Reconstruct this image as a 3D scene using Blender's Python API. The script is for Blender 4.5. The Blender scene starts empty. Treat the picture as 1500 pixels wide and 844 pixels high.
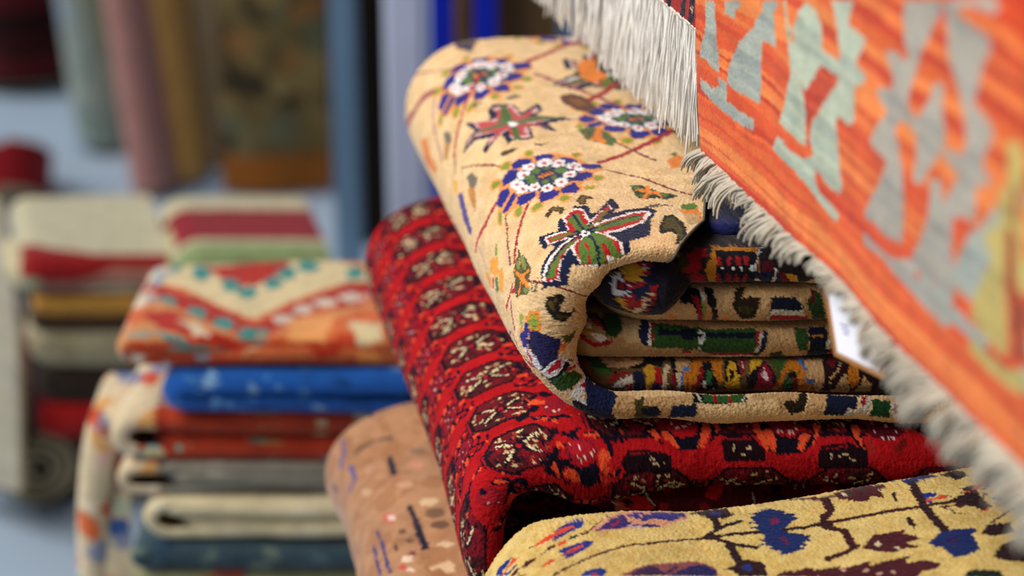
import bpy, math, random
import numpy as np

rng = np.random.default_rng(7)
random.seed(7)
scene = bpy.context.scene
COL = scene.collection

# ------------------------------------------------------------------ camera
CAM_H = 1.45
PITCH = math.radians(25.0)
FPX = 3542.0                       # focal length in pixels of a 1500 px wide frame
CX, CY = 750.0, 422.0
SP, CP = math.sin(PITCH), math.cos(PITCH)


def at(px, py, d):
    """point that stands d metres along the view axis behind the picture point"""
    sx, sy = (px - CX) / FPX * d, (py - CY) / FPX * d
    return np.array([sx, d * CP - sy * SP, CAM_H - d * SP - sy * CP])


# ------------------------------------------------------------------ colour
def lin(h):
    if isinstance(h, str):
        h = h.lstrip('#')
        c = np.array([int(h[i:i + 2], 16) for i in (0, 2, 4)], float) / 255
    else:
        c = np.array(h, float) / 255
    return np.where(c <= .04045, c / 12.92, ((c + .055) / 1.055) ** 2.4)


def vnoise(x, y, seed=0):
    """smooth value noise on arrays, -1..1"""
    r = np.random.default_rng(seed)
    T = r.uniform(-1, 1, (64, 64))
    xi, yi = np.floor(x).astype(int), np.floor(y).astype(int)
    fx, fy = x - xi, y - yi
    fx, fy = fx * fx * (3 - 2 * fx), fy * fy * (3 - 2 * fy)
    a, b = T[xi % 64, yi % 64], T[(xi + 1) % 64, yi % 64]
    c, d = T[xi % 64, (yi + 1) % 64], T[(xi + 1) % 64, (yi + 1) % 64]
    return (a * (1 - fx) + b * fx) * (1 - fy) + (c * (1 - fx) + d * fx) * fy


# ------------------------------------------------------------------ weaving canvas (centimetres)
class Canvas:
    """a piece of carpet design drawn in its own centimetres, looked up knot by knot"""

    def __init__(s, u0, u1, v0, v1, bg, res=.05):
        s.u0, s.v0, s.res = u0, v0, res
        s.nu, s.nv = int((u1 - u0) / res) + 2, int((v1 - v0) / res) + 2
        s.a = np.empty((s.nu, s.nv, 3), np.float32)
        s.a[:] = lin(bg)

    def _win(s, lo, hi):
        i0, j0 = max(0, int((lo[0] - s.u0) / s.res) - 1), max(0, int((lo[1] - s.v0) / s.res) - 1)
        i1, j1 = min(s.nu, int((hi[0] - s.u0) / s.res) + 2), min(s.nv, int((hi[1] - s.v0) / s.res) + 2)
        if i1 <= i0 or j1 <= j0:
            return None
        uu = s.u0 + (np.arange(i0, i1) + .5) * s.res
        vv = s.v0 + (np.arange(j0, j1) + .5) * s.res
        return (slice(i0, i1), slice(j0, j1)), uu[:, None], vv[None, :]

    def poly(s, pts, col):
        p = np.asarray(pts, float)
        w = s._win(p.min(0), p.max(0))
        if w is None:
            return
        sl, U, V = w
        m = np.zeros(np.broadcast(U, V).shape, bool)
        q = np.roll(p, 1, 0)
        for (x1, y1), (x2, y2) in zip(p, q):
            if y1 == y2:
                continue
            c = ((V < y1) != (V < y2)) & (U < (x2 - x1) * (V - y1) / (y2 - y1) + x1)
            m ^= c
        s.a[sl][m] = lin(col)

    def ell(s, c, r, col, ang=0., r0=0.):
        r = (r, r) if np.isscalar(r) else r
        R = max(r)
        w = s._win((c[0] - R, c[1] - R), (c[0] + R, c[1] + R))
        if w is None:
            return
        sl, U, V = w
        ca, sa = math.cos(ang), math.sin(ang)
        X, Y = U - c[0], V - c[1]
        q = ((X * ca + Y * sa) / r[0]) ** 2 + ((-X * sa + Y * ca) / r[1]) ** 2
        s.a[sl][(q <= 1) & (q >= r0 * r0)] = lin(col)

    def line(s, pts, wd, col):
        p = np.asarray(pts, float)
        ws = np.broadcast_to(np.asarray(wd, float), (len(p),))
        for k in range(len(p) - 1):
            a, b = p[k], p[k + 1]
            R = max(ws[k], ws[k + 1]) / 2
            w = s._win(np.minimum(a, b) - R, np.maximum(a, b) + R)
            if w is None:
                continue
            sl, U, V = w
            d = b - a
            L = (d ** 2).sum() + 1e-12
            t = np.clip(((U - a[0]) * d[0] + (V - a[1]) * d[1]) / L, 0, 1)
            dist = (U - a[0] - t * d[0]) ** 2 + (V - a[1] - t * d[1]) ** 2
            h = (ws[k] * (1 - t) + ws[k + 1] * t) / 2
            s.a[sl][dist <= h * h] = lin(col)

    def dots(s, pts, r, col):
        for p in pts:
            s.ell(p, r, col)

    def noise(s, cols, scale, dens, box=None, seed=0):
        """scatter of small irregular patches"""
        r = np.random.default_rng(seed)
        u0, u1, v0, v1 = box
        n = int(dens * (u1 - u0) * (v1 - v0))
        for k in range(n):
            c = (r.uniform(u0, u1), r.uniform(v0, v1))
            s.ell(c, (scale * r.uniform(.5, 1.4), scale * r.uniform(.3, .8)), cols[r.integers(len(cols))], r.uniform(0, 3.1))

    def look(s, U, V, jit=.05, knot=.09, seed=1):
        """colours at arrays of u, v (cm): rounded to knots with ragged edges"""
        ju = vnoise(U * 7.3, V * 6.1, seed) * jit + rng.normal(0, jit * .45, U.shape)
        jv = vnoise(U * 6.7, V * 7.9, seed + 1) * jit + rng.normal(0, jit * .45, U.shape)
        u = np.round((U + ju) / knot) * knot if knot else U + ju
        v = np.round((V + jv) / knot) * knot if knot else V + jv
        i = np.clip(((u - s.u0) / s.res).astype(int), 0, s.nu - 1)
        j = np.clip(((v - s.v0) / s.res).astype(int), 0, s.nv - 1)
        return s.a[i, j]


def place(pts, o, ang=0., sx=1., sy=None, flip=False):
    """motif points in centimetres moved to o, turned by ang, scaled"""
    sy = sx if sy is None else sy
    p = np.asarray(pts, float) * (sx, sy)
    if flip:
        p = p * (-1, 1)
    ca, sa = math.cos(ang), math.sin(ang)
    return np.stack([o[0] + p[:, 0] * ca - p[:, 1] * sa, o[1] + p[:, 0] * sa + p[:, 1] * ca], 1)


# ------------------------------------------------------------------ objects
def link(o, parent=None):
    COL.objects.link(o)
    if parent is not None:
        o.parent = parent
        o.matrix_parent_inverse = parent.matrix_world.inverted()
    return o


def thing(name, label, cat, group=None, loc=(0, 0, 0)):
    o = bpy.data.objects.new(name, None)
    o.empty_display_size = .05
    o.location = tuple(float(x) for x in loc)
    COL.objects.link(o)
    bpy.context.view_layer.update()
    tag(o, label, cat, group)
    return o


def tag(o, label=None, cat=None, group=None, kind=None):
    for k, v in (('label', label), ('category', cat), ('group', group), ('kind', kind)):
        if v:
            o[k] = v
    return o


def mesh_np(name, verts, faces, mat, parent=None, cols=None, smooth=True):
    """one mesh object from arrays; faces is (n,4) or (n,3)"""
    me = bpy.data.meshes.new(name)
    verts = np.ascontiguousarray(verts, np.float32).reshape(-1, 3)
    faces = np.ascontiguousarray(faces, np.int32)
    k = faces.shape[1]
    me.vertices.add(len(verts))
    me.vertices.foreach_set('co', verts.ravel())
    me.loops.add(faces.size)
    me.loops.foreach_set('vertex_index', faces.ravel())
    me.polygons.add(len(faces))
    me.polygons.foreach_set('loop_start', np.arange(0, faces.size, k, dtype=np.int32))
    me.polygons.foreach_set('use_smooth', np.full(len(faces), smooth, bool))
    me.update(calc_edges=True)
    if cols is not None:
        at_ = me.color_attributes.new('yarn', 'FLOAT_COLOR', 'POINT')
        c = np.ones((len(verts), 4), np.float32)
        c[:, :3] = np.asarray(cols).reshape(-1, 3)
        at_.data.foreach_set('color', c.ravel())
    me.validate()
    me.materials.append(mat)
    o = bpy.data.objects.new(name, me)
    return link(o, parent)


GRIDS = {}


def grid_normals(P):
    du = np.gradient(P, axis=0)
    dv = np.gradient(P, axis=1)
    n = np.cross(du, dv)
    return n / (np.linalg.norm(n, axis=2, keepdims=True) + 1e-12)


def grid_mesh(name, P, mat, parent=None, cols=None, key=None, UV=None, fuzz=0., flip=False):
    nu, nv = P.shape[:2]
    if fuzz:
        P = P + grid_normals(P) * rng.normal(0, fuzz, (nu, nv, 1))
    i, j = np.meshgrid(np.arange(nu - 1), np.arange(nv - 1), indexing='ij')
    a = i * nv + j
    f = np.stack([a, a + nv, a + nv + 1, a + 1], -1).reshape(-1, 4)
    if flip:
        f = f[:, ::-1]
    if key:
        GRIDS[key] = (P, UV)
    return mesh_np(name, P.reshape(-1, 3), f, mat, parent, None if cols is None else cols.reshape(-1, 3))


def catmull(P, t):
    """interpolating spline through the rows of P (chord parameter 0..1)"""
    P = np.asarray(P, float)
    n = len(P)
    if n == 2:
        return P[0] + (P[1] - P[0]) * t.reshape((-1,) + (1,) * (P.ndim - 1))
    ext = np.concatenate([2 * P[:1] - P[1:2], P, 2 * P[-1:] - P[-2:-1]])
    x = np.clip(t, 0, 1) * (n - 1)
    k = np.minimum(x.astype(int), n - 2)
    f = (x - k).reshape((-1,) + (1,) * (P.ndim - 1))
    p0, p1, p2, p3 = ext[k], ext[k + 1], ext[k + 2], ext[k + 3]
    return .5 * (2 * p1 + (p2 - p0) * f + (2 * p0 - 5 * p1 + 4 * p2 - p3) * f ** 2 + (3 * p1 - p0 - 3 * p2 + p3) * f ** 3)


def box(name, lo, hi, mat, parent=None, bevel=.004):
    import bmesh
    bm = bmesh.new()
    bmesh.ops.create_cube(bm, size=1)
    lo, hi = np.asarray(lo, float), np.asarray(hi, float)
    for v in bm.verts:
        v.co = tuple(lo + (np.array(v.co) + .5) * (hi - lo))
    if bevel:
        bmesh.ops.bevel(bm, geom=bm.edges[:], offset=bevel, segments=2, affect='EDGES')
    me = bpy.data.meshes.new(name)
    bm.to_mesh(me)
    bm.free()
    me.materials.append(mat)
    return link(bpy.data.objects.new(name, me), parent)


def tubes(paths, radii, sides=5):
    """verts, faces of many swept strands; paths is a list of (n,3)"""
    V, F, base = [], [], 0
    ang = np.arange(sides) * 2 * math.pi / sides
    for P, r in zip(paths, radii):
        P = np.asarray(P, float)
        T = np.gradient(P, axis=0)
        T /= np.linalg.norm(T, axis=1, keepdims=True) + 1e-9
        ref = np.array([.31, .9, .2])
        A = np.cross(T, ref)
        A /= np.linalg.norm(A, axis=1, keepdims=True) + 1e-9
        B = np.cross(T, A)
        r = np.broadcast_to(np.asarray(r, float), (len(P),))
        ring = P[:, None] + r[:, None, None] * (np.cos(ang)[None, :, None] * A[:, None] + np.sin(ang)[None, :, None] * B[:, None])
        n = len(P)
        V.append(ring.reshape(-1, 3))
        i, j = np.meshgrid(np.arange(n - 1), np.arange(sides), indexing='ij')
        a = base + i * sides + j
        b = base + i * sides + (j + 1) % sides
        F.append(np.stack([a, b, b + sides, a + sides], -1).reshape(-1, 4))
        base += n * sides
    return np.concatenate(V), np.concatenate(F)


# ------------------------------------------------------------------ materials
def new_mat(name):
    m = bpy.data.materials.new(name)
    m.use_nodes = True
    nt = m.node_tree
    b = nt.nodes['Principled BSDF']
    return m, nt, b


def yarn_mat(name, rough=.95, sheen=.35, bump=.5, scale=900., vary=.25, tint=None, dist=.0012, stretch=None):
    """wool: the design colour of each knot, a little uneven dye, fuzzy bump and sheen"""
    m, nt, b = new_mat(name)
    N = nt.nodes.new
    L = nt.links.new
    at_ = N('ShaderNodeVertexColor')
    at_.layer_name = 'yarn'
    tc = N('ShaderNodeTexCoord')
    mp = N('ShaderNodeMapping')
    if stretch:
        mp.inputs['Scale'].default_value = stretch
    L(tc.outputs['Object'], mp.inputs['Vector'])
    n1 = N('ShaderNodeTexNoise')
    n1.inputs['Scale'].default_value = scale
    n1.inputs['Detail'].default_value = 2
    n2 = N('ShaderNodeTexNoise')
    n2.inputs['Scale'].default_value = 60
    n2.inputs['Detail'].default_value = 3
    L(mp.outputs[0], n1.inputs['Vector'])
    L(mp.outputs[0], n2.inputs['Vector'])
    mr = N('ShaderNodeMapRange')
    mr.inputs['From Min'].default_value = .3
    mr.inputs['From Max'].default_value = .7
    mr.inputs['To Min'].default_value = 1 - vary
    mr.inputs['To Max'].default_value = 1 + vary
    ad = N('ShaderNodeMath')
    ad.operation = 'ADD'
    L(n1.outputs[0], ad.inputs[0])
    L(n2.outputs[0], ad.inputs[1])
    hf = N('ShaderNodeMath')
    hf.operation = 'MULTIPLY'
    hf.inputs[1].default_value = .5
    L(ad.outputs[0], hf.inputs[0])
    L(hf.outputs[0], mr.inputs['Value'])
    vm = N('ShaderNodeVectorMath')
    vm.operation = 'SCALE'
    L(at_.outputs['Color'], vm.inputs[0])
    L(mr.outputs[0], vm.inputs['Scale'])
    L(vm.outputs[0], b.inputs['Base Color'])
    bp = N('ShaderNodeBump')
    bp.inputs['Strength'].default_value = bump
    bp.inputs['Distance'].default_value = dist
    L(n1.outputs[0], bp.inputs['Height'])
    L(bp.outputs[0], b.inputs['Normal'])
    b.inputs['Roughness'].default_value = rough
    b.inputs['Specular IOR Level'].default_value = .08
    b.inputs['Sheen Weight'].default_value = sheen
    b.inputs['Sheen Roughness'].default_value = .45
    if tint is not None:
        b.inputs['Sheen Tint'].default_value = (*lin(tint), 1)
    return m


def plain_mat(name, col, rough=.6, vary=.15, scale=8., bump=0., metal=0., stretch=None, spec=.3, sheen=0.):
    m, nt, b = new_mat(name)
    N = nt.nodes.new
    L = nt.links.new
    tc = N('ShaderNodeTexCoord')
    mp = N('ShaderNodeMapping')
    if stretch:
        mp.inputs['Scale'].default_value = stretch
    n = N('ShaderNodeTexNoise')
    n.inputs['Scale'].default_value = scale
    n.inputs['Detail'].default_value = 5
    L(tc.outputs['Object'], mp.inputs['Vector'])
    L(mp.outputs[0], n.inputs['Vector'])
    r = N('ShaderNodeValToRGB')
    c = lin(col)
    r.color_ramp.elements[0].position = .3
    r.color_ramp.elements[1].position = .7
    r.color_ramp.elements[0].color = (*np.clip(c * (1 - vary), 0, 1), 1)
    r.color_ramp.elements[1].color = (*np.clip(c * (1 + vary), 0, 1), 1)
    L(n.outputs[0], r.inputs[0])
    L(r.outputs[0], b.inputs['Base Color'])
    b.inputs['Roughness'].default_value = rough
    b.inputs['Metallic'].default_value = metal
    b.inputs['Specular IOR Level'].default_value = spec
    b.inputs['Sheen Weight'].default_value = sheen
    if bump:
        bp = N('ShaderNodeBump')
        bp.inputs['Strength'].default_value = bump
        bp.inputs['Distance'].default_value = .002
        L(n.outputs[0], bp.inputs['Height'])
        L(bp.outputs[0], b.inputs['Normal'])
    return m
# ------------------------------------------------------------------ folded carpets
class Frame:
    """carpet directions on the pile: c across, a along (metres), z up"""

    def __init__(s, o, ec, ea):
        s.o, s.ec, s.ea = np.array(o, float), np.array(ec, float), np.array(ea, float)

    def __call__(s, C, A, Z):
        C, A, Z = np.broadcast_arrays(np.asarray(C, float), A, Z)
        x = s.o[0] + C * s.ec[0] + A * s.ea[0]
        y = s.o[1] + C * s.ec[1] + A * s.ea[1]
        return np.stack([x, y, Z], -1)


def wrap(fr, cL, c0, cRt, cRb, z0, z1, aF, aB, rl, rb=.02, tmax=150, tback=100, du=.001, dvs=None, pw=1.0, warp=None, nlip=40,
         skew=0.):
    """the outer turn of a folded carpet: top, round left fold and underside, its front end rolled inwards.
    rl(u, f) -> lip radius, f is 0 on the top, 1 at the underside. Returns points, u (cm), v (cm)"""
    th = np.linspace(math.pi / 2, 1.5 * math.pi, 200)
    H, zm, A = (z1 - z0) / 2, (z0 + z1) / 2, c0 - cL
    ce = c0 - A * np.abs(np.cos(th)) ** pw
    ze = zm + H * np.sign(np.sin(th)) * np.abs(np.sin(th)) ** pw
    zr = np.clip((ze - z0) / (z1 - z0), 0, 1)
    ce = ce + skew * (zr ** 1.6 - zr)
    n1, n2 = 60, 60
    pc = np.concatenate([np.linspace(cRt, c0, n1, endpoint=False), ce, np.linspace(c0, cRb, n2 + 1)[1:]])
    pz = np.concatenate([np.full(n1, z1), ze, np.full(n2, z0)])
    s = np.concatenate([[0], np.cumsum(np.hypot(np.diff(pc), np.diff(pz)))])
    S = np.arange(0, s[-1], du)
    C, Z = np.interp(S, s, pc), np.interp(S, s, pz)
    tc, tz = np.gradient(C, S), np.gradient(Z, S)
    k = np.hypot(tc, tz)
    nc, nz = tz / k, -tc / k            # outward normal (going left on the top: tangent -c, outward +z)
    f = np.clip((S - n1 * 0 - (cRt - c0)) / (s[n1 + 199] - s[n1] + 1e-9), 0, 1)
    R = rl(C, f) if callable(rl) else np.full_like(C, rl)
    if dvs is None:
        dvs = (.001, .001)
    nflat = max(8, int((aB - aF) / ((dvs[0] + dvs[1]) / 2)))
    tt = np.linspace(0, 1, nflat)
    tt = tt * (dvs[0] + (dvs[1] - dvs[0]) * tt * .5) / (dvs[0] + (dvs[1] - dvs[0]) * .5)
    q = np.linspace(1, 0, nlip, endpoint=False)
    tm = math.radians(tmax)
    t = q * tm
    a_l = (aF + R)[:, None] - R[:, None] * np.sin(t)
    in_l = R[:, None] * (1 - np.cos(t))
    v_l = (aF + R)[:, None] - R[:, None] * t
    a_s = aF + R
    a_f = a_s[:, None] + (aB - rb - a_s)[:, None] * tt
    t2 = np.linspace(0, math.radians(tback), 14)[1:]
    Rb = np.full_like(R, rb)
    a_b = (aB - rb) + Rb[:, None] * np.sin(t2)
    in_b = Rb[:, None] * (1 - np.cos(t2))
    v_b = (aB - rb) + Rb[:, None] * t2
    Aall = np.concatenate([a_l, a_f, a_b], 1)
    IN = np.concatenate([in_l, np.zeros_like(a_f), in_b], 1)
    V = np.concatenate([v_l, a_f, v_b], 1)
    Cc = C[:, None] - nc[:, None] * IN
    Zc = Z[:, None] - nz[:, None] * IN
    U = np.broadcast_to((cRt - S)[:, None], V.shape)
    if warp is not None:
        w_ = warp(Cc, Aall, Zc, U, V)
        Cc, Aall, Zc = w_[:3]
        if len(w_) > 3:
            U = w_[3]
    return fr(Cc, Aall, Zc), U * 100, V * 100


def slab(fr, c0, c1, aF, z0, z1, depth=.08, rt=.02, bulge=1.0, du=.001, dw=.001, warp=None, back=.06, left_round=True):
    """one inner layer of the folded end: a long rounded edge that turns away at its left. u runs along it, v over it"""
    h = (z1 - z0) / 2
    zm = (z0 + z1) / 2
    b = min(h * bulge, .022)
    # path from the right end to the left end, then round the corner to the back
    if left_round:
        n = int((c1 - c0 - rt) / du)
        pc = np.linspace(c1, c0 + rt, n)
        pa = np.full(n, aF + b)
        nx, ny = np.zeros(n), -np.ones(n)
        ph = np.linspace(0, math.pi / 2, max(10, int(rt * 1.57 / du)))[1:]
        pc = np.concatenate([pc, c0 + rt - rt * np.sin(ph), np.full(40, c0)])
        pa = np.concatenate([pa, aF + b + rt - rt * np.cos(ph), aF + b + rt + np.linspace(0, depth, 41)[1:]])
        nx = np.concatenate([nx, -np.sin(ph), -np.ones(40)])
        ny = np.concatenate([ny, -np.cos(ph), np.zeros(40)])
    else:
        n = int((c1 - c0) / du)
        pc = np.linspace(c1, c0, n)
        pa = np.full(n, aF + b)
        nx, ny = np.zeros(n), -np.ones(n)
    s = np.concatenate([[0], np.cumsum(np.hypot(np.diff(pc), np.diff(pa)))])
    u = c1 - s
    ph = np.linspace(-math.pi / 2, math.pi / 2, max(12, int(math.pi * h / dw)))
    off = np.concatenate([-np.linspace(back, 0, 12, endpoint=False), b * np.cos(ph), -np.linspace(0, back, 13)[1:]])
    zz = np.concatenate([np.full(12, -h), h * np.sin(ph), np.full(12, h)])
    w = np.concatenate([-h * math.pi / 2 - np.linspace(back, 0, 12, endpoint=False), h * ph, h * math.pi / 2 + np.linspace(0, back, 13)[1:]])
    C = pc[:, None] + nx[:, None] * off
    A = pa[:, None] + ny[:, None] * off
    Z = np.broadcast_to(zm + zz, C.shape)
    U = np.broadcast_to(u[:, None], C.shape)
    V = np.broadcast_to(w, C.shape)
    if warp is not None:
        C, A, Z = warp(C, A, Z, U, V)
    return fr(C, A, Z), U * 100, V * 100


def wobble(amp, sc, seed):
    def f(C, A, Z, U, V):
        return (C + amp * .5 * vnoise(U * sc + 3, V * sc, seed), A + amp * vnoise(U * sc, V * sc * .6 + 9, seed + 1),
                Z + amp * vnoise(U * sc + 17, V * sc * .6, seed + 2))
    return f
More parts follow.
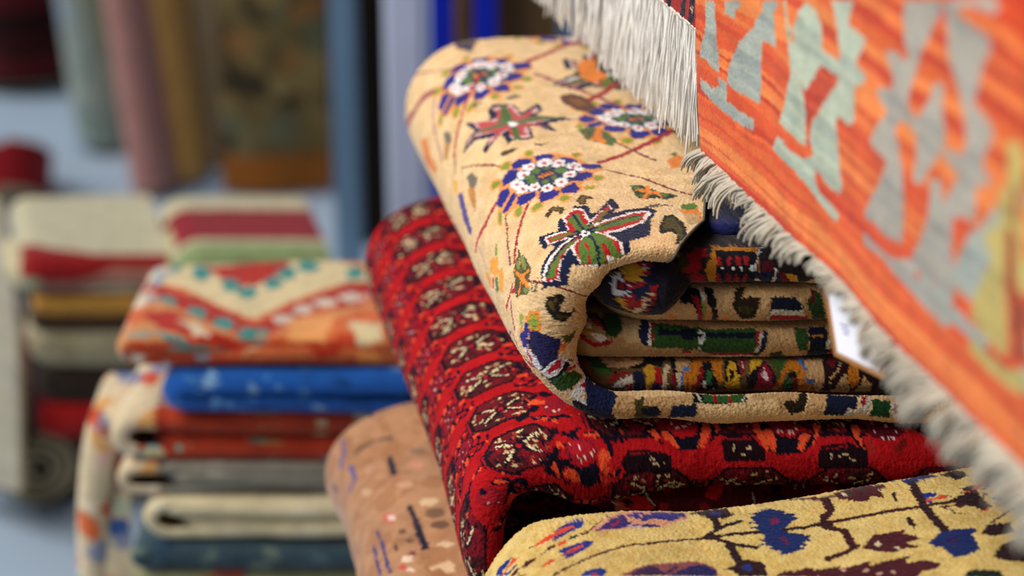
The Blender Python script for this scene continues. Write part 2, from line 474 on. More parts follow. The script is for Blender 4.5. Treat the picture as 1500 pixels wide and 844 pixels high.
# ================================================================== carpet designs
DESIGN = [
('cream','L','A82434',0.46,[(4.6,3.81),(7.12,5.76),(9.75,7.84),(11.32,9.28)]),
('cream','L','7E3038',0.2,[(4.44,2.42),(6.67,0.14),(8.11,-1.95),(9.12,-2.71)]),
('cream','L','7E3038',0.23,[(6.68,7.79),(7.67,6.02),(8.58,3.81)]),
('cream','L','A82434',0.48,[(4.11,23.83),(5.81,25.15),(8.7,29.07),(9.72,30.24)]),
('cream','L','A05058',0.42,[(4.28,21.54),(5.98,19.73),(7.55,17.49),(8.7,15.63),(9.8,14.03)]),
('cream','L','A82434',0.52,[(6.72,16.14),(8.22,17.58),(10.06,19.76)]),
('cream','L','A05058',0.73,[(-3.89,25.53),(-4.91,26.52),(-6.7,27.39),(-9.16,30.77)]),
('cream','L','B08080',0.3,[(-3.98,24.09),(-5.26,21.77),(-5.85,18.94),(-6.19,16.53)]),
('cream','L','B03040',0.47,[(-3.81,2.43),(-5.43,2.08),(-7.8,3.25)]),
('cream','L','803040',0.17,[(-3.47,0.32),(-3.98,-1.58),(-4.66,-3.6),(-5.34,-5.72)]),
('cream','L','C09098',0.16,[(-7.3,2.4),(-7.55,0.69),(-7.8,-0.56)]),
('cream','L','B03040',0.3,[(-6.02,-7.26),(-6.7,-7.37),(-7.89,-6.8)]),
('cream','L','A04050',0.26,[(-6.87,-7.77),(-7.72,-8.59),(-8.23,-9.22)]),
('cream','P','E8863A',0,[(-7.97,24.01),(-6.87,22.14),(-7.47,20.3),(-7.64,17.62),(-8.57,19.03),(-8.99,22.57)]),
('cream','P','B84030',0,[(-8.99,23.63),(-8.48,22),(-9.08,20.03),(-9.16,20.83)]),
('cream','P','7A7060',0,[(-4.83,18.8),(-4.41,18.44),(-4.15,17.54),(-4.41,16.35),(-5,16.6)]),
('cream','P','B88850',0,[(-5.17,17.37),(-4.49,16.46),(-5.59,15.33),(-5.93,16.41)]),
('cream','P','7A7060',0,[(-4.91,9.63),(-4.32,9.19),(-4.15,7.62),(-4.83,7.01),(-5.17,8.09)]),
('cream','P','C8884A',0,[(-5.34,8.39),(-4.74,7.19),(-5.34,5.37),(-5.76,4.94),(-5.76,6.98)]),
('cream','P','5A4A8A',0,[(-6.7,10.1),(-6.11,9.21),(-6.95,4.97),(-7.47,5.06),(-7.47,7.76)]),
('cream','P','E8B050',0,[(-6.28,12.31),(-5.85,11.49),(-6.45,10),(-6.95,10.9)]),
('cream','P','6A5A9A',0,[(-7.38,30.77),(-7.12,30.77),(-7.8,30.77),(-7.8,30.37)]),
('cream','P','7A6050',0,[(-4.83,31.04),(-3.81,31.04),(-3.81,31.04),(-4.83,30.77)]),
('cream','L','7A6A50',0.18,[(-4.74,14.12),(-5.68,12.19)]),
('cream','L','8A7A60',0.12,[(-4.66,11.93),(-5.34,10.16)]),
('cream','P','E8863A',0,[(7.85,23.16),(8.87,24.38),(9.55,23.14),(9.55,21.2),(8.36,19.91),(7.51,21.12)]),
('cream','P','4A5A30',0,[(7.17,21.84),(7.68,21.71),(7.34,20.76),(7,21.24)]),
('cream','P','4A3A30',0,[(9.21,23.39),(10.23,23.62),(9.89,21.92),(9.21,21.69)]),
('cream','P','6A4030',0,[(4.88,16.9),(5.96,17.87),(6.84,17.05),(7.21,15.12),(6.38,13.6),(5.57,14.39),(4.9,15.41)]),
('cream','P','8A5A30',0,[(5.52,16.85),(6.45,16.49),(6.6,15.25),(5.8,15.05)]),
('cream','P','5A6A40',0,[(4.6,9.53),(5.55,10.52),(6.31,9.86),(6.96,7.87),(6.42,7),(5.7,7.44),(4.69,7.9)]),
('cream','P','E8863A',0,[(4.81,7.79),(5.47,8.77),(6.07,10.19),(6.31,9.86),(5.98,8.54),(6.12,7.62),(5.8,7.23),(5.49,7.85)]),
('cream','P','8A6A40',0,[(4.66,8.81),(5.2,9.92),(4.87,8.29)]),
('cream','P','E8863A',0,[(9.24,3.53),(10.25,4.67),(10.87,3.81),(10.09,1.85),(9.15,1.76)]),
('cream','P','5A6A30',0,[(10.46,3.62),(11.37,4.29),(11.19,2.87),(10.37,2.04)]),
('cream','P','5A6A30',0,[(9.81,4.87),(10.43,5.35),(10.15,4.29)]),
('cream','P','4A3A50',0,[(-0.07,31.31),(1.09,30.77),(1.76,31.04),(0.58,28.07),(-0.32,29.98)]),
('cream','P','6A7A40',0,[(0.26,30.77),(1.09,30.77),(0.77,31.04),(0.28,31.04)]),
('cream','P','8A6A8A',0,[(2.09,30.77),(3.26,30.5),(3.26,30.5),(2.28,31.31)]),
('cream','P','3A4430',0,[(5.4,-0.98),(6.12,-1.05),(6.52,-1.18),(7.12,-2.28),(8.4,-2.79),(7.35,-3.45),(6.53,-3.16),(5.9,-3.34),(5.46,-3.04),(5.39,-2.27)]),
('cream','P','5E7A3C',0,[(5.47,-1.16),(5.99,-1.21),(6.27,-1.94),(5.67,-1.87)]),
('cream','P','5E7A3C',0,[(5.65,-2.55),(6.14,-2.61),(5.96,-3.01),(5.58,-2.97)]),
('cream','P','6A7A40',0,[(6.98,-2.44),(7.74,-2.62),(7.37,-2.96),(7.04,-2.62)]),
('cream','P','E8863A',0,[(5.67,-1.87),(6.12,-1.66),(6.37,-1.95),(6.42,-1.17),(6.73,-1.2),(6.74,-2.16),(7.15,-2.11),(7.19,-3.29),(6.91,-2.77),(6.67,-2.49),(6.32,-2.71),(5.9,-3.34),(5.61,-3.31),(6.29,-2.37)]),
('cream','L','6A5A44',0.23,[(5.66,-4.63),(6.49,-4.24),(7.42,-4.35)]),
('cream','L','6A5A44',0.14,[(5.84,-4.65),(6.63,-4.5)]),
('cream','P','241C14',0,[(5.47,-8.31),(6.46,-6.08),(7.14,-5.84),(7.38,-7.43),(7.04,-9.52),(6.07,-11.12),(5.78,-11.2),(6.32,-9.66),(6.06,-9.1),(5.31,-9.45)]),
('cream','P','4E4418',0,[(5.89,-7.73),(6.55,-6.46),(6.99,-6.46),(6.99,-8.09),(6.65,-9.79),(6.06,-11.05),(6.44,-9.45),(6.36,-8.38),(5.76,-8.67)]),
('cream','P','E8863A',0,[(7.75,-4.9),(9.13,-4.67),(8.93,-6.46),(8.61,-7.29),(7.64,-7.8),(7.79,-5.77)]),
('cream','P','C8A070',0,[(7.84,-5.61),(8.86,-5.84),(8.47,-7.43),(7.56,-7.8)]),
('cream','P','5C7A34',0,[(9.2,-4.43),(9.03,-4.67),(8.73,-5.06),(8.56,-4.98),(8.29,-4.98),(8.03,-4.9),(8,-4.67),(7.95,-4.51),(8.11,-4.26),(8.25,-4.1),(8.56,-4.02),(8.87,-3.94),(9.08,-3.86),(9.13,-4.35)]),
('cream','P','4A3A1C',0,[(-1.26,-4.05),(-0.5,-3.13),(-0.07,-3.42),(0.31,-4.08),(0.12,-4.53),(-0.24,-4.95),(-0.32,-4.33),(-0.58,-3.99),(-1.09,-4.54)]),
('cream','P','7A6030',0,[(-0.58,-3.44),(-0.16,-3.49),(0.02,-4.21),(-0.16,-4.35),(-0.24,-3.95),(-0.58,-3.83)]),
('cream','P','4A3A1C',0,[(1.3,-3.2),(1.85,-2.17),(2.51,-2.77),(2.48,-3.17),(1.99,-3.15),(1.84,-4.1),(1.36,-4.15),(1.28,-3.59)]),
('cream','P','7A6030',0,[(1.5,-3.13),(1.83,-2.57),(2.32,-2.76),(1.9,-3.06),(1.66,-3.85),(1.47,-3.76)]),
('cream','P','1B2240',0,[(-2.37,-6.41),(-1.77,-6.59),(-1,-7.14),(-0.58,-5.51),(-0.16,-5.71),(0.68,-4.65),(0.88,-4.2),(1.91,-4.42),(1.65,-5.63),(2,-5.8),(3.56,-3.24),(3.86,-3.19),(3.87,-4.65),(3,-5.79),(4.48,-4.97),(5.83,-4.73),(6.2,-5.18),(5.26,-7.17),(4.52,-9.66),(2.92,-10.62),(2.79,-11.64),(2.38,-11.89),(0.95,-12.32),(-0.75,-11.77),(-1.35,-11.26),(-1.6,-11.46),(-1.86,-11.57),(-2.7,-12.17),(-4.32,-11),(-3.81,-10.61),(-3.38,-10),(-2.62,-9.31),(-1.77,-8.94),(-1.86,-8.25),(-2.45,-8.28),(-2.54,-7.09)]),
('cream','P','F0E4DC',0,[(-2.03,-6.83),(-1.17,-7.18),(-0.5,-7.63),(-0.67,-8.64),(-2.11,-8.07)]),
('cream','P','B81E28',0,[(-1.94,-7.06),(-0.58,-7.76),(-0.75,-8.5),(-1.94,-8.03)]),
('cream','P','7A6A34',0,[(-1.77,-7.3),(-0.24,-8.08),(0.09,-8.53),(-1.77,-7.99)]),
('cream','P','F0E4DC',0,[(-0.32,-5.62),(0.68,-4.65),(1.33,-4.7),(1.31,-7.09),(0.73,-8.12),(-0.41,-7.92)]),
('cream','P','B81E28',0,[(-0.07,-5.65),(0.68,-4.73),(1.22,-5.23),(1.11,-7.37),(0.57,-8.1),(-0.41,-7.99)]),
('cream','P','5C7A34',0,[(0.11,-5.74),(0.48,-5.4),(0.84,-5.58),(0.78,-7.34),(1.05,-8),(0.47,-8.65),(0.01,-7.83)]),
('cream','P','F0E4DC',0,[(1.13,-7.22),(3.25,-4.26),(3.28,-4.9),(1.49,-7.68)]),
('cream','P','B81E28',0,[(1.3,-7.24),(3.14,-4.41),(3.17,-5.04),(1.48,-7.75)]),
('cream','P','7A6A34',0,[(1.34,-7.53),(2.89,-5.01),(2.95,-5.4),(1.37,-8.03),(0.63,-8.46)]),
('cream','P','F0E4DC',0,[(1.32,-7.74),(2.72,-6.74),(4.5,-5.44),(5.45,-5.25),(5.75,-5.6),(4.76,-7.33),(2.74,-8.95),(1.85,-9.45),(2.09,-10.66),(1.77,-10.31),(1.16,-9.26)]),
('cream','P','B81E28',0,[(1.37,-8.03),(2.98,-6.78),(4.45,-5.75),(5.39,-5.56),(4.66,-7.16),(2.66,-8.65),(1.68,-9.16),(1.89,-10.38),(1.44,-9.35),(1.28,-8.86)]),
('cream','P','5C7A34',0,[(1.44,-8.1),(3.15,-6.87),(4.49,-6.07),(5.02,-6.14),(4.64,-6.78),(2.81,-8.02),(1.34,-9),(0.92,-8.69)]),
('cream','P','F0E4DC',0,[(0.16,-8.89),(-0.41,-8.75),(-1.35,-9.01),(-2.28,-9.51),(-3.3,-10.27),(-3.81,-10.75),(-2.88,-11.57),(-1.77,-10.58),(-0.58,-9.92)]),
('cream','P','B81E28',0,[(0.09,-8.94),(-1.26,-9.23),(-2.28,-9.94),(-3.3,-10.53),(-3.64,-10.9),(-2.88,-11.44),(-1.94,-10.67),(-1,-9.99),(-0.16,-9.45)]),
('cream','P','7A6A34',0,[(0.01,-8.93),(-1.26,-9.42),(-2.28,-10.06),(-3.21,-10.54),(-3.13,-10.8),(-2.28,-10.41),(-1.26,-9.82)]),
('cream','P','5C7A34',0,[(0.01,-9.14),(-0.92,-9.54),(-2.03,-10.21),(-2.88,-10.58),(-3.38,-10.78),(-2.96,-11.19),(-2.19,-10.65),(-1.35,-10.1),(-0.5,-9.74)]),
('cream','P','F0E4DC',0,[(-0.07,-9.39),(-0.75,-9.77),(-0.92,-10.77),(-0.83,-11.57),(-0.24,-11.95),(0.95,-12.32),(2.39,-11.83),(2.37,-11.05),(2.25,-10.2),(1.38,-9.21)]),
('cream','P','B81E28',0,[(-0.07,-9.53),(-0.58,-10.12),(-0.75,-10.78),(-0.75,-11.57),(0.54,-12.18),(1.84,-12.07),(2.28,-11.65),(2.18,-10.82),(1.81,-10.11),(1.37,-9.35)]),
('cream','P','5C7A34',0,[(0.38,-9.05),(-0.07,-9.79),(-0.5,-10.51),(-0.75,-11.47),(-0.24,-11.86),(1.06,-12.32),(2.27,-11.9),(1.94,-11.37),(1.88,-10.78),(1.58,-9.83),(1.1,-9.12)]),
('cream','P','B81E28',0,[(0.08,-10.07),(0.27,-10.5),(-0.07,-11.85),(-0.41,-11.76),(0.01,-11.21)]),
('cream','P','B81E28',0,[(1.07,-10.74),(1.31,-10.84),(1.63,-12.05),(1.02,-12.16),(1.07,-11.33)]),
('cream','P','F0E4DC',0,[(1.14,-11.66),(1.47,-11.74),(1.79,-12.08),(1.24,-12.15)]),
('cream','L','1B2240',0.18,[(0.48,-5.47),(0.45,-6.88),(0.48,-8.23)]),
('cream','L','1B2240',0.13,[(0.7,-8.6),(1.66,-8.26),(3.33,-6.82),(4.83,-6.19)]),
('cream','L','1B2240',0.21,[(0.24,-8.76),(-1.35,-9.48),(-2.19,-10.07),(-3.38,-10.65)]),
('cream','L','1B2240',0.2,[(0.59,-9.14),(0.67,-10.22),(0.74,-11.06),(0.44,-12.1)]),
('cream','P','F4F0F0',0,[(0.75,-9.02),(0.66,-9.21),(0.59,-9.21),(0.44,-9.33),(0.3,-9.24),(0.23,-9.1),(0.16,-8.89),(0.16,-8.68),(0.24,-8.62),(0.4,-8.29),(0.56,-8.38),(0.62,-8.66),(0.77,-8.68),(0.76,-8.88)]),
('cream','P','1B2240',0,[(0.52,-9.06),(0.53,-9),(0.53,-9),(0.45,-9.12),(0.46,-8.92),(0.38,-8.98),(0.38,-8.91),(0.39,-8.78),(0.39,-8.78),(0.47,-8.72),(0.46,-8.78),(0.54,-8.79),(0.54,-8.79),(0.53,-8.93)]),
('cream','P','F0A050',0,[(0.55,6.21),(0.55,6.11),(0.42,5.83),(0.17,5.65),(0.05,5.75),(-0.16,5.76),(-0.24,5.96),(-0.24,6.25),(-0.16,6.53),(-0.07,6.53),(0.18,6.81),(0.31,6.8),(0.44,6.79),(0.56,6.59)]),
('cream','P','8A9A3C',0,[(0.43,6.12),(0.43,5.93),(0.3,5.84),(0.18,5.84),(0.05,5.85),(-0.07,5.85),(-0.16,6.05),(-0.16,6.15),(-0.07,6.33),(-0.07,6.43),(0.18,6.71),(0.31,6.61),(0.43,6.7),(0.43,6.31)]),
('cream','P','F0A050',0,[(3.78,5.25),(3.77,5.16),(3.48,4.78),(3.35,4.69),(3.09,4.51),(2.98,4.7),(2.87,4.79),(2.89,5.08),(2.89,5.17),(3.18,5.65),(3.3,5.55),(3.57,5.73),(3.69,5.73),(3.8,5.54)]),
('cream','P','8A9A3C',0,[(3.65,5.25),(3.64,5.16),(3.5,4.97),(3.37,4.88),(3.09,4.51),(2.98,4.7),(3,4.89),(3.01,5.08),(3.02,5.17),(3.17,5.45),(3.28,5.36),(3.42,5.45),(3.69,5.64),(3.67,5.44)]),
('cream','P','F0A050',0,[(-1.26,5.86),(-1.26,5.48),(-1.43,5.31),(-1.68,5.43),(-1.94,5.27),(-2.11,5.39),(-2.28,5.78),(-2.28,5.88),(-2.28,6.26),(-2.11,6.43),(-1.94,6.6),(-1.68,6.48),(-1.43,6.45),(-1.26,6.15)]),
('cream','P','8A9A3C',0,[(-1.35,5.87),(-1.43,5.78),(-1.51,5.51),(-1.68,5.25),(-1.86,5.36),(-2.03,5.47),(-2.11,5.76),(-2.19,5.87),(-2.19,6.25),(-2.03,6.23),(-1.86,6.31),(-1.68,6.38),(-1.51,6.27),(-1.43,6.07)]),
('cream','P','F0A050',0,[(-2.54,4.6),(-2.54,4.23),(-2.7,3.98),(-2.88,3.82),(-3.13,3.95),(-3.38,4.07),(-3.56,4.36),(-3.64,4.74),(-3.64,5.11),(-3.47,5.18),(-3.3,5.53),(-3.05,5.31),(-2.79,5.19),(-2.62,4.89)]),
('cream','P','8A9A3C',0,[(-2.7,4.53),(-2.7,4.44),(-2.79,4.18),(-2.96,4.11),(-3.13,4.13),(-3.3,4.24),(-3.47,4.44),(-3.47,4.63),(-3.47,4.81),(-3.38,5.08),(-3.21,5.15),(-3.05,5.04),(-2.88,4.92),(-2.79,4.82)]),
('cream','P','F0A050',0,[(4.21,0.54),(4.18,0.27),(3.94,0.12),(3.71,-0.04),(3.49,-0.02),(3.29,0.16),(3.21,0.42),(3.23,0.68),(3.37,0.94),(3.49,1.05),(3.7,0.94),(4.07,1.26),(4.15,0.99),(4.23,0.71)]),
('cream','P','8A9A3C',0,[(4.1,0.55),(4.09,0.46),(3.83,0.13),(3.73,0.14),(3.51,0.16),(3.42,0.34),(3.32,0.42),(3.34,0.68),(3.47,0.87),(3.59,0.95),(3.83,1.11),(3.93,1.01),(4.02,0.82),(4.11,0.63)]),
('cream','P','F0A050',0,[(3.18,-1.04),(3.04,-1.38),(2.93,-1.46),(2.72,-1.45),(2.4,-1.61),(2.31,-1.44),(2.23,-1.1),(2.12,-1.09),(2.24,-0.84),(2.47,-0.68),(2.69,-0.6),(2.9,-0.61),(3.11,-0.61),(3.19,-0.87)]),
('cream','P','8A9A3C',0,[(3.07,-1.04),(2.94,-1.37),(2.83,-1.37),(2.73,-1.37),(2.52,-1.36),(2.42,-1.27),(2.33,-1.18),(2.34,-1.02),(2.34,-0.93),(2.45,-0.94),(2.69,-0.6),(2.78,-0.78),(2.98,-0.87),(3.09,-0.87)]),
('cream','P','F0A050',0,[(1.13,-2.38),(1.12,-2.62),(0.92,-2.93),(0.72,-2.92),(0.42,-3.22),(0.32,-2.81),(0.23,-2.56),(0.23,-2.23),(0.33,-1.91),(0.54,-1.51),(0.75,-1.44),(0.96,-1.54),(1.16,-1.72),(1.14,-2.21)]),
('cream','P','8A9A3C',0,[(1.03,-2.37),(1.03,-2.45),(0.82,-2.76),(0.72,-2.76),(0.52,-2.9),(0.42,-2.82),(0.33,-2.57),(0.33,-2.32),(0.43,-2.08),(0.54,-1.84),(0.75,-1.69),(0.84,-1.86),(1.05,-1.79),(1.04,-2.21)]),
('cream','P','F0A050',0,[(-0.67,-1.82),(-0.75,-2.22),(-0.92,-2.52),(-1.09,-2.74),(-1.43,-2.85),(-1.6,-2.75),(-1.77,-2.64),(-1.86,-2.15),(-1.77,-1.76),(-1.6,-1.54),(-1.43,-1.39),(-1.09,-1.36),(-0.83,-1.3),(-0.67,-1.32)]),
('cream','P','8A9A3C',0,[(-0.83,-1.8),(-0.83,-2.13),(-1,-2.35),(-1.17,-2.49),(-1.35,-2.46),(-1.51,-2.44),(-1.68,-2.42),(-1.68,-2.17),(-1.68,-1.93),(-1.51,-1.71),(-1.35,-1.65),(-1.17,-1.59),(-1,-1.53),(-0.83,-1.72)]),
('cream','P','F0A050',0,[(-2.11,-0.47),(-2.03,-0.81),(-2.11,-1.22),(-2.28,-1.52),(-2.54,-1.72),(-2.7,-1.78),(-2.88,-1.67),(-2.96,-1.33),(-3.05,-0.91),(-2.96,-0.51),(-2.79,-0.37),(-2.62,-0.06),(-2.37,-0.18),(-2.19,-0.29)]),
('cream','P','8A9A3C',0,[(-2.19,-0.62),(-2.19,-0.87),(-2.28,-1.03),(-2.37,-1.34),(-2.54,-1.56),(-2.62,-1.63),(-2.79,-1.44),(-2.88,-1.35),(-2.88,-1.1),(-2.79,-0.78),(-2.7,-0.55),(-2.54,-0.41),(-2.37,-0.52),(-2.28,-0.44)]),
('cream','P','F0A050',0,[(-4.32,-0.48),(-4.41,-0.14),(-4.41,0.2),(-4.32,0.69),(-4.15,1.01),(-3.98,1.32),(-3.89,1.66),(-3.72,1.55),(-3.64,1.19),(-3.64,0.85),(-3.72,0.36),(-3.89,0.05),(-4.07,-0.43),(-4.24,-0.49)]),
('cream','P','8A9A3C',0,[(-4.24,-0.24),(-4.32,0.02),(-4.24,0.09),(-4.24,0.59),(-4.07,0.83),(-3.98,1.07),(-3.89,1.23),(-3.81,1.3),(-3.81,1.13),(-3.72,0.69),(-3.81,0.45),(-3.89,-0.04),(-4.07,-0.18),(-4.15,-0.25)]),
('cream','P','E89A50',0,[(-3.81,2.34),(-2.7,4.26),(-1.43,5.41),(-0.67,6),(0.42,5.54),(1.92,5.58),(3.35,4.69),(3.63,3.75),(4.76,3.14),(4.53,2.23),(3.77,1.65),(3.43,0.43),(2.52,0),(2.1,-1.51),(1.77,-1.75),(0.64,-1.85),(0.44,-1.84),(-0.24,-2.03),(-0.92,-1.71),(-0.92,-0.37),(-1.43,-0.81),(-2.45,-0.17),(-3.38,-0.2),(-3.64,0.43),(-3.81,2.08)]),
('cream','P','2E2B84',0,[(0.42,5.54),(1.79,5.49),(1.77,5.01),(1.38,4.56),(0.29,4.6)]),
('cream','P','2E2B84',0,[(-1.35,5.68),(-0.67,5.81),(0.05,5.18),(0.05,4.62),(-0.67,4.39),(-1.43,4.75)]),
('cream','P','2E2B84',0,[(-2.54,4.42),(-1.68,5.06),(-1.09,4.34),(-1.51,3.56),(-2.03,3.26),(-2.62,3.52)]),
('cream','P','2E2B84',0,[(-3.72,2.51),(-2.96,3.29),(-2.37,2.85),(-2.37,2.14),(-3.47,1.34),(-3.72,1.89)]),
('cream','P','2E2B84',0,[(-3.64,0.77),(-3.13,1.21),(-2.19,1.86),(-2.03,1.22),(-2.62,0.62),(-3.38,0.22)]),
('cream','P','2E2B84',0,[(-2.37,0.24),(-2.03,1.05),(-0.75,0.38),(-0.75,-0.14),(-1.35,-0.57),(-2.28,-0.36)]),
('cream','P','2E2B84',0,[(-0.83,-0.89),(-0.5,0.01),(0.67,-0.51),(0.65,-1.19),(-0.16,-1.87),(-0.83,-1.63)]),
('cream','P','2E2B84',0,[(0.76,-1.19),(0.88,-0.44),(1.99,0.2),(2.12,-1.09),(1.78,-1.67),(0.86,-1.37)]),
('cream','P','2E2B84',0,[(1.79,0.55),(2.28,1.41),(3.23,1.92),(3.65,1.57),(3.35,0.77),(2.54,0.26)]),
('cream','P','2E2B84',0,[(3.25,3.48),(4.69,3.52),(4.57,2.59),(3.26,2.29),(3.18,2.65)]),
('cream','P','2E2B84',0,[(1.62,4.45),(2.37,4.81),(3.08,4.41),(3.14,3.57),(2.43,3.68),(1.72,4.08)]),
('cream','P','33365A',0,[(3.19,2.74),(2.61,1.32),(1.78,0.38),(0.79,-0.01),(-0.32,0.07),(-1.26,0.95),(-1.86,2.17),(-2.03,3.17),(-1.6,3.75),(-0.83,3.95),(0.17,4.14),(1.37,4.28),(2.32,3.96),(3.01,3.48)]),
('cream','P','F2ECEC',0,[(1.37,4.18),(1.23,3.82),(1.11,3.64),(0.87,3.46),(0.63,3.56),(0.4,3.58),(0.28,3.68),(0.29,4.23),(0.41,4.41),(0.53,4.59),(0.78,4.86),(1.02,4.76),(1.26,4.75),(1.38,4.46)]),
('cream','P','C83040',0,[(1,4.1),(1,4.01),(0.88,3.92),(0.88,3.92),(0.76,3.74),(0.76,3.93),(0.64,3.93),(0.64,4.03),(0.77,4.21),(0.77,4.3),(0.89,4.39),(0.89,4.39),(1.01,4.29),(1.01,4.2)]),
('cream','P','F2ECEC',0,[(0.16,3.96),(0.05,3.69),(-0.07,3.6),(-0.32,3.44),(-0.5,3.55),(-0.67,3.84),(-0.75,3.94),(-0.83,4.22),(-0.75,4.4),(-0.58,4.67),(-0.32,4.64),(-0.16,4.54),(0.05,4.43),(0.17,4.14)]),
('cream','P','C83040',0,[(-0.16,3.98),(-0.16,3.89),(-0.24,3.8),(-0.32,3.81),(-0.32,3.81),(-0.41,4),(-0.41,3.91),(-0.41,4.09),(-0.41,4.19),(-0.41,4.19),(-0.32,4.18),(-0.24,4.26),(-0.16,4.07),(-0.16,4.16)]),
('cream','P','F2ECEC',0,[(-0.5,3),(-0.58,3.01),(-0.75,2.75),(-1,2.6),(-1.17,2.8),(-1.35,2.91),(-1.43,3.28),(-1.43,3.64),(-1.35,3.82),(-1.26,3.99),(-1,4.06),(-0.83,3.86),(-0.67,3.66),(-0.5,3.46)]),
('cream','P','C83040',0,[(-0.83,3.12),(-0.83,3.12),(-0.92,3.13),(-1,3.14),(-1,3.14),(-1.09,3.24),(-1.09,3.24),(-1.09,3.33),(-1.09,3.51),(-1,3.51),(-1,3.51),(-0.92,3.5),(-0.83,3.4),(-0.83,3.31)]),
('cream','P','F2ECEC',0,[(-1.26,2.36),(-1.35,2.01),(-1.51,1.95),(-1.77,1.98),(-1.94,1.91),(-2.11,2.29),(-2.19,2.56),(-2.19,3.01),(-2.11,3.18),(-1.94,3.34),(-1.77,3.32),(-1.51,3.2),(-1.43,3.01),(-1.26,2.63)]),
('cream','P','C83040',0,[(-1.6,2.49),(-1.6,2.31),(-1.68,2.32),(-1.68,2.23),(-1.77,2.42),(-1.86,2.52),(-1.86,2.61),(-1.86,2.7),(-1.86,2.79),(-1.77,2.78),(-1.77,2.96),(-1.68,2.77),(-1.6,2.58),(-1.6,2.67)]),
('cream','P','F2ECEC',0,[(-1,1.27),(-1.09,1.11),(-1.26,0.95),(-1.51,0.9),(-1.68,1.01),(-1.86,1.29),(-1.94,1.65),(-1.94,2),(-1.86,2.17),(-1.68,2.32),(-1.51,2.12),(-1.26,2.18),(-1.17,1.91),(-1,1.62)]),
('cream','P','C83040',0,[(-1.26,1.39),(-1.35,1.31),(-1.35,1.31),(-1.43,1.41),(-1.51,1.33),(-1.6,1.43),(-1.6,1.6),(-1.6,1.69),(-1.6,1.78),(-1.51,1.86),(-1.43,1.76),(-1.35,1.75),(-1.35,1.57),(-1.26,1.48)]),
('cream','P','F2ECEC',0,[(-0.32,0.85),(-0.32,0.59),(-0.5,0.52),(-0.67,0.37),(-0.83,0.64),(-1,0.66),(-1.09,1.02),(-1.09,1.19),(-1,1.45),(-0.83,1.6),(-0.67,1.67),(-0.5,1.66),(-0.32,1.38),(-0.32,1.11)]),
('cream','P','C83040',0,[(-0.5,0.87),(-0.5,0.95),(-0.58,0.79),(-0.67,0.8),(-0.75,0.81),(-0.75,0.89),(-0.75,0.98),(-0.75,1.07),(-0.75,1.16),(-0.75,1.16),(-0.67,1.23),(-0.58,1.23),(-0.5,1.13),(-0.5,1.04)]),
('cream','P','F2ECEC',0,[(0.47,0.1),(0.35,-0.15),(0.25,-0.4),(0.03,-0.47),(-0.16,-0.54),(-0.24,-0.19),(-0.32,0.07),(-0.32,0.33),(-0.24,0.58),(-0.07,0.74),(0.04,0.82),(0.26,0.81),(0.36,0.71),(0.47,0.44)]),
('cream','P','C83040',0,[(0.25,0.29),(0.25,0.11),(0.14,-0.05),(0.03,-0.13),(0.04,0.04),(-0.07,0.05),(-0.07,0.14),(-0.07,0.31),(0.04,0.47),(0.04,0.47),(0.15,0.55),(0.14,0.38),(0.25,0.46),(0.25,0.37)]),
('cream','P','F2ECEC',0,[(1.69,0.73),(1.56,0.3),(1.44,0.13),(1.1,-0.2),(0.89,-0.1),(0.79,0.08),(0.69,0.35),(0.69,0.69),(0.81,1.04),(0.92,1.12),(1.15,1.28),(1.38,1.36),(1.6,1.26),(1.7,1.08)]),
('cream','P','C83040',0,[(1.35,0.57),(1.35,0.66),(1.23,0.32),(1.23,0.4),(1.12,0.41),(1.01,0.41),(1.01,0.41),(1.02,0.59),(1.02,0.67),(1.13,0.76),(1.13,0.76),(1.24,0.75),(1.36,0.83),(1.36,0.83)]),
('cream','P','F2ECEC',0,[(2.54,1.85),(2.39,1.41),(2.27,1.24),(2.04,1.07),(1.81,1.08),(1.59,1.17),(1.49,1.27),(1.5,1.62),(1.63,1.89),(1.74,1.97),(1.99,2.23),(2.22,2.22),(2.45,2.22),(2.55,2.03)]),
('cream','P','C83040',0,[(2.19,1.69),(2.19,1.77),(2.18,1.6),(2.06,1.42),(1.94,1.34),(1.94,1.43),(1.83,1.43),(1.83,1.43),(1.96,1.78),(1.97,1.87),(2.09,1.96),(2.08,1.87),(2.2,1.95),(2.19,1.69)]),
('cream','P','F2ECEC',0,[(2.2,3.87),(2.18,3.6),(1.92,3.14),(1.81,3.24),(1.56,3.06),(1.32,2.98),(1.22,3.26),(1.23,3.63),(1.36,4),(1.49,4.18),(1.74,4.36),(1.99,4.44),(2.1,4.25),(2.21,4.15)]),
('cream','P','C83040',0,[(1.96,3.88),(1.95,3.7),(1.82,3.61),(1.82,3.61),(1.7,3.52),(1.71,3.7),(1.58,3.52),(1.59,3.62),(1.59,3.71),(1.72,3.89),(1.72,3.89),(1.84,3.98),(1.97,4.07),(1.95,3.79)]),
('cream','P','F2ECEC',0,[(3.25,3.48),(3.09,3.02),(2.83,2.66),(2.57,2.3),(2.48,2.67),(2.24,2.58),(2.13,2.68),(2.14,2.95),(2.16,3.23),(2.43,3.68),(2.53,3.49),(2.92,3.85),(3.02,3.67),(3.14,3.57)]),
('cream','P','C83040',0,[(2.86,3.12),(2.72,2.84),(2.72,2.84),(2.6,2.76),(2.6,2.76),(2.48,2.76),(2.5,3.03),(2.5,3.03),(2.51,3.12),(2.64,3.31),(2.64,3.31),(2.76,3.39),(2.76,3.3),(2.88,3.3)]),
('cream','P','F2ECEC',0,[(3.29,2.65),(3.15,2.38),(3.02,2.11),(2.9,2.11),(2.79,2.21),(2.67,2.12),(2.56,2.21),(2.56,2.21),(2.57,2.3),(2.7,2.57),(2.83,2.66),(3.08,2.84),(3.2,2.92),(3.18,2.65)]),
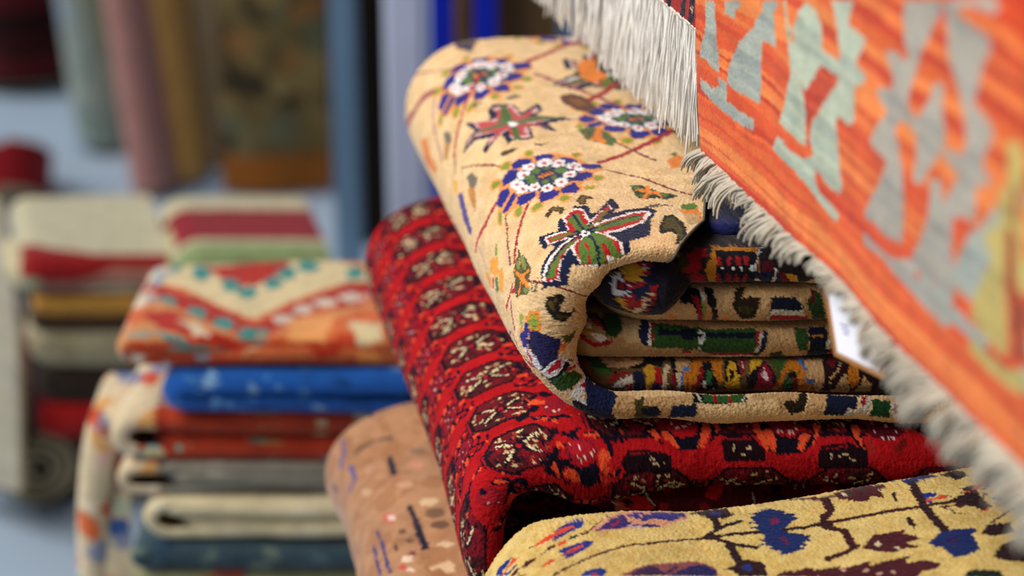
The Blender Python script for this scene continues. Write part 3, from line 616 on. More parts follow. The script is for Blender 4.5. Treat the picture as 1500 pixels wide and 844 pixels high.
('cream','P','5E7A3C',0,[(0.39,3.21),(0.27,2.85),(0.16,2.86),(0.04,2.68),(-0.16,2.79),(-0.24,2.89),(-0.32,3.08),(-0.32,3.26),(-0.32,3.35),(-0.16,3.61),(-0.07,3.6),(0.16,3.59),(0.28,3.4),(0.28,3.22)]),
('cream','P','5E7A3C',0,[(-0.24,2.44),(-0.32,2.17),(-0.5,2.19),(-0.58,2.2),(-0.75,2.31),(-0.92,2.41),(-1,2.51),(-1,2.78),(-0.92,3.04),(-0.83,3.03),(-0.67,2.93),(-0.5,2.91),(-0.32,2.8),(-0.32,2.53)]),
('cream','P','5E7A3C',0,[(-0.24,1.72),(-0.24,1.63),(-0.41,1.47),(-0.58,1.4),(-0.67,1.59),(-0.83,1.6),(-0.92,1.88),(-0.92,2.14),(-0.83,2.22),(-0.75,2.31),(-0.58,2.29),(-0.41,2.18),(-0.32,2.09),(-0.24,1.81)]),
('cream','P','5E7A3C',0,[(0.48,1.32),(0.48,1.23),(0.37,1.06),(0.15,0.9),(0.04,0.82),(-0.07,1),(-0.07,1.27),(-0.07,1.44),(-0.07,1.53),(0.04,1.61),(0.15,1.6),(0.26,1.6),(0.37,1.5),(0.49,1.5)]),
('cream','P','5E7A3C',0,[(1.16,1.46),(1.15,1.28),(1.04,1.29),(0.93,1.21),(0.82,1.21),(0.7,1.22),(0.71,1.57),(0.71,1.66),(0.71,1.75),(0.83,1.83),(0.95,2),(1.06,2),(1.17,1.9),(1.17,1.73)]),
('cream','P','5E7A3C',0,[(1.1,3.18),(1.09,3.08),(0.97,3),(0.86,3),(0.74,2.92),(0.62,3.02),(0.51,3.11),(0.51,3.3),(0.51,3.2),(0.63,3.38),(0.75,3.38),(0.87,3.46),(0.98,3.36),(1.1,3.27)]),
('cream','P','5E7A3C',0,[(2.01,2.59),(2,2.41),(1.75,2.06),(1.63,2.06),(1.4,1.98),(1.3,2.35),(1.19,2.44),(1.07,2.45),(1.2,2.81),(1.32,2.8),(1.56,2.97),(1.81,3.24),(1.91,2.96),(2.02,2.77)]),
('cream','P','E8883A',0,[(-0.07,2.42),(0.96,2.54),(1.07,2.27),(0.04,1.88)]),
('cream','P','9A5028',0,[(0.27,2.4),(0.85,2.55),(0.84,2.28),(0.27,2.22)]),
('cream','P','2A2A44',0,[(-2.62,16.56),(-2.11,15.53),(-1,14.16),(-0.75,15.78),(-0.24,16.42),(0.39,15.96),(1.16,15.94),(1.42,13.96),(1.57,13.96),(3.02,15.58),(3.1,14.26),(2.11,12.66),(5.03,12.24),(2.76,11.17),(2.94,9.62),(2.39,9.73),(2.01,10.46),(1.33,11.1),(1.12,8.65),(0.59,8.47),(-0.41,9.02),(-0.92,8.75),(-0.83,10.88),(-2.62,9.51),(-2.62,10.52),(-1.68,11.36),(-2.79,12.91),(-4.15,12.92),(-3.3,14.12),(-2.28,14.36),(-2.62,15.79)]),
('cream','P','E0B0B0',0,[(-2.19,15.65),(-0.75,13.82),(-0.32,14.12),(-0.41,15.87),(0.08,15.52),(1.16,15.72),(1.25,13.32),(2.82,14.81),(2.79,14.15),(1.52,12.67),(3.09,11.9),(1.19,11.2),(2.83,10.03),(1.19,11),(0.86,8.76),(-0.41,9.22),(-0.32,11.05),(-2.28,10.29),(-1.77,11.16),(-1,11.41),(-2.7,13.64),(-3.64,13.3),(-3.05,13.99),(-1.94,13.58),(-2.19,15.1)]),
('cream','P','C05050',0,[(-2.03,15.31),(-0.58,13.38),(-0.24,15.2),(0.38,15.29),(0.84,15.28),(1.1,13.11),(2.66,14.7),(1.52,12.46),(2.64,11.59),(1.07,11.83),(2.44,10.55),(0.9,11),(0.73,9.26),(-0.32,9.51),(-0.32,11.26),(-2.03,10.46),(-1,11.41),(-2.28,13.4),(-3.21,13.58),(-1.86,13.36)]),
('cream','P','6A7048',0,[(-3.13,13.78),(-1.94,13.58),(-0.67,12.85),(0.39,15.96),(0.69,15.73),(0.5,12.48),(2.42,12.97),(4.61,12.47),(1.35,11.72),(0.49,11.54),(0.19,8.78),(-0.24,9.21),(0.07,11.65),(-0.83,12.13),(-2.45,13.52)]),
('cream','P','4E7038',0,[(0.08,15.3),(0.53,15.4),(0.5,12.48),(0.19,8.78),(-0.24,8.9),(0.07,11.76)]),
('cream','P','F4F0F0',0,[(0.49,11.54),(0.49,11.43),(0.35,11.33),(0.21,11.23),(0.07,11.34),(-0.07,11.45),(-0.07,11.97),(-0.07,11.87),(0.07,12.29),(0.07,12.29),(0.21,12.28),(0.5,12.38),(0.5,12.17),(0.64,11.85)]),
('cream','P','5A4A34',0,[(-1.6,8.22),(-0.67,7.84),(-0.32,7.52),(-0.83,7.17),(-1.68,7.54)]),
('cream','P','5A4A34',0,[(0.84,7.86),(1.35,7.35),(2.02,7.62),(1.34,7.05),(0.83,7.37)]),
('cream','P','7A6A50',0,[(-1.51,18.28),(-1.09,18.03),(-0.58,17.1),(-1.17,17.7),(-1.43,17.15)]),
('cream','P','7A6A50',0,[(0.87,17.18),(1.69,17.61),(2.15,17.16),(1.18,16.5)]),
('cream','P','8A9A40',0,[(-5.76,-1.54),(-5.26,-1.02),(-5.51,-1.95),(-5.93,-2.55),(-6.11,-2.15)]),
('cream','P','F0A03C',0,[(-6.95,-1.26),(-6.45,-1.5),(-5.93,-2.7),(-6.19,-3.23),(-6.78,-3.81),(-7.3,-2.84),(-7.47,-1.59)]),
('cream','P','F0A03C',0,[(-8.06,-0.09),(-7.89,-1.38),(-8.4,-2.29),(-8.82,-1.3),(-8.48,-0.13)]),
('cream','P','F0A03C',0,[(-6.45,-3.75),(-6.02,-4.29),(-6.36,-5.07),(-7.21,-5.72),(-7.64,-4.65)]),
('cream','P','6A8040',0,[(-7.3,-2.99),(-6.95,-3.74),(-7.64,-4.51),(-8.23,-3.58),(-7.8,-3.32)]),
('cream','P','C83A40',0,[(-7.64,-2.31),(-7.38,-2.84),(-8.15,-2.96),(-8.4,-2.37)]),
('cream','P','5A5230',0,[(-4.15,-5.38),(-3.98,-5.63),(-4.24,-6.51),(-3.89,-6.5),(-3.89,-7.88),(-3.89,-8.87),(-4.07,-8.91),(-4.57,-9.54),(-5,-10.22),(-5.59,-10.03),(-5.59,-9.57),(-6.19,-8.9),(-5.93,-7.94),(-5.51,-7.37),(-5.34,-6.57),(-4.83,-6.28),(-4.57,-5.96),(-4.41,-6.13)]),
('cream','P','7E8A50',0,[(-4.32,-6.5),(-3.98,-6.69),(-4.07,-7.78),(-4.32,-8.27),(-4.57,-7.7)]),
('cream','P','7E8A50',0,[(-4.83,-6.28),(-4.41,-6.48),(-4.74,-7.33),(-5,-7.09)]),
('cream','P','7E8A50',0,[(-5.17,-9.31),(-4.91,-9.94),(-5.34,-10.05),(-5.43,-9.58)]),
('cream','P','F09038',0,[(-5.26,-6.51),(-4.83,-8.13),(-4.15,-8.5),(-4.07,-8.84),(-4.74,-8.53),(-4.74,-9.95),(-4.91,-9.94),(-5.09,-8.62),(-5.76,-9.25),(-5.93,-8.85),(-5.17,-8.41),(-5.26,-6.92)]),
('cream','P','F09038',0,[(-4.41,-6.34),(-4.32,-6.43),(-4.83,-7.93),(-4.91,-8.05)]),
('cream','P','B82838',0,[(-6.45,-7.31),(-5.93,-7.74),(-5.85,-8.08),(-6.19,-8.25),(-6.53,-7.44)]),
('cream','L','4A4232',0.1,[(-5,-10.37),(-4.41,-10.14)]),
('cream','L','4A4232',0.1,[(-4.83,-10.53),(-3.98,-10.19)]),
('cream','L','8A8058',0.1,[(-4.83,-10.68),(-4.07,-10.32)]),
('cream','P','241C14',0,[(-5.17,-11.56),(-4.57,-11.56),(-3.81,-12.1),(-3.64,-12.5),(-4.15,-12.68),(-4.74,-12.58),(-5.17,-12.76),(-5,-13.49),(-3.98,-13.62),(-4.57,-13.72),(-5.68,-13.55),(-6.36,-13.12),(-6.19,-12.49),(-5.76,-12.02)]),
('cream','P','5A4A1C',0,[(-4.91,-11.71),(-4.32,-12.13),(-5.43,-12.32),(-5.34,-12.01)]),
('cream','P','4A4420',0,[(-5.76,-12.48),(-5.34,-13.37),(-6.11,-13.11),(-6.02,-12.8)]),
('cream','P','F0963A',0,[(-6.61,-11.71),(-7.12,-11.71),(-7.55,-11.71),(-7.89,-11.4),(-7.89,-11.25),(-7.72,-11.09),(-7.47,-10.78),(-7.12,-10.62),(-6.7,-10.61),(-6.28,-10.78),(-6.02,-10.94),(-5.85,-11.25),(-5.93,-11.4),(-6.28,-11.56)]),
('cream','P','F0963A',0,[(-7.47,-11.09),(-6.61,-11.71),(-7.04,-11.87),(-7.8,-11.56)]),
('cream','P','94A040',0,[(-7.12,-10.3),(-7.3,-10.3),(-7.55,-10.31),(-7.64,-10.31),(-7.64,-10.16),(-7.55,-10.16),(-7.47,-10),(-7.21,-9.99),(-7.04,-9.83),(-6.87,-9.99),(-6.7,-9.99),(-6.7,-9.99),(-6.7,-10.14),(-6.87,-10.3)]),
('cream','P','94A040',0,[(-6.7,-11.56),(-7.04,-11.56),(-7.3,-11.4),(-7.38,-11.4),(-7.47,-11.24),(-7.38,-11.09),(-7.21,-10.93),(-7.04,-10.77),(-6.7,-10.93),(-6.53,-10.93),(-6.36,-11.09),(-6.28,-11.09),(-6.36,-11.24),(-6.53,-11.4)]),
('cream','P','F0963A',0,[(-7.8,-10.01),(-7.64,-10.47),(-8.15,-10.34),(-8.06,-10.18)]),
('cream','P','2E2B84',0,[(-8.15,-10.03),(-7.97,-10.48),(-7.04,-10.61),(-7.04,-10.77),(-7.8,-11.09),(-9.16,-11.13),(-9.25,-10.42),(-8.74,-10.23)]),
('cream','L','D89888',0.1,[(-7.64,-10.94),(-9.08,-10.84)]),
('cream','P','23224E',0,[(-7.64,-11.09),(-7.47,-11.4),(-7.72,-12.02),(-8.4,-13.06),(-8.91,-13.17),(-10.02,-12.9),(-10.44,-12.72),(-11.12,-11.69),(-10.95,-11.08),(-9.42,-11),(-8.48,-10.96)]),
('cream','P','E88038',0,[(-10.02,-12.9),(-8.74,-13.18),(-9.59,-13.64),(-10.1,-13.15)]),
('cream','P','5A5424',0,[(-8.06,-13.09),(-8.23,-13.84),(-7.64,-14.35),(-8.99,-14.03),(-9.59,-13.64),(-8.74,-13.33)]),
('cream','P','ECE6EC',0,[(-8.99,-10.54),(-9.51,-11),(-9.93,-11.29),(-10.95,-11.44),(-11.12,-11.09),(-10.52,-10.8),(-9.68,-10.46)]),
('cream','P','C03040',0,[(-9.16,-10.7),(-9.42,-10.86),(-10.52,-10.93),(-10.52,-10.8),(-9.68,-10.6)]),
('cream','P','10142A',0,[(-10.95,-11.44),(-10.44,-12.72),(-11.89,-13.77),(-12.4,-11.47),(-11.63,-11.12)]),
('cream','P','ECE8EA',0,[(-11.38,-11.1),(-10.78,-12.06),(-10.44,-12.85),(-10.86,-13.16),(-11.72,-12.69),(-11.97,-12.22),(-12.06,-11.46)]),
('cream','P','B82030',0,[(-11.38,-11.68),(-10.61,-12.7),(-10.86,-12.92),(-11.55,-12.71),(-11.55,-12.14),(-11.63,-11.68)]),
('cream','P','ECE8EA',0,[(-11.89,-13.66),(-12.73,-14.09),(-14.1,-13.8),(-14.01,-13.55),(-13.07,-13.52)]),
('cream','P','B82030',0,[(-12.48,-13.84),(-12.99,-14.03),(-13.76,-13.87),(-13.5,-13.73)]),
('cream','P','ECE8EA',0,[(-10.78,-13.05),(-11.72,-13.47),(-12.23,-13.48),(-11.89,-13.33)]),
('cream','P','ECE8EA',0,[(-12.4,-13.24),(-12.65,-13.3),(-12.73,-13.08)]),
('cream','P','2E4A20',0,[(-12.23,-11.57),(-12.14,-12.85),(-12.65,-12.99),(-13.41,-12.71),(-12.4,-11.47)]),
('cream','P','5A8A3A',0,[(-11.97,-12.66),(-12.14,-12.75),(-12.4,-12.61),(-12.23,-12.53)]),
('cream','P','ECE8EA',0,[(-13.84,-12.94),(-14.18,-13.52),(-14.69,-13.54),(-14.86,-13.44)]),
('cream','P','B82030',0,[(-14.18,-13.17),(-14.44,-13.58),(-14.6,-13.38),(-14.6,-13.3)]),
('cream','P','2E4A20',0,[(-12.4,-11.26),(-12.56,-13.21),(-13.93,-13.56),(-13.67,-12.5),(-13.33,-11.48)]),
('cream','P','10142A',0,[(-13.41,-12.71),(-19.19,-6.25),(-17.67,-12.12),(-16.65,-11.74),(-15.11,-11.83),(-13.84,-11.94)]),
('cream','P','ECE8EA',0,[(-13.84,-12.67),(-14.01,-13.46),(-14.69,-13.54),(-14.94,-12.92),(-14.52,-12.18),(-13.93,-11.85),(-13.76,-12.03)]),
('cream','P','B82030',0,[(-14.1,-12.82),(-14.35,-13.33),(-14.69,-13.37),(-14.69,-12.86)]),
('cream','P','ECE8EA',0,[(-13.84,-11.94),(-14.86,-12.17),(-15.62,-12.23),(-15.45,-11.82),(-14.44,-11.75)]),
('cream','P','1C2650',0,[(-15.2,-12.24),(-15.8,-13.27),(-17.58,-13.19),(-17.75,-12.88),(-17.33,-11.73),(-16.73,-11.58)]),
('cream','P','C87830',0,[(-15.54,-12.8),(-16.14,-13.41),(-15.88,-12.78)]),
('tan','L','241A2A',0.42,[(-9.54,19.57),(-9.54,20.11)]),
('tan','L','6A5A84',0.4,[(-12.76,18.5),(-13.32,16.91)]),
('tan','L','6A5A84',0.45,[(-13.74,17.21),(-14.3,16.31)]),
('tan','L','5E5080',0.52,[(-13.32,15.02),(-13.18,13.03),(-14.16,12.53)]),
('tan','L','4A3A5A',0.29,[(-16.4,17.21),(-15.98,15.51)]),
('tan','L','16162C',0.42,[(-9.68,12.93),(-9.68,10.04)]),
('tan','L','14142A',0.42,[(-9.4,4.37),(-9.12,1.38),(-9.12,-1.91)]),
('tan','L','2E2E70',0.25,[(-12.34,4.07),(-12.2,3.27),(-11.92,1.28),(-12.06,-2.3)]),
('tan','L','2E2E70',0.25,[(-12.9,2.87),(-12.76,1.78),(-12.9,-1.41)]),
('tan','L','4A3A2A',0.3,[(-12.34,16.01),(-10.66,16.01),(-9.12,15.61)]),
('tan','L','7A5A44',0.3,[(-11.92,16.31),(-10.24,16.01),(-8.98,15.22)]),
('tan','P','C88868',0,[(-7.3,9.94),(-7.44,9.54),(-7.58,9.44),(-7.86,9.44),(-8,9.64),(-8.28,9.94),(-8.42,10.34),(-8.42,10.74),(-8.28,11.03),(-8,11.13),(-7.86,11.13),(-7.58,11.03),(-7.44,10.64),(-7.3,10.34)]),
('tan','P','C89470',0,[(-8.56,6.95),(-8.56,6.75),(-8.84,6.75),(-9.12,6.85),(-9.4,7.15),(-9.68,7.55),(-9.82,7.95),(-9.82,8.25),(-9.68,8.35),(-9.4,8.35),(-9.26,8.25),(-8.84,7.95),(-8.7,7.55),(-8.56,7.25)]),
('tan','P','D0B088',0,[(-7.3,3.47),(-7.44,3.27),(-7.58,3.17),(-7.86,3.17),(-8.14,3.37),(-8.42,3.67),(-8.56,4.07),(-8.56,4.27),(-8.42,4.47),(-8.28,4.56),(-8,4.47),(-7.72,4.27),(-7.44,4.07),(-7.3,3.77)]),
('tan','P','C06050',0,[(-10.52,3.77),(-10.52,3.47),(-10.8,3.47),(-10.94,3.57),(-11.22,3.87),(-11.5,4.27),(-11.64,4.76),(-11.64,5.06),(-11.5,5.26),(-11.36,5.36),(-11.08,5.16),(-10.8,4.86),(-10.66,4.56),(-10.52,4.17)]),
('tan','P','E0C0B0',0,[(-10.52,3.77),(-10.52,3.67),(-10.66,3.67),(-10.8,3.67),(-10.94,3.87),(-11.08,4.07),(-11.22,4.37),(-11.22,4.56),(-11.22,4.76),(-11.08,4.76),(-10.94,4.66),(-10.8,4.56),(-10.66,4.27),(-10.52,4.07)]),
('tan','P','6A4A34',0,[(-9.82,1.18),(-9.96,1.18),(-9.96,1.08),(-10.1,1.18),(-10.24,1.28),(-10.38,1.48),(-10.52,1.78),(-10.52,1.88),(-10.38,1.88),(-10.38,1.98),(-10.24,1.88),(-10.1,1.78),(-9.96,1.58),(-9.96,1.38)]),
('tan','P','6A4A34',0,[(-9.68,-0.31),(-9.82,-0.31),(-9.82,-0.41),(-9.96,-0.31),(-10.1,-0.21),(-10.1,-0.01),(-10.24,0.19),(-10.24,0.28),(-10.24,0.38),(-10.1,0.38),(-9.96,0.28),(-9.82,0.19),(-9.82,-0.01),(-9.68,-0.11)]),
('tan','P','7A3A34',0,[(-9.82,-2),(-9.82,-2.1),(-9.96,-2.1),(-10.1,-2.1),(-10.24,-2),(-10.24,-1.81),(-10.38,-1.61),(-10.38,-1.41),(-10.24,-1.41),(-10.24,-1.31),(-10.1,-1.41),(-9.96,-1.51),(-9.82,-1.71),(-9.82,-1.81)]),
('tan','P','E0C0A8',0,[(-10.24,-2.4),(-10.24,-2.6),(-10.38,-2.6),(-10.66,-2.5),(-10.8,-2.3),(-10.94,-2),(-10.94,-1.81),(-10.94,-1.61),(-10.94,-1.41),(-10.8,-1.41),(-10.52,-1.61),(-10.38,-1.81),(-10.24,-2),(-10.24,-2.2)]),
('tan','P','C05040',0,[(-10.8,-3),(-10.8,-3),(-10.94,-3),(-11.08,-3),(-11.22,-2.9),(-11.36,-2.7),(-11.36,-2.5),(-11.36,-2.3),(-11.22,-2.3),(-11.22,-2.3),(-11.08,-2.4),(-10.94,-2.5),(-10.8,-2.7),(-10.8,-2.9)]),
('tan','P','E0C0A8',0,[(-10.52,-3.65),(-10.52,-3.65),(-10.66,-3.65),(-10.66,-3.65),(-10.8,-3.65),(-10.94,-3.33),(-10.94,-3.33),(-10.94,-3.33),(-10.8,-3),(-10.8,-3),(-10.66,-3),(-10.52,-3.33),(-10.52,-3.33),(-10.52,-3.65)]),
('tan','P','CFB08C',0,[(-7.3,-2.5),(-7.44,-2.7),(-7.58,-2.7),(-7.86,-2.7),(-8,-2.5),(-8.28,-2.3),(-8.42,-2.1),(-8.42,-1.91),(-8.28,-1.81),(-8.14,-1.81),(-7.86,-1.81),(-7.72,-2),(-7.44,-2.2),(-7.3,-2.4)]),
('tan','P','E0B890',0,[(-7.72,-4.64),(-7.86,-4.96),(-8.14,-4.96),(-8.56,-4.96),(-8.84,-4.64),(-9.12,-4.31),(-9.4,-4.31),(-9.4,-3.98),(-9.26,-3.98),(-8.98,-3.98),(-8.7,-3.98),(-8.28,-3.98),(-8,-4.31),(-7.86,-4.64)]),
('tan','P','D06040',0,[(-8.42,-4.31),(-8.56,-4.64),(-8.56,-4.64),(-8.7,-4.64),(-8.84,-4.31),(-8.98,-4.31),(-8.98,-4.31),(-8.98,-4.31),(-8.98,-4.31),(-8.84,-4.31),(-8.7,-4.31),(-8.56,-4.31),(-8.56,-4.31),(-8.42,-4.31)]),
('tan','P','7A5A40',0,[(-7.02,1.58),(-7.16,1.38),(-7.3,1.28),(-7.58,1.28),(-8,1.48),(-8.28,1.88),(-8.42,2.18),(-8.42,2.47),(-8.28,2.77),(-8,2.77),(-7.72,2.77),(-7.44,2.57),(-7.16,2.28),(-7.02,1.98)]),
('tan','P','6A4A38',0,[(-7.02,-0.01),(-7.16,-0.21),(-7.44,-0.31),(-7.58,-0.31),(-7.86,-0.11),(-8.14,0.09),(-8.28,0.38),(-8.28,0.68),(-8.14,0.98),(-8,0.98),(-7.72,0.98),(-7.44,0.78),(-7.16,0.58),(-7.02,0.28)]),
('tan','P','B8886A',0,[(-11.22,12.23),(-11.36,12.03),(-11.5,11.93),(-11.64,11.93),(-11.92,12.13),(-12.06,12.43),(-12.06,12.83),(-12.06,13.12),(-11.92,13.32),(-11.78,13.42),(-11.64,13.42),(-11.36,13.22),(-11.22,12.93),(-11.22,12.63)]),
('tan','P','8A6A54',0,[(-6.74,12.33),(-6.88,12.13),(-7.02,12.03),(-7.3,12.03),(-7.58,12.23),(-7.86,12.43),(-8,12.73),(-8,12.93),(-7.86,13.12),(-7.72,13.22),(-7.44,13.12),(-7.16,13.03),(-6.88,12.83),(-6.74,12.53)]),
('tan','P','C09874',0,[(-11.92,9.34),(-12.06,9.14),(-12.2,9.14),(-12.48,9.34),(-12.62,9.54),(-12.9,9.94),(-12.9,10.24),(-13.04,10.64),(-12.9,10.74),(-12.62,10.64),(-12.48,10.54),(-12.2,10.24),(-12.06,9.94),(-11.92,9.64)]),
('tan','P','5A3A2A',0,[(-10.8,-0.11),(-10.8,-0.31),(-10.94,-0.41),(-10.94,-0.41),(-11.08,-0.31),(-11.08,-0.11),(-11.08,0.09),(-11.08,0.28),(-11.08,0.48),(-10.94,0.58),(-10.94,0.68),(-10.8,0.58),(-10.8,0.38),(-10.8,0.19)]),
('k1','P','DCC89C',0,[(-3.2,16.26),(0.7,16.44),(10.6,16.44),(16,16.26),(21.4,15.92),(22,11.45),(18.4,11.45),(13.9,10.93),(10,7.25),(7.3,3.83),(3.7,6.72),(-0.2,10.93),(-3.5,12.24),(-4.1,14.87)]),
('k1','P','D09060',0,[(13.3,16.44),(16.9,16.26),(21.4,15.92),(21.4,15.66),(16.3,14.08)]),
('k1','P','B02C20',0,[(0.1,16.44),(2.2,15.66),(5.5,16.44),(9.1,16.44),(8.8,13.55),(6.1,10.4),(3.1,12.77)]),
('k1','P','3E8C88',0,[(-1.1,16.44),(-1.1,15.92),(-1.1,15.13),(-1.4,14.87),(-1.7,14.87),(-2.3,15.39),(-2.6,15.92),(-2.9,16.26),(-2.6,16.44),(-2.6,16.44),(-2,16.44),(-1.7,16.44),(-1.4,16.44),(-1.1,16.44)]),
('k1','P','3E8C88',0,[(1.9,14.08),(1.9,13.55),(1.9,12.77),(1.6,12.5),(1.3,12.5),(0.7,13.03),(0.4,13.55),(0.1,14.34),(0.1,14.87),(0.1,15.66),(0.4,15.92),(1,15.66),(1.3,15.39),(1.6,14.87)]),
('k1','P','3E8C88',0,[(5.2,10.93),(5.2,10.4),(4.9,9.87),(4.6,9.61),(4.3,9.61),(4,9.87),(3.7,10.4),(3.4,11.19),(3.4,11.71),(3.4,12.5),(3.7,12.77),(4.3,12.5),(4.6,12.24),(4.9,11.71)]),
('k1','P','3E8C88',0,[(7,9.35),(7,8.82),(6.7,8.3),(6.4,8.03),(6.1,8.03),(5.8,8.3),(5.5,8.56),(5.2,9.35),(5.2,10.14),(5.2,10.66),(5.8,10.66),(6.1,10.93),(6.4,10.66),(6.7,10.14)]),
('k1','P','3E8C88',0,[(9.1,11.45),(9.1,10.66),(8.8,10.4),(8.5,10.14),(8.2,9.87),(7.9,10.14),(7.6,10.66),(7.3,11.45),(7.3,12.24),(7.6,12.5),(7.9,12.77),(8.2,12.77),(8.5,12.5),(8.8,11.98)]),
('k1','P','3E8C88',0,[(10,13.55),(10,12.77),(10,12.24),(9.7,11.98),(9.1,12.24),(8.8,12.24),(8.5,12.77),(8.2,13.55),(8.2,14.34),(8.5,14.61),(8.8,14.87),(9.1,15.13),(9.7,14.61),(10,14.08)]),
('k1','P','3E8C88',0,[(11.8,14.87),(11.8,14.34),(11.5,13.82),(11.2,13.55),(10.9,13.55),(10.3,13.82),(10,14.34),(10,14.87),(10,15.66),(10,16.44),(10.3,16.44),(10.9,16.26),(11.2,16.26),(11.5,15.66)]),
('k1','P','3E8C88',0,[(16.3,13.55),(16.3,13.03),(16,12.5),(15.7,12.24),(15.4,12.24),(15.1,12.24),(14.8,12.77),(14.5,13.55),(14.5,14.34),(14.8,14.61),(15.1,15.13),(15.4,15.13),(16,14.61),(16.3,14.08)]),
('k1','P','3E8C88',0,[(19,13.82),(19,13.03),(18.7,12.5),(18.4,12.24),(18.1,12.24),(17.8,12.5),(17.5,13.03),(17.2,13.82),(17.2,14.34),(17.5,14.87),(17.8,15.13),(18.1,15.39),(18.4,15.13),(18.7,14.61)]),
('k1','P','B02C20',0,[(-4.4,13.55),(-1.4,10.66),(2.8,7.25),(7.6,2.78),(10.9,7.25),(14.8,11.45),(21.7,12.77),(22,9.35),(16.9,8.56),(12.7,5.93),(9.1,1.01),(8.2,0.42),(4.6,1.73),(0.7,5.67),(-3.5,9.35)]),
('k1','P','3E8C88',0,[(-0.2,7.51),(-0.2,6.72),(-0.2,5.93),(-0.5,5.67),(-1.1,5.93),(-1.4,5.93),(-1.7,6.46),(-2,7.25),(-2,8.03),(-1.7,8.3),(-1.4,8.82),(-1.1,8.82),(-0.5,8.3),(-0.2,8.03)]),
('k1','P','3E8C88',0,[(3.1,4.88),(3.1,4.09),(2.8,3.83),(2.5,3.3),(2.2,3.3),(1.6,3.83),(1.3,4.09),(1.3,4.62),(1.3,5.41),(1.3,5.93),(1.6,6.46),(2.2,6.19),(2.5,5.93),(2.8,5.67)]),
('k1','P','3E8C88',0,[(5.8,2.78),(5.8,1.99),(5.5,1.73),(5.2,1.2),(4.9,1.2),(4.3,1.46),(4,1.99),(4,2.51),(4,3.04),(4,3.83),(4.3,4.09),(4.9,4.09),(5.2,3.83),(5.5,3.3)]),
('k1','P','3E8C88',0,[(8.2,0.81),(8.2,0.62),(7.9,0.23),(7.6,0.23),(7,0.23),(6.7,0.23),(6.4,0.42),(6.4,0.81),(6.4,1.2),(6.4,1.99),(6.7,2.25),(7.3,1.99),(7.6,1.99),(7.9,1.46)]),
('k1','P','3E8C88',0,[(9.1,0.81),(9.1,0.42),(8.8,0.23),(8.5,0.23),(8.2,0.03),(7.6,0.23),(7.6,0.42),(7.3,0.81),(7.3,1.2),(7.6,1.73),(7.9,1.99),(8.2,1.99),(8.8,1.73),(9.1,1.2)]),
('k1','P','D0C0B0',0,[(10.9,3.83),(10.9,3.57),(10.6,3.3),(10.3,3.04),(10,2.78),(9.4,3.04),(9.1,3.57),(9.1,3.83),(9.1,4.35),(9.4,4.62),(9.7,4.88),(10,4.88),(10.6,4.62),(10.9,4.35)]),
('k1','P','D0C0B0',0,[(12.4,5.93),(12.4,5.41),(12.1,5.14),(11.8,4.88),(11.5,4.88),(10.9,5.14),(10.6,5.41),(10.6,5.67),(10.6,6.19),(10.9,6.46),(11.2,6.72),(11.5,6.98),(12.1,6.72),(12.4,6.19)]),
('k1','P','D0C0B0',0,[(14.5,7.25),(14.5,6.98),(14.2,6.46),(13.9,6.19),(13.3,6.46),(13,6.46),(12.7,6.72),(12.4,7.25),(12.4,7.77),(12.7,8.03),(13.3,8.3),(13.6,8.3),(14.2,8.03),(14.5,7.77)]),
('k1','P','D0C0B0',0,[(16.6,8.3),(16.6,7.77),(16.3,7.51),(16,7.25),(15.4,7.25),(15.1,7.51),(14.8,7.77),(14.5,8.3),(14.5,8.82),(14.8,9.09),(15.4,9.35),(15.7,9.35),(16.3,9.09),(16.6,8.82)]),
('k1','P','D0C0B0',0,[(19.3,9.09),(19,8.56),(19,8.03),(18.4,8.03),(18.1,8.03),(17.5,8.3),(17.2,8.56),(17.2,9.09),(17.2,9.61),(17.5,9.87),(17.8,10.14),(18.4,10.14),(18.7,9.87),(19,9.61)]),
('k1','P','CC8A58',0,[(-3.5,9.35),(0.7,5.67),(4.6,1.73),(8.2,0.23),(10.6,1.99),(14.5,5.93),(22,8.56),(22.3,6.72),(16.3,5.67),(11.5,1.01),(-14.9,-1.52),(-0.8,3.57)]),
('k1','P','B02C20',0,[(-2.6,4.62),(-0.2,5.67),(3.1,1.46),(6.7,0.03),(6.7,-1.33),(3.4,-0.16),(-0.8,1.46)]),
('k1','P','D8C8A8',0,[(0.7,3.57),(2.5,2.51),(4,0.42),(2.5,0.42)]),
('k1','P','3E8C88',0,[(-0.5,0.62),(1,0.42),(3.7,-0.55),(6.7,-0.94),(0.4,-0.74)]),
('k1','P','5E9A98',0,[(-1.1,1.01),(0.1,0.62),(-10.4,-0.16),(-9.5,-0.74)]),
('k1','P','DCC89C',0,[(15.7,3.57),(18.7,2.51),(19.3,-0.16),(16.9,-0.55)]),
('k1','P','E8A060',0,[(10.3,3.83),(14.5,4.88),(14.2,-0.16),(10.9,-0.55)]),
('k1','P','B03820',0,[(14.2,0.23),(16.9,-0.36),(-28.4,-0.74),(-25.1,-0.74)]),
('k1','P','C84828',0,[(-0.2,-1.52),(-15.2,-0.94),(-20,0.03),(-30.2,-0.16),(-30.2,0.62),(-17.3,0.62),(-11.3,0.42)]),
('cloop','P','1B2240',0,[(3.03,1.49),(3.24,1.9),(3.76,2.82),(4.18,3.02),(4.7,3.12),(4.8,0.87),(4.29,-2.51),(3.66,-1.79),(3.45,-0.67),(3.24,0.67)]),
('cloop','P','8A7020',0,[(3.03,1.49),(3.24,1.69),(3.34,0.87),(3.24,0.67)]),
('cloop','P','D8A030',0,[(3.55,1.79),(3.66,2.41),(3.76,2.61),(4.08,2.41),(4.29,1.59),(4.18,0.97),(3.97,0.56),(3.76,0.87),(3.55,1.18)]),
('cloop','P','B81E28',0,[(3.76,2.61),(3.97,2.71),(4.29,1.79),(4.18,1.79),(3.87,2.3)]),
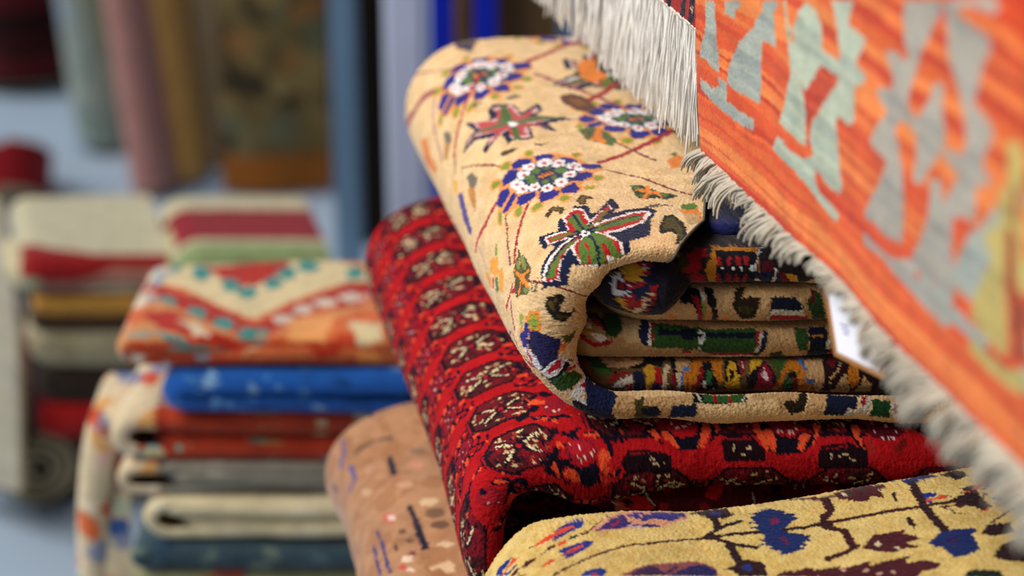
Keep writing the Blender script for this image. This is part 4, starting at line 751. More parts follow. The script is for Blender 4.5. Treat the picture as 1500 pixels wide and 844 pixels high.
('cloop','P','B81E28',0,[(4.08,2.61),(4.29,2.41),(4.39,1.49),(4.29,1.38),(4.18,2.1)]),
('cloop','P','ECE4DC',0,[(4.29,2.1),(4.39,1.9),(4.29,1.38),(4.29,1.28)]),
('cloop','P','ECE8EA',0,[(3.34,0.67),(3.45,0.97),(3.55,1.18),(3.66,0.87),(3.97,0.46),(3.97,0.26),(3.76,-0.26),(3.45,-0.56),(3.34,-0.26)]),
('cloop','P','1B2240',0,[(3.45,0.46),(3.55,0.67),(3.76,0.56),(3.97,0.36),(3.76,-0.05),(3.66,-0.05),(3.45,0.05)]),
('cloop','P','9A1C24',0,[(3.45,0.26),(3.66,0.46),(3.76,0.26),(3.66,0.05)]),
('cloop','P','ECE8EA',0,[(3.66,0.87),(3.87,0.46),(3.97,0.36),(3.97,0.26),(3.66,0.67)]),
('cloop','P','B81E28',0,[(3.55,1.08),(3.76,0.77),(3.97,0.46),(4.29,0.87),(4.18,0.46),(3.97,0.36),(3.76,0.56)]),
('cloop','P','9A1C24',0,[(3.66,-0.56),(3.97,-0.05),(4.18,-0.36),(4.29,-0.05),(4.39,-0.26),(4.18,-1.18),(3.97,-1.38),(3.66,-1.59)]),
('cloop','P','D8A030',0,[(3.45,-0.77),(3.66,-0.56),(3.76,-1.38),(3.97,-1.9),(3.76,-2),(3.55,-1.18)]),
('cloop','P','D8C090',0,[(3.87,-1.9),(4.18,-1.18),(4.39,0.05),(4.5,0.46),(4.5,0.15),(4.29,-1.49),(4.08,-2.3)]),
('cloop','P','1B2240',0,[(3.97,0.05),(4.18,0.36),(4.29,-0.05),(4.08,-0.56)]),
('cloop','P','9A1C24',0,[(4.5,3.33),(4.6,2.61),(4.5,1.49),(4.39,1.38),(4.5,2.41)]),
('cloop','P','14141C',0,[(4.5,1.28),(4.8,0.97),(4.7,-0.15),(4.5,-2.82),(4.18,-2.61),(4.5,-0.77)]),
('cloop','P','9A1C24',0,[(4.5,0.56),(4.7,0.67),(4.6,-0.15),(4.39,-2.41),(4.29,-2.3),(4.5,-0.46)]),
('cl0','P','3A3818',0,[(6.01,0.42),(6.43,1.15),(7.06,1.36),(7.37,0.94),(7.16,-1.15),(6.22,-1.05)]),
('cl0','P','7A6A34',0,[(6.12,0.63),(6.53,1.05),(7.16,1.05),(7.06,0.84),(6.43,0.52)]),
('cl0','P','1A160C',0,[(6.53,0.73),(7.06,0.94),(6.95,0.42),(6.64,0.21)]),
('cl0','P','A81C24',0,[(6.53,-0.21),(6.74,0.42),(7.06,0.1),(6.85,-0.63),(6.64,-0.73)]),
('cl0','P','A01824',0,[(7.27,1.15),(7.69,1.26),(8,0.52),(7.9,0.1),(7.48,-0.1),(7.16,-0.1),(7.48,0.52)]),
('cl0','P','8A1420',0,[(7.48,-0.52),(7.69,-0.1),(8,-0.21),(8.5,-1.36),(7.79,-1.26)]),
('cl0','P','8A1420',0,[(7.9,1.88),(8.5,1.78),(8.4,1.05),(7.9,1.05)]),
('cl0','P','A01824',0,[(7.48,1.26),(7.9,1.88),(8.6,1.78),(8.3,1.05),(7.9,0.84),(8,0.1),(7.69,0),(7.48,0.21)]),
('cl0','P','8A1420',0,[(7.48,-0.31),(7.79,0),(8.2,-0.42),(8.4,-1.26),(7.9,-1.26),(7.48,-1.26)]),
('cl0','P','B8741E',0,[(8.91,1.88),(11.83,1.78),(11.63,1.15),(11.63,-1.26),(11.22,-1.47),(11.22,-1.47),(10.62,-1.36),(8.6,-1.26),(8.1,0.1),(8.5,0.73)]),
('cl0','P','14141C',0,[(9.01,1.47),(11.63,1.26),(11.53,-1.36),(8.91,-1.15),(8.91,0.1)]),
('cl0','P','9A1C24',0,[(9.01,0.94),(9.31,0.94),(9.21,0.42),(8.91,0.42)]),
('cl0','P','8A1828',0,[(8.81,-0.21),(9.11,-0.21),(9.31,-1.26),(9.01,-1.15)]),
('cl0','P','9A1C24',0,[(9.61,0.94),(9.91,0.94),(9.81,0.42),(9.51,0.42)]),
('cl0','P','8A1828',0,[(9.51,-0.21),(9.81,-0.21),(10.01,-1.47),(9.61,-1.26)]),
('cl0','P','9A1C24',0,[(10.22,0.94),(10.52,0.94),(10.42,0.31),(10.12,0.31)]),
('cl0','P','8A1828',0,[(10.01,-0.21),(10.32,-0.21),(10.52,-1.15),(10.22,-1.15)]),
('cl0','P','9A1C24',0,[(10.72,0.94),(11.02,0.94),(10.92,0.31),(10.62,0.31)]),
('cl0','P','8A1828',0,[(10.62,-0.31),(10.92,-0.31),(11.02,-1.36),(10.72,-1.15)]),
('cl0','P','DDD8D0',0,[(9.41,0.21),(9.41,0.1),(9.41,0.1),(9.31,0.1),(9.31,0),(9.31,0.1),(9.21,0.1),(9.21,0.1),(9.21,0.21),(9.31,0.21),(9.31,0.31),(9.31,0.31),(9.41,0.21),(9.41,0.21)]),
('cl0','P','DDD8D0',0,[(10.01,0.1),(10.01,0.1),(10.01,0.1),(9.91,0),(9.91,0),(9.81,0.1),(9.81,0.1),(9.81,0.1),(9.81,0.21),(9.81,0.21),(9.91,0.21),(9.91,0.21),(10.01,0.21),(10.01,0.21)]),
('cl0','P','DDD8D0',0,[(10.62,0.1),(10.62,0.1),(10.62,0.1),(10.52,0),(10.52,0),(10.52,0),(10.42,0.1),(10.42,0.1),(10.42,0.21),(10.52,0.21),(10.52,0.21),(10.62,0.21),(10.62,0.21),(10.62,0.21)]),
('cl0','P','C8C8C8',0,[(12.13,1.88),(12.23,1.88),(11.63,0.84),(11.42,0),(11.02,0),(11.02,0.31),(11.42,0.42),(11.63,1.15)]),
('cl0','P','1A1E40',0,[(11.53,-0.21),(12.63,0.31),(13.64,-1.26),(11.73,-1.26)]),
('cl0','P','D8D4D0',0,[(11.53,-0.84),(11.83,-0.73),(12.03,-1.57),(11.73,-1.26)]),
('cl0','P','D8D4D0',0,[(12.63,-1.36),(12.63,0.21),(12.83,0.1),(12.83,-1.47)]),
('cl0','P','C8A8B0',0,[(12.83,-1.26),(13.34,-1.47),(13.44,-1.36)]),
('cl0','P','6A1420',0,[(12.83,0),(13.34,-0.21),(13.94,-1.26),(13.44,-1.36)]),
('cl0','P','D8A030',0,[(13.34,-0.21),(14.14,-0.42),(14.45,-1.47),(13.94,-1.26)]),
('cl0','P','5A1420',0,[(11.83,0.63),(12.63,0.52),(12.53,0),(11.83,-0.1)]),
('cl0','P','C8A878',0,[(14.55,-1.47),(15.55,-0.42),(15.76,-1.36),(14.45,-1.47)]),
('cl4','P','20245A',0,[(9.14,0.82),(11,2.32),(11.51,0.82),(11.31,-0.49),(10.19,-0.6),(10.19,-0.27),(9.35,-0.49)]),
('cl4','P','B8741E',0,[(9.45,-0.6),(10.19,-0.49),(10.19,-0.6),(9.45,-0.6)]),
('cl4','P','D8D4CC',0,[(11.81,1.82),(12.11,0.82),(12.01,-0.49),(11.31,-0.49)]),
('cl4','P','9A1C24',0,[(11.51,0.6),(11.81,0.82),(11.91,0.49),(11.71,-0.16),(11.51,0.16)]),
('cl4','P','D8D4CC',0,[(12.01,-0.49),(12.72,-0.16),(12.52,-0.38),(12.01,-0.49)]),
('cl4','P','16301C',0,[(12.21,0.38),(13.62,0.6),(13.52,-0.38),(12.31,-0.27)]),
('cl1','P','14141C',0,[(5.4,1.82),(6.81,1.82),(8.02,1.09),(8.32,-1.41),(7.82,-1.51),(7.52,0.05),(6.61,0.36),(6.41,0.88),(5.81,0.88),(5.4,1.09)]),
('cl1','P','C8A070',0,[(4.69,-0.88),(5.2,0.88),(5.7,0.68),(6.31,0.99),(6.61,0.26),(7.52,0.26),(8.02,-1.61),(6.21,-1.51),(5.1,-1.72)]),
('cl1','P','D07838',0,[(7.31,-1.61),(7.31,-1.61),(7.31,-1.61),(7.31,-1.61),(7.21,-1.72),(7.21,-1.72),(7.11,-1.72),(7.11,-1.72),(7.11,-1.72),(7.21,-1.72),(7.21,-1.72),(7.31,-1.61),(7.31,-1.61),(7.31,-1.61)]),
('cl1','P','D07838',0,[(5.5,-1.51),(5.4,-1.61),(5.4,-1.61),(5.4,-1.61),(5.2,-1.61),(5.2,-1.61),(5.1,-1.72),(5.1,-1.72),(5.1,-1.72),(5.2,-1.61),(5.2,-1.61),(5.4,-1.61),(5.4,-1.61),(5.4,-1.61)]),
('cl1','P','D07838',0,[(7.72,-1.61),(7.72,-1.61),(7.52,-1.41),(7.52,-1.41),(7.52,-1.41),(7.31,-1.61),(7.31,-1.61),(7.31,-1.61),(7.31,-1.61),(7.31,-1.61),(7.52,-1.41),(7.52,-1.41),(7.52,-1.41),(7.72,-1.61)]),
('cl1','P','D07838',0,[(5.81,-1.72),(5.7,-1.61),(5.6,-1.41),(5.6,-1.41),(5.5,-1.51),(5.5,-1.51),(5.4,-1.61),(5.4,-1.51),(5.4,-1.41),(5.4,-1.2),(5.4,-0.99),(5.5,-1.09),(5.6,-1.09),(5.6,-1.09)]),
('cl1','P','D07838',0,[(5.5,-0.26),(5.5,-0.36),(5.5,-0.36),(5.4,-0.36),(5.3,-0.47),(5.2,-0.36),(5.2,-0.36),(5.2,-0.26),(5.2,-0.26),(5.2,-0.16),(5.3,-0.16),(5.4,-0.16),(5.4,-0.16),(5.5,-0.26)]),
('cl1','P','D07838',0,[(6.81,-1.72),(6.81,-1.72),(6.81,-1.72),(6.81,-1.72),(6.81,-1.72),(6.41,-1.41),(6.41,-1.41),(6.41,-1.41),(6.41,-1.41),(6.41,-1.41),(6.61,-1.72),(6.81,-1.72),(6.81,-1.72),(6.81,-1.72)]),
('cl1','P','D07838',0,[(7.31,-1.61),(7.31,-1.61),(7.31,-1.61),(7.21,-1.72),(7.11,-1.72),(7.11,-1.72),(6.81,-1.72),(6.81,-1.72),(6.81,-1.2),(7.11,-1.72),(7.11,-1.72),(7.21,-1.72),(7.21,-1.72),(7.31,-1.61)]),
('cl1','P','D07838',0,[(5.81,-0.36),(5.81,-0.47),(5.7,-0.47),(5.6,-0.47),(5.6,-0.47),(5.5,-0.47),(5.4,-0.36),(5.4,-0.36),(5.4,-0.26),(5.5,-0.26),(5.5,-0.26),(5.6,-0.26),(5.7,-0.26),(5.7,-0.26)]),
('cl1','P','D07838',0,[(5.6,-1.41),(5.6,-1.41),(5.6,-1.41),(5.5,-1.51),(5.5,-1.51),(5.4,-1.61),(5.4,-1.61),(5.4,-1.61),(5.4,-1.61),(5.4,-1.61),(5.5,-1.51),(5.5,-1.51),(5.6,-1.41),(5.6,-1.41)]),
('cl1','P','D07838',0,[(6.21,-0.78),(6.21,-0.88),(6.11,-0.78),(6.11,-0.99),(6.01,-0.88),(5.91,-0.88),(5.91,-0.88),(5.81,-0.78),(5.81,-0.68),(5.91,-0.68),(6.01,-0.68),(6.01,-0.57),(6.11,-0.68),(6.21,-0.78)]),
('cl1','P','D07838',0,[(6.51,-0.88),(6.51,-0.99),(6.51,-1.09),(6.51,-1.51),(6.41,-1.3),(6.31,-1.2),(6.21,-1.2),(6.11,-0.78),(6.21,-0.88),(6.21,-0.78),(6.31,-0.68),(6.31,-0.68),(6.41,-0.78),(6.51,-0.78)]),
('cl1','P','D07838',0,[(6.31,-1.41),(6.31,-1.41),(6.31,-1.41),(6.21,-1.51),(6.11,-1.3),(6.01,-1.51),(6.01,-1.51),(6.01,-1.51),(5.91,-1.09),(5.91,-1.09),(6.01,-1.09),(6.11,-1.09),(6.21,-1.3),(6.21,-0.99)]),
('cl1','P','D07838',0,[(6.41,-1.61),(6.31,-1.41),(6.31,-1.41),(6.31,-1.41),(6.21,-1.51),(6.11,-1.3),(6.01,-1.51),(6.01,-1.51),(6.01,-1.51),(6.11,-1.3),(6.11,-1.3),(6.21,-1.51),(6.31,-1.41),(6.41,-1.61)]),
('cl1','P','D07838',0,[(5.81,-1.41),(5.81,-1.41),(5.6,-1.41),(5.6,-1.41),(5.6,-1.41),(5.5,-1.51),(5.5,-1.51),(5.4,-1.61),(5.5,-1.51),(5.5,-1.51),(5.6,-1.41),(5.6,-1.41),(5.81,-1.82),(5.81,-1.41)]),
('cl1','P','9A1C24',0,[(7.42,0.88),(7.82,0.68),(8.32,-1.41),(7.92,-1.51),(8.02,-1.61),(7.92,-0.99)]),
('cl1','P','D8D4CC',0,[(8.02,1.3),(8.32,0.78),(8.22,0.26),(8.02,0.78)]),
('cl1','P','C8742A',0,[(8.22,0.26),(8.52,-0.47),(8.72,-1.61),(8.32,-1.41),(8.42,-1.09)]),
('cl1','P','6A8A3A',0,[(7.92,1.09),(8.02,0.78),(8.42,-1.09),(8.32,-1.41),(8.02,0.05)]),
('cl1','P','C8A070',0,[(8.82,1.51),(10.53,1.51),(10.03,0.47),(10.33,-0.47),(10.74,-1.2),(11.44,-1.09),(11.74,-0.05),(11.94,0.68),(10.74,0.78),(11.34,1.3),(13.86,0.99),(13.86,0.68),(12.45,0.68),(12.35,-0.36),(11.84,-1.61),(10.03,-1.61),(10.13,-1.61),(9.33,-1.3),(9.03,-0.16)]),
('cl1','P','281E12',0,[(10.53,1.51),(11.14,1.51),(10.53,0.68),(11.84,0.78),(11.64,0.05),(11.54,-0.88),(10.74,-1.09),(10.03,0.16),(10.13,0.88)]),
('cl1','P','3E3818',0,[(10.23,0.16),(11.34,0.05),(11.24,-0.36),(10.64,-0.57)]),
('cl1','P','14141C',0,[(8.32,1.41),(8.82,1.3),(9.03,-0.16),(9.23,-1.51),(8.92,-1.51),(8.72,-0.47),(8.42,0.36)]),
('cl1','P','3A1018',0,[(8.62,0.47),(8.92,-0.05),(9.23,-1.51),(8.92,-1.51)]),
('cl1','P','D88030',0,[(9.33,-1.3),(9.63,-0.68),(10.33,-1.61),(10.03,-1.61)]),
('cl1','P','4A7A30',0,[(8.92,-1.51),(9.43,-1.51),(10.03,-1.61),(10.03,-1.61)]),
('cl1','P','10162C',0,[(12.65,0.78),(14.06,0.68),(14.56,0.26),(14.66,-0.26),(12.35,-0.26)]),
('cl1','P','D0CCC0',0,[(12.55,-0.16),(13.45,-0.16),(14.76,-0.26),(14.86,-0.68),(12.55,-0.57)]),
('cl1','P','A01C22',0,[(12.55,-0.57),(14.96,-0.78),(15.47,-1.61),(12.55,-1.2)]),
('cl1','P','2E5A24',0,[(12.55,-1.61),(15.57,-1.72),(15.87,-1.41),(12.25,-1.41)]),
('cl1','P','24401C',0,[(14.86,0.26),(15.47,1.2),(15.77,0.99),(16.37,-1.51),(15.57,-1.41)]),
('cl1','P','581820',0,[(15.26,1.2),(15.47,1.09),(15.36,0.16),(15.16,0.26)]),
('cl1','P','D0CCC0',0,[(15.57,-1.72),(15.87,-1.41),(15.87,-1.41)]),
('cl1','P','A01C22',0,[(7.01,2.03),(7.01,2.03),(7.01,2.03)]),
('cl1','P','D0CCC0',0,[(12.45,-0.78),(12.45,-0.88),(12.45,-0.88),(12.45,-1.09),(12.35,-0.88),(12.35,-0.88),(12.25,-0.78),(12.25,-0.78),(12.25,-0.68),(12.25,-0.68),(12.35,-0.68),(12.35,-0.57),(12.45,-0.68),(12.45,-0.78)]),
('cl1','P','D0CCC0',0,[(12.25,-1.41),(12.25,-1.41),(12.25,-1.41),(12.25,-1.41),(12.25,-1.41),(12.14,-1.41),(12.14,-1.41),(12.14,-1.41),(12.14,-1.41),(12.14,-1.41),(12.25,-1.61),(12.25,-1.41),(12.25,-1.41),(12.25,-1.41)]),
('cl1','P','D0CCC0',0,[(12.14,-1.41),(12.14,-1.41),(12.04,-1.61),(12.04,-1.61),(11.84,-1.61),(11.84,-1.61),(11.84,-1.61),(11.84,-1.61),(11.84,-1.61),(11.84,-1.61),(11.84,-1.61),(12.04,-1.61),(12.04,-1.61),(12.14,-1.41)]),
('cl1','P','D0CCC0',0,[(14.36,0.78),(14.36,0.78),(14.36,0.68),(14.36,0.68),(14.26,0.68),(14.26,0.78),(14.26,0.78),(14.26,0.78),(14.26,0.88),(14.26,0.88),(14.26,0.88),(14.36,0.88),(14.36,0.88),(14.36,0.78)]),
('cl1','P','D0CCC0',0,[(14.56,0.47),(14.56,0.47),(14.56,0.47),(14.46,0.36),(14.46,0.47),(14.46,0.47),(14.36,0.47),(14.36,0.47),(14.36,0.57),(14.46,0.57),(14.46,0.57),(14.46,0.57),(14.56,0.57),(14.56,0.57)]),
('cl1','P','D0CCC0',0,[(14.76,0.05),(14.76,0.05),(14.76,0.05),(14.66,-0.05),(14.66,-0.05),(14.56,0.05),(14.56,0.05),(14.56,0.16),(14.56,0.16),(14.56,0.16),(14.66,0.16),(14.66,0.16),(14.76,0.16),(14.76,0.16)]),
('cl2','P','C8A878',0,[(-0.07,3.66),(3,4.16),(4.51,2.16),(4.11,1.13),(4.21,0.21),(3.41,0.1),(2.6,0.51),(3.1,1.54),(2.9,2.66),(1.6,2.66)]),
('cl2','P','24461C',0,[(1.9,2.66),(2.6,3.16),(3,2.16),(2.8,1.03),(2.4,0.51),(1.8,0.62),(1.7,1.44)]),
('cl2','P','14141C',0,[(0.46,3.16),(1.6,2.66),(1.8,1.34),(1.9,0.82),(1.19,1.44)]),
('cl2','P','9A1C24',0,[(1.09,2.66),(1.5,1.65),(1.8,1.03),(1.6,0.93),(1.3,1.44)]),
('cl2','P','ECE4DC',0,[(0.67,1.65),(0.98,1.54),(1.09,0.82),(1.7,0.62),(1.8,0.31),(1.3,0.21),(0.98,0.72),(0.77,1.34)]),
('cl2','P','C89030',0,[(0.67,1.34),(0.98,1.13),(1.19,0.62),(0.88,0.72)]),
('cl2','P','9A1C24',0,[(0.46,0.82),(0.67,0.62),(1.19,0.1),(2.1,0.41),(2.1,0.1),(1.19,-0.21),(0.56,0.31)]),
('cl2','P','1B2240',0,[(4.31,1.95),(4.71,1.95),(4.41,-0.1),(4.01,0.1),(3.91,0.93)]),
('cl2','P','ECE4DC',0,[(4.71,1.75),(4.81,1.65),(4.61,-0.1),(4.41,0.1)]),
('cl2','P','9A1C24',0,[(4.71,1.54),(4.91,1.54),(4.71,-0.1),(4.61,0)]),
('cl2','P','2E4E24',0,[(4.91,1.54),(8.62,1.13),(8.52,-0.21),(4.71,-0.21)]),
('cl2','P','10182A',0,[(5.21,1.34),(6.01,1.03),(7.72,1.03),(7.62,0.62),(5.11,0.72)]),
('cl2','P','D0D0CC',0,[(7.72,0.93),(8.02,1.03),(8.32,0.72),(8.22,0.41),(8.02,0),(7.72,0.21),(7.82,0.41),(7.72,0.62)]),
('cl2','P','14141C',0,[(7.92,0.82),(8.12,0.82),(8.02,0.51),(7.92,0.51)]),
('cl2','P','2E4E24',0,[(6.71,0.51),(7.62,0.93),(8.72,1.03),(11.73,1.23),(11.83,0.82),(11.53,-0.93),(8.62,-0.82),(7.72,-0.31),(6.71,-0.51)]),
('cl2','P','10182A',0,[(6.82,0.93),(7.62,0.82),(11.63,0.93),(11.73,0.51),(6.71,0.41)]),
('cl2','P','D0D0CC',0,[(7.72,0.93),(8.02,1.03),(8.32,0.82),(8.22,0.41),(8.02,0),(7.72,0.1),(7.82,0.41)]),
('cl2','P','14141C',0,[(7.92,0.82),(8.12,0.82),(8.12,0.51),(7.92,0.51)]),
('cl2','P','D0D0CC',0,[(8.02,-0.31),(8.02,-0.31),(8.02,-0.41),(7.92,-0.41),(7.82,-0.41),(7.82,-0.41),(7.82,-0.31),(7.82,-0.31),(7.82,-0.21),(7.82,-0.1),(7.82,-0.1),(7.92,-0.1),(7.92,-0.1),(8.02,-0.21)]),
('cl2','P','A01C22',0,[(6.82,-0.51),(7.32,-0.51),(7.32,-0.82),(6.82,-0.82)]),
('cl2','P','A01C22',0,[(8.62,-0.72),(11.53,-0.62),(11.53,-0.93),(8.72,-0.93)]),
('cl2','P','D0CCC0',0,[(8.82,-1.03),(11.53,-0.93),(11.53,-1.23),(8.92,-1.44)]),
('cl2','P','1B2240',0,[(12.23,1.13),(12.53,0.82),(12.33,0.1),(11.83,-1.23),(11.53,-0.93),(11.93,0.21)]),
('cl2','P','D0CCC0',0,[(11.93,0.93),(12.13,0.82),(12.03,0.21),(11.73,-0.72),(11.63,-0.51),(11.83,0.31)]),
('cl2','P','A01C22',0,[(11.73,0.93),(11.93,0.93),(11.83,0.1),(11.63,-0.31)]),
('cl2','P','C8A070',0,[(12.53,1.13),(14.14,1.13),(14.24,0.41),(14.34,-0.21),(15.14,-1.44),(13.53,-1.13),(13.33,-0.62),(12.73,-0.51),(12.33,-1.13),(11.93,-1.03),(12.43,0.1)]),
('cl2','P','2E4E24',0,[(14.24,1.13),(15.14,1.13),(15.24,0.41),(15.14,-0.51),(14.54,-0.41),(14.24,0.31)]),
('cl2','P','10162E',0,[(15.24,1.13),(16.44,1.13),(16.74,-1.44),(15.24,-1.44),(15.24,0)]),
('cl2','P','B8741E',0,[(15.34,0.62),(16.34,0.51),(16.24,0.41),(15.34,0.41)]),
('cl2','P','D0CCC0',0,[(16.44,0.1),(16.64,0.1),(16.74,-0.51),(16.44,-0.62)]),
('cl2','P','A01C22',0,[(16.64,-0.72),(17.04,-0.31),(17.34,-1.65),(16.84,-1.65)]),
('cl2','P','3A3A18',0,[(12.63,-0.72),(13.43,-0.51),(13.73,-1.44),(12.83,-1.44)]),
('cl3','P','24461C',0,[(-1.14,2.5),(0.21,3),(1.57,1.8),(2.3,0.98),(1.99,0.67),(1.47,0.67),(1.15,1.39),(0.21,2)]),
('cl3','P','3E7A34',0,[(1.36,0.98),(2.1,0.98),(1.89,0.67),(1.47,0.67)]),
('cl3','P','C8A070',0,[(0.94,3),(2.8,4),(3.51,5),(-1.74,6),(4.92,3.5),(4.82,2),(4.21,1.28),(2.6,1.08),(1.99,1.18),(1.57,2)]),
('cl3','P','C87A34',0,[(4.11,3.5),(4.11,3.5),(4.11,3.5),(3.91,3),(3.91,3.5),(3.91,3.5),(3.71,3.5),(3.71,3.5),(3.81,3.5),(3.81,3.5),(4.01,4),(4.01,3.5),(4.01,3.5),(4.11,3.5)]),
('cl3','P','C87A34',0,[(3.51,3),(3.51,3),(3.31,2.5),(3.21,2.5),(3.11,2.5),(3,2.5),(3,2.5),(3.11,3),(3.11,3),(3.21,3),(3.31,3),(3.31,3),(3.41,3),(3.51,3)]),
('cl3','P','C87A34',0,[(5.22,4),(5.22,4),(5.22,4),(5.12,4),(5.02,4),(4.92,4),(4.92,4),(4.82,4),(5.02,4.5),(5.12,4.5),(5.12,4.5),(5.22,4.5)]),
('cl3','P','C87A34',0,[(3.91,1.8),(3.91,1.69),(3.81,1.59),(3.81,1.59),(3.71,1.69),(3.61,1.59),(3.51,1.59),(3.61,1.9),(3.61,1.9),(3.71,2),(3.71,2),(3.91,2),(3.91,2),(3.91,1.8)]),
('cl3','P','C87A34',0,[(5.12,4),(5.02,3.5),(4.92,3.5),(4.82,3.5),(4.71,3.5),(4.71,3.5),(4.82,4),(4.71,4),(4.71,4),(4.82,4),(4.92,4),(4.92,4),(5.12,4),(5.12,4)]),
('cl3','P','C87A34',0,[(2.8,1.69),(2.8,1.59),(2.7,1.59),(2.7,1.59),(2.6,1.49),(2.5,1.59),(2.5,1.69),(2.5,1.8),(2.5,1.8),(2.6,1.9),(2.7,1.9),(2.7,1.9),(2.8,1.8),(2.9,1.9)]),
('cl3','P','C87A34',0,[(4.82,2.5),(4.82,2.5),(4.82,2.5),(4.61,2.5),(4.61,2.5),(4.51,2.5),(4.51,2.5),(4.41,2.5),(4.61,3),(4.61,3),(4.71,3),(4.82,3),(4.92,3),(5.02,3)]),
('cl3','P','C87A34',0,[(3,2.5),(2.9,2.5),(2.9,2.5),(2.8,2.5),(2.7,2.5),(2.6,2.5),(2.6,2.5),(2.6,2.5),(2.7,3),(2.7,3),(2.9,3),(2.9,3),(2.9,2.5)]),
('cl3','P','C87A34',0,[(4.31,3.5),(4.31,3.5),(4.21,3.5),(4.21,3.5),(4.11,3.5),(4.01,3.5),(3.91,3.5),(3.91,3.5),(4.11,4),(4.11,4),(4.21,4),(4.31,4),(4.41,4),(4.41,4)]),
('cl3','P','C87A34',0,[(3.11,1.69),(3.11,1.69),(3,1.59),(2.9,1.49),(2.8,1.49),(2.8,1.59),(2.7,1.59),(2.7,1.69),(2.8,1.8),(2.8,1.8),(2.9,1.8),(3,1.9),(3.11,1.9),(3.11,1.8)]),
('cl3','P','C87A34',0,[(3.51,2.5),(3.51,2.5),(3.41,2.5),(3.31,2.5),(3.31,2.5),(3.21,2.5),(3.11,2.5),(3.21,3),(3.31,3),(3.41,3),(3.51,3),(3.51,3),(3.51,2.5)]),
('cl3','P','C87A34',0,[(3.91,2.5),(3.81,2.5),(3.81,2.5),(3.71,2.5),(3.61,2.5),(3.61,2.5),(3.51,2.5),(3.51,2.5),(3.71,3),(3.71,3),(3.81,3),(3.81,3),(3.91,3),(4.01,3)]),
('cl3','P','C87A34',0,[(5.02,3.5),(5.02,3.5),(4.92,3.5),(4.92,3.5),(4.82,3.5),(4.71,3.5),(4.71,3.5),(4.82,4),(4.82,4),(4.82,4),(4.92,4),(5.02,4),(5.12,4),(5.12,4)]),
('cl3','P','C87A34',0,[(4.01,3.5),(3.91,3),(3.81,3),(3.81,3),(3.61,3),(3.61,3),(3.71,3.5),(3.61,3.5),(3.71,3.5),(3.71,3.5),(3.81,3.5),(3.81,3.5),(4.01,3.5),(4.01,3.5)]),
('cl3','P','C87A34',0,[(3.81,2.5),(3.81,2.5),(3.41,2),(3.41,2.5),(3.51,2.5),(3.51,2.5),(3.71,3),(3.71,2.5),(3.71,2.5),(3.81,2.5)]),
('cl3','P','C87A34',0,[(4.01,3.5),(3.91,3.5),(3.81,3),(3.61,3),(3.61,3),(3.61,3),(3.61,3.5),(3.61,3.5),(3.61,3.5),(3.61,3.5),(3.81,4),(3.81,3.5),(3.91,3.5),(4.01,3.5)]),
('cl3','P','14141C',0,[(4.92,3.5),(6.52,3),(5.62,1.28),(4.31,1.08),(2.6,0.98),(2.1,0.15),(1.89,-0.05),(2.4,0.87),(4.31,1.39)]),
('cl3','P','9A1C24',0,[(1.89,-0.05),(2.1,0.46),(2.5,0.77),(3.51,0.87),(3.51,0.67),(2.7,0.56),(2.2,0.15)]),
('cl3','P','E0D4C8',0,[(2.3,-0.05),(2.6,0.26),(3.51,0.56),(3.41,0.05),(2.5,-0.46),(2.1,-0.26)]),
('cl3','P','D8A030',0,[(2.5,-0.67),(3.21,-0.46),(3.61,-1.08),(3.21,-1.39)]),
('cl3','P','B81E28',0,[(3,-0.26),(3.41,0.05),(3.51,-0.67),(3.21,-0.46)]),
('cl3','P','1B2240',0,[(3.61,0.87),(4.21,0.87),(4.31,-1.28),(3.61,-1.08)]),
('cl3','P','D8A030',0,[(4.31,0.98),(4.71,1.39),(5.12,1.18),(4.92,0.26),(4.51,-0.77),(4.41,-1.28)]),
('cl3','P','B81E28',0,[(5.02,1.08),(5.32,1.08),(5.42,-0.05),(4.92,-0.05)]),
('cl3','P','241C50',0,[(4.82,-0.05),(5.42,-0.05),(5.62,-1.39),(4.71,-1.08)]),
('cl3','P','D8C09A',0,[(5.62,1.18),(6.02,1.39),(5.82,0.36),(5.92,-1.28),(5.62,-1.39),(5.42,0.26)]),
('cl3','P','14141C',0,[(6.22,2),(6.63,2),(6.52,-1.39),(6.12,-1.39)]),
('cl3','P','8A1828',0,[(6.02,0.56),(6.32,0.67),(6.42,-1.28),(6.22,-1.28)]),
('cl3','P','C8A070',0,[(6.63,2),(7.63,1.8),(7.33,1.18),(6.73,0.87),(6.42,0.98)]),
('cl3','P','D8C09A',0,[(6.42,0.77),(6.73,0.77),(6.73,-0.98),(6.52,-1.18)]),
('cl3','P','4A78C0',0,[(6.93,1.08),(7.43,1.18),(7.43,0.87),(7.03,0.87),(6.73,-0.98),(6.63,-1.39),(6.73,0.46)]),
('cl3','P','C8781E',0,[(7.73,1.8),(7.93,1.69),(7.93,-1.28),(6.93,-1.28),(6.93,0.77),(7.53,0.87)]),
('cl3','P','C8781E',0,[(7.83,1.9),(9.84,1.69),(9.44,0.98),(9.54,-0.05),(9.04,0.05),(8.84,1.49),(8.34,1.49),(7.83,0.05),(7.93,-1.28),(7.03,-1.28),(6.83,0.67),(7.33,0.98)]),
('cl3','P','14141C',0,[(8.34,1.39),(8.84,1.49),(8.94,0.77),(9.24,-0.56),(7.63,-0.98),(7.73,0.26)]),
('cl3','P','8A1828',0,[(8.13,1.08),(8.34,0.87),(7.83,-0.67),(7.53,-0.36)]),
('cl3','P','2E6A3A',0,[(8.54,0.98),(8.84,0.67),(8.74,-0.26),(8.34,0.05)]),
('cl3','P','4A78C0',0,[(7.03,1.08),(7.43,1.18),(7.43,0.87),(6.93,0.77)]),
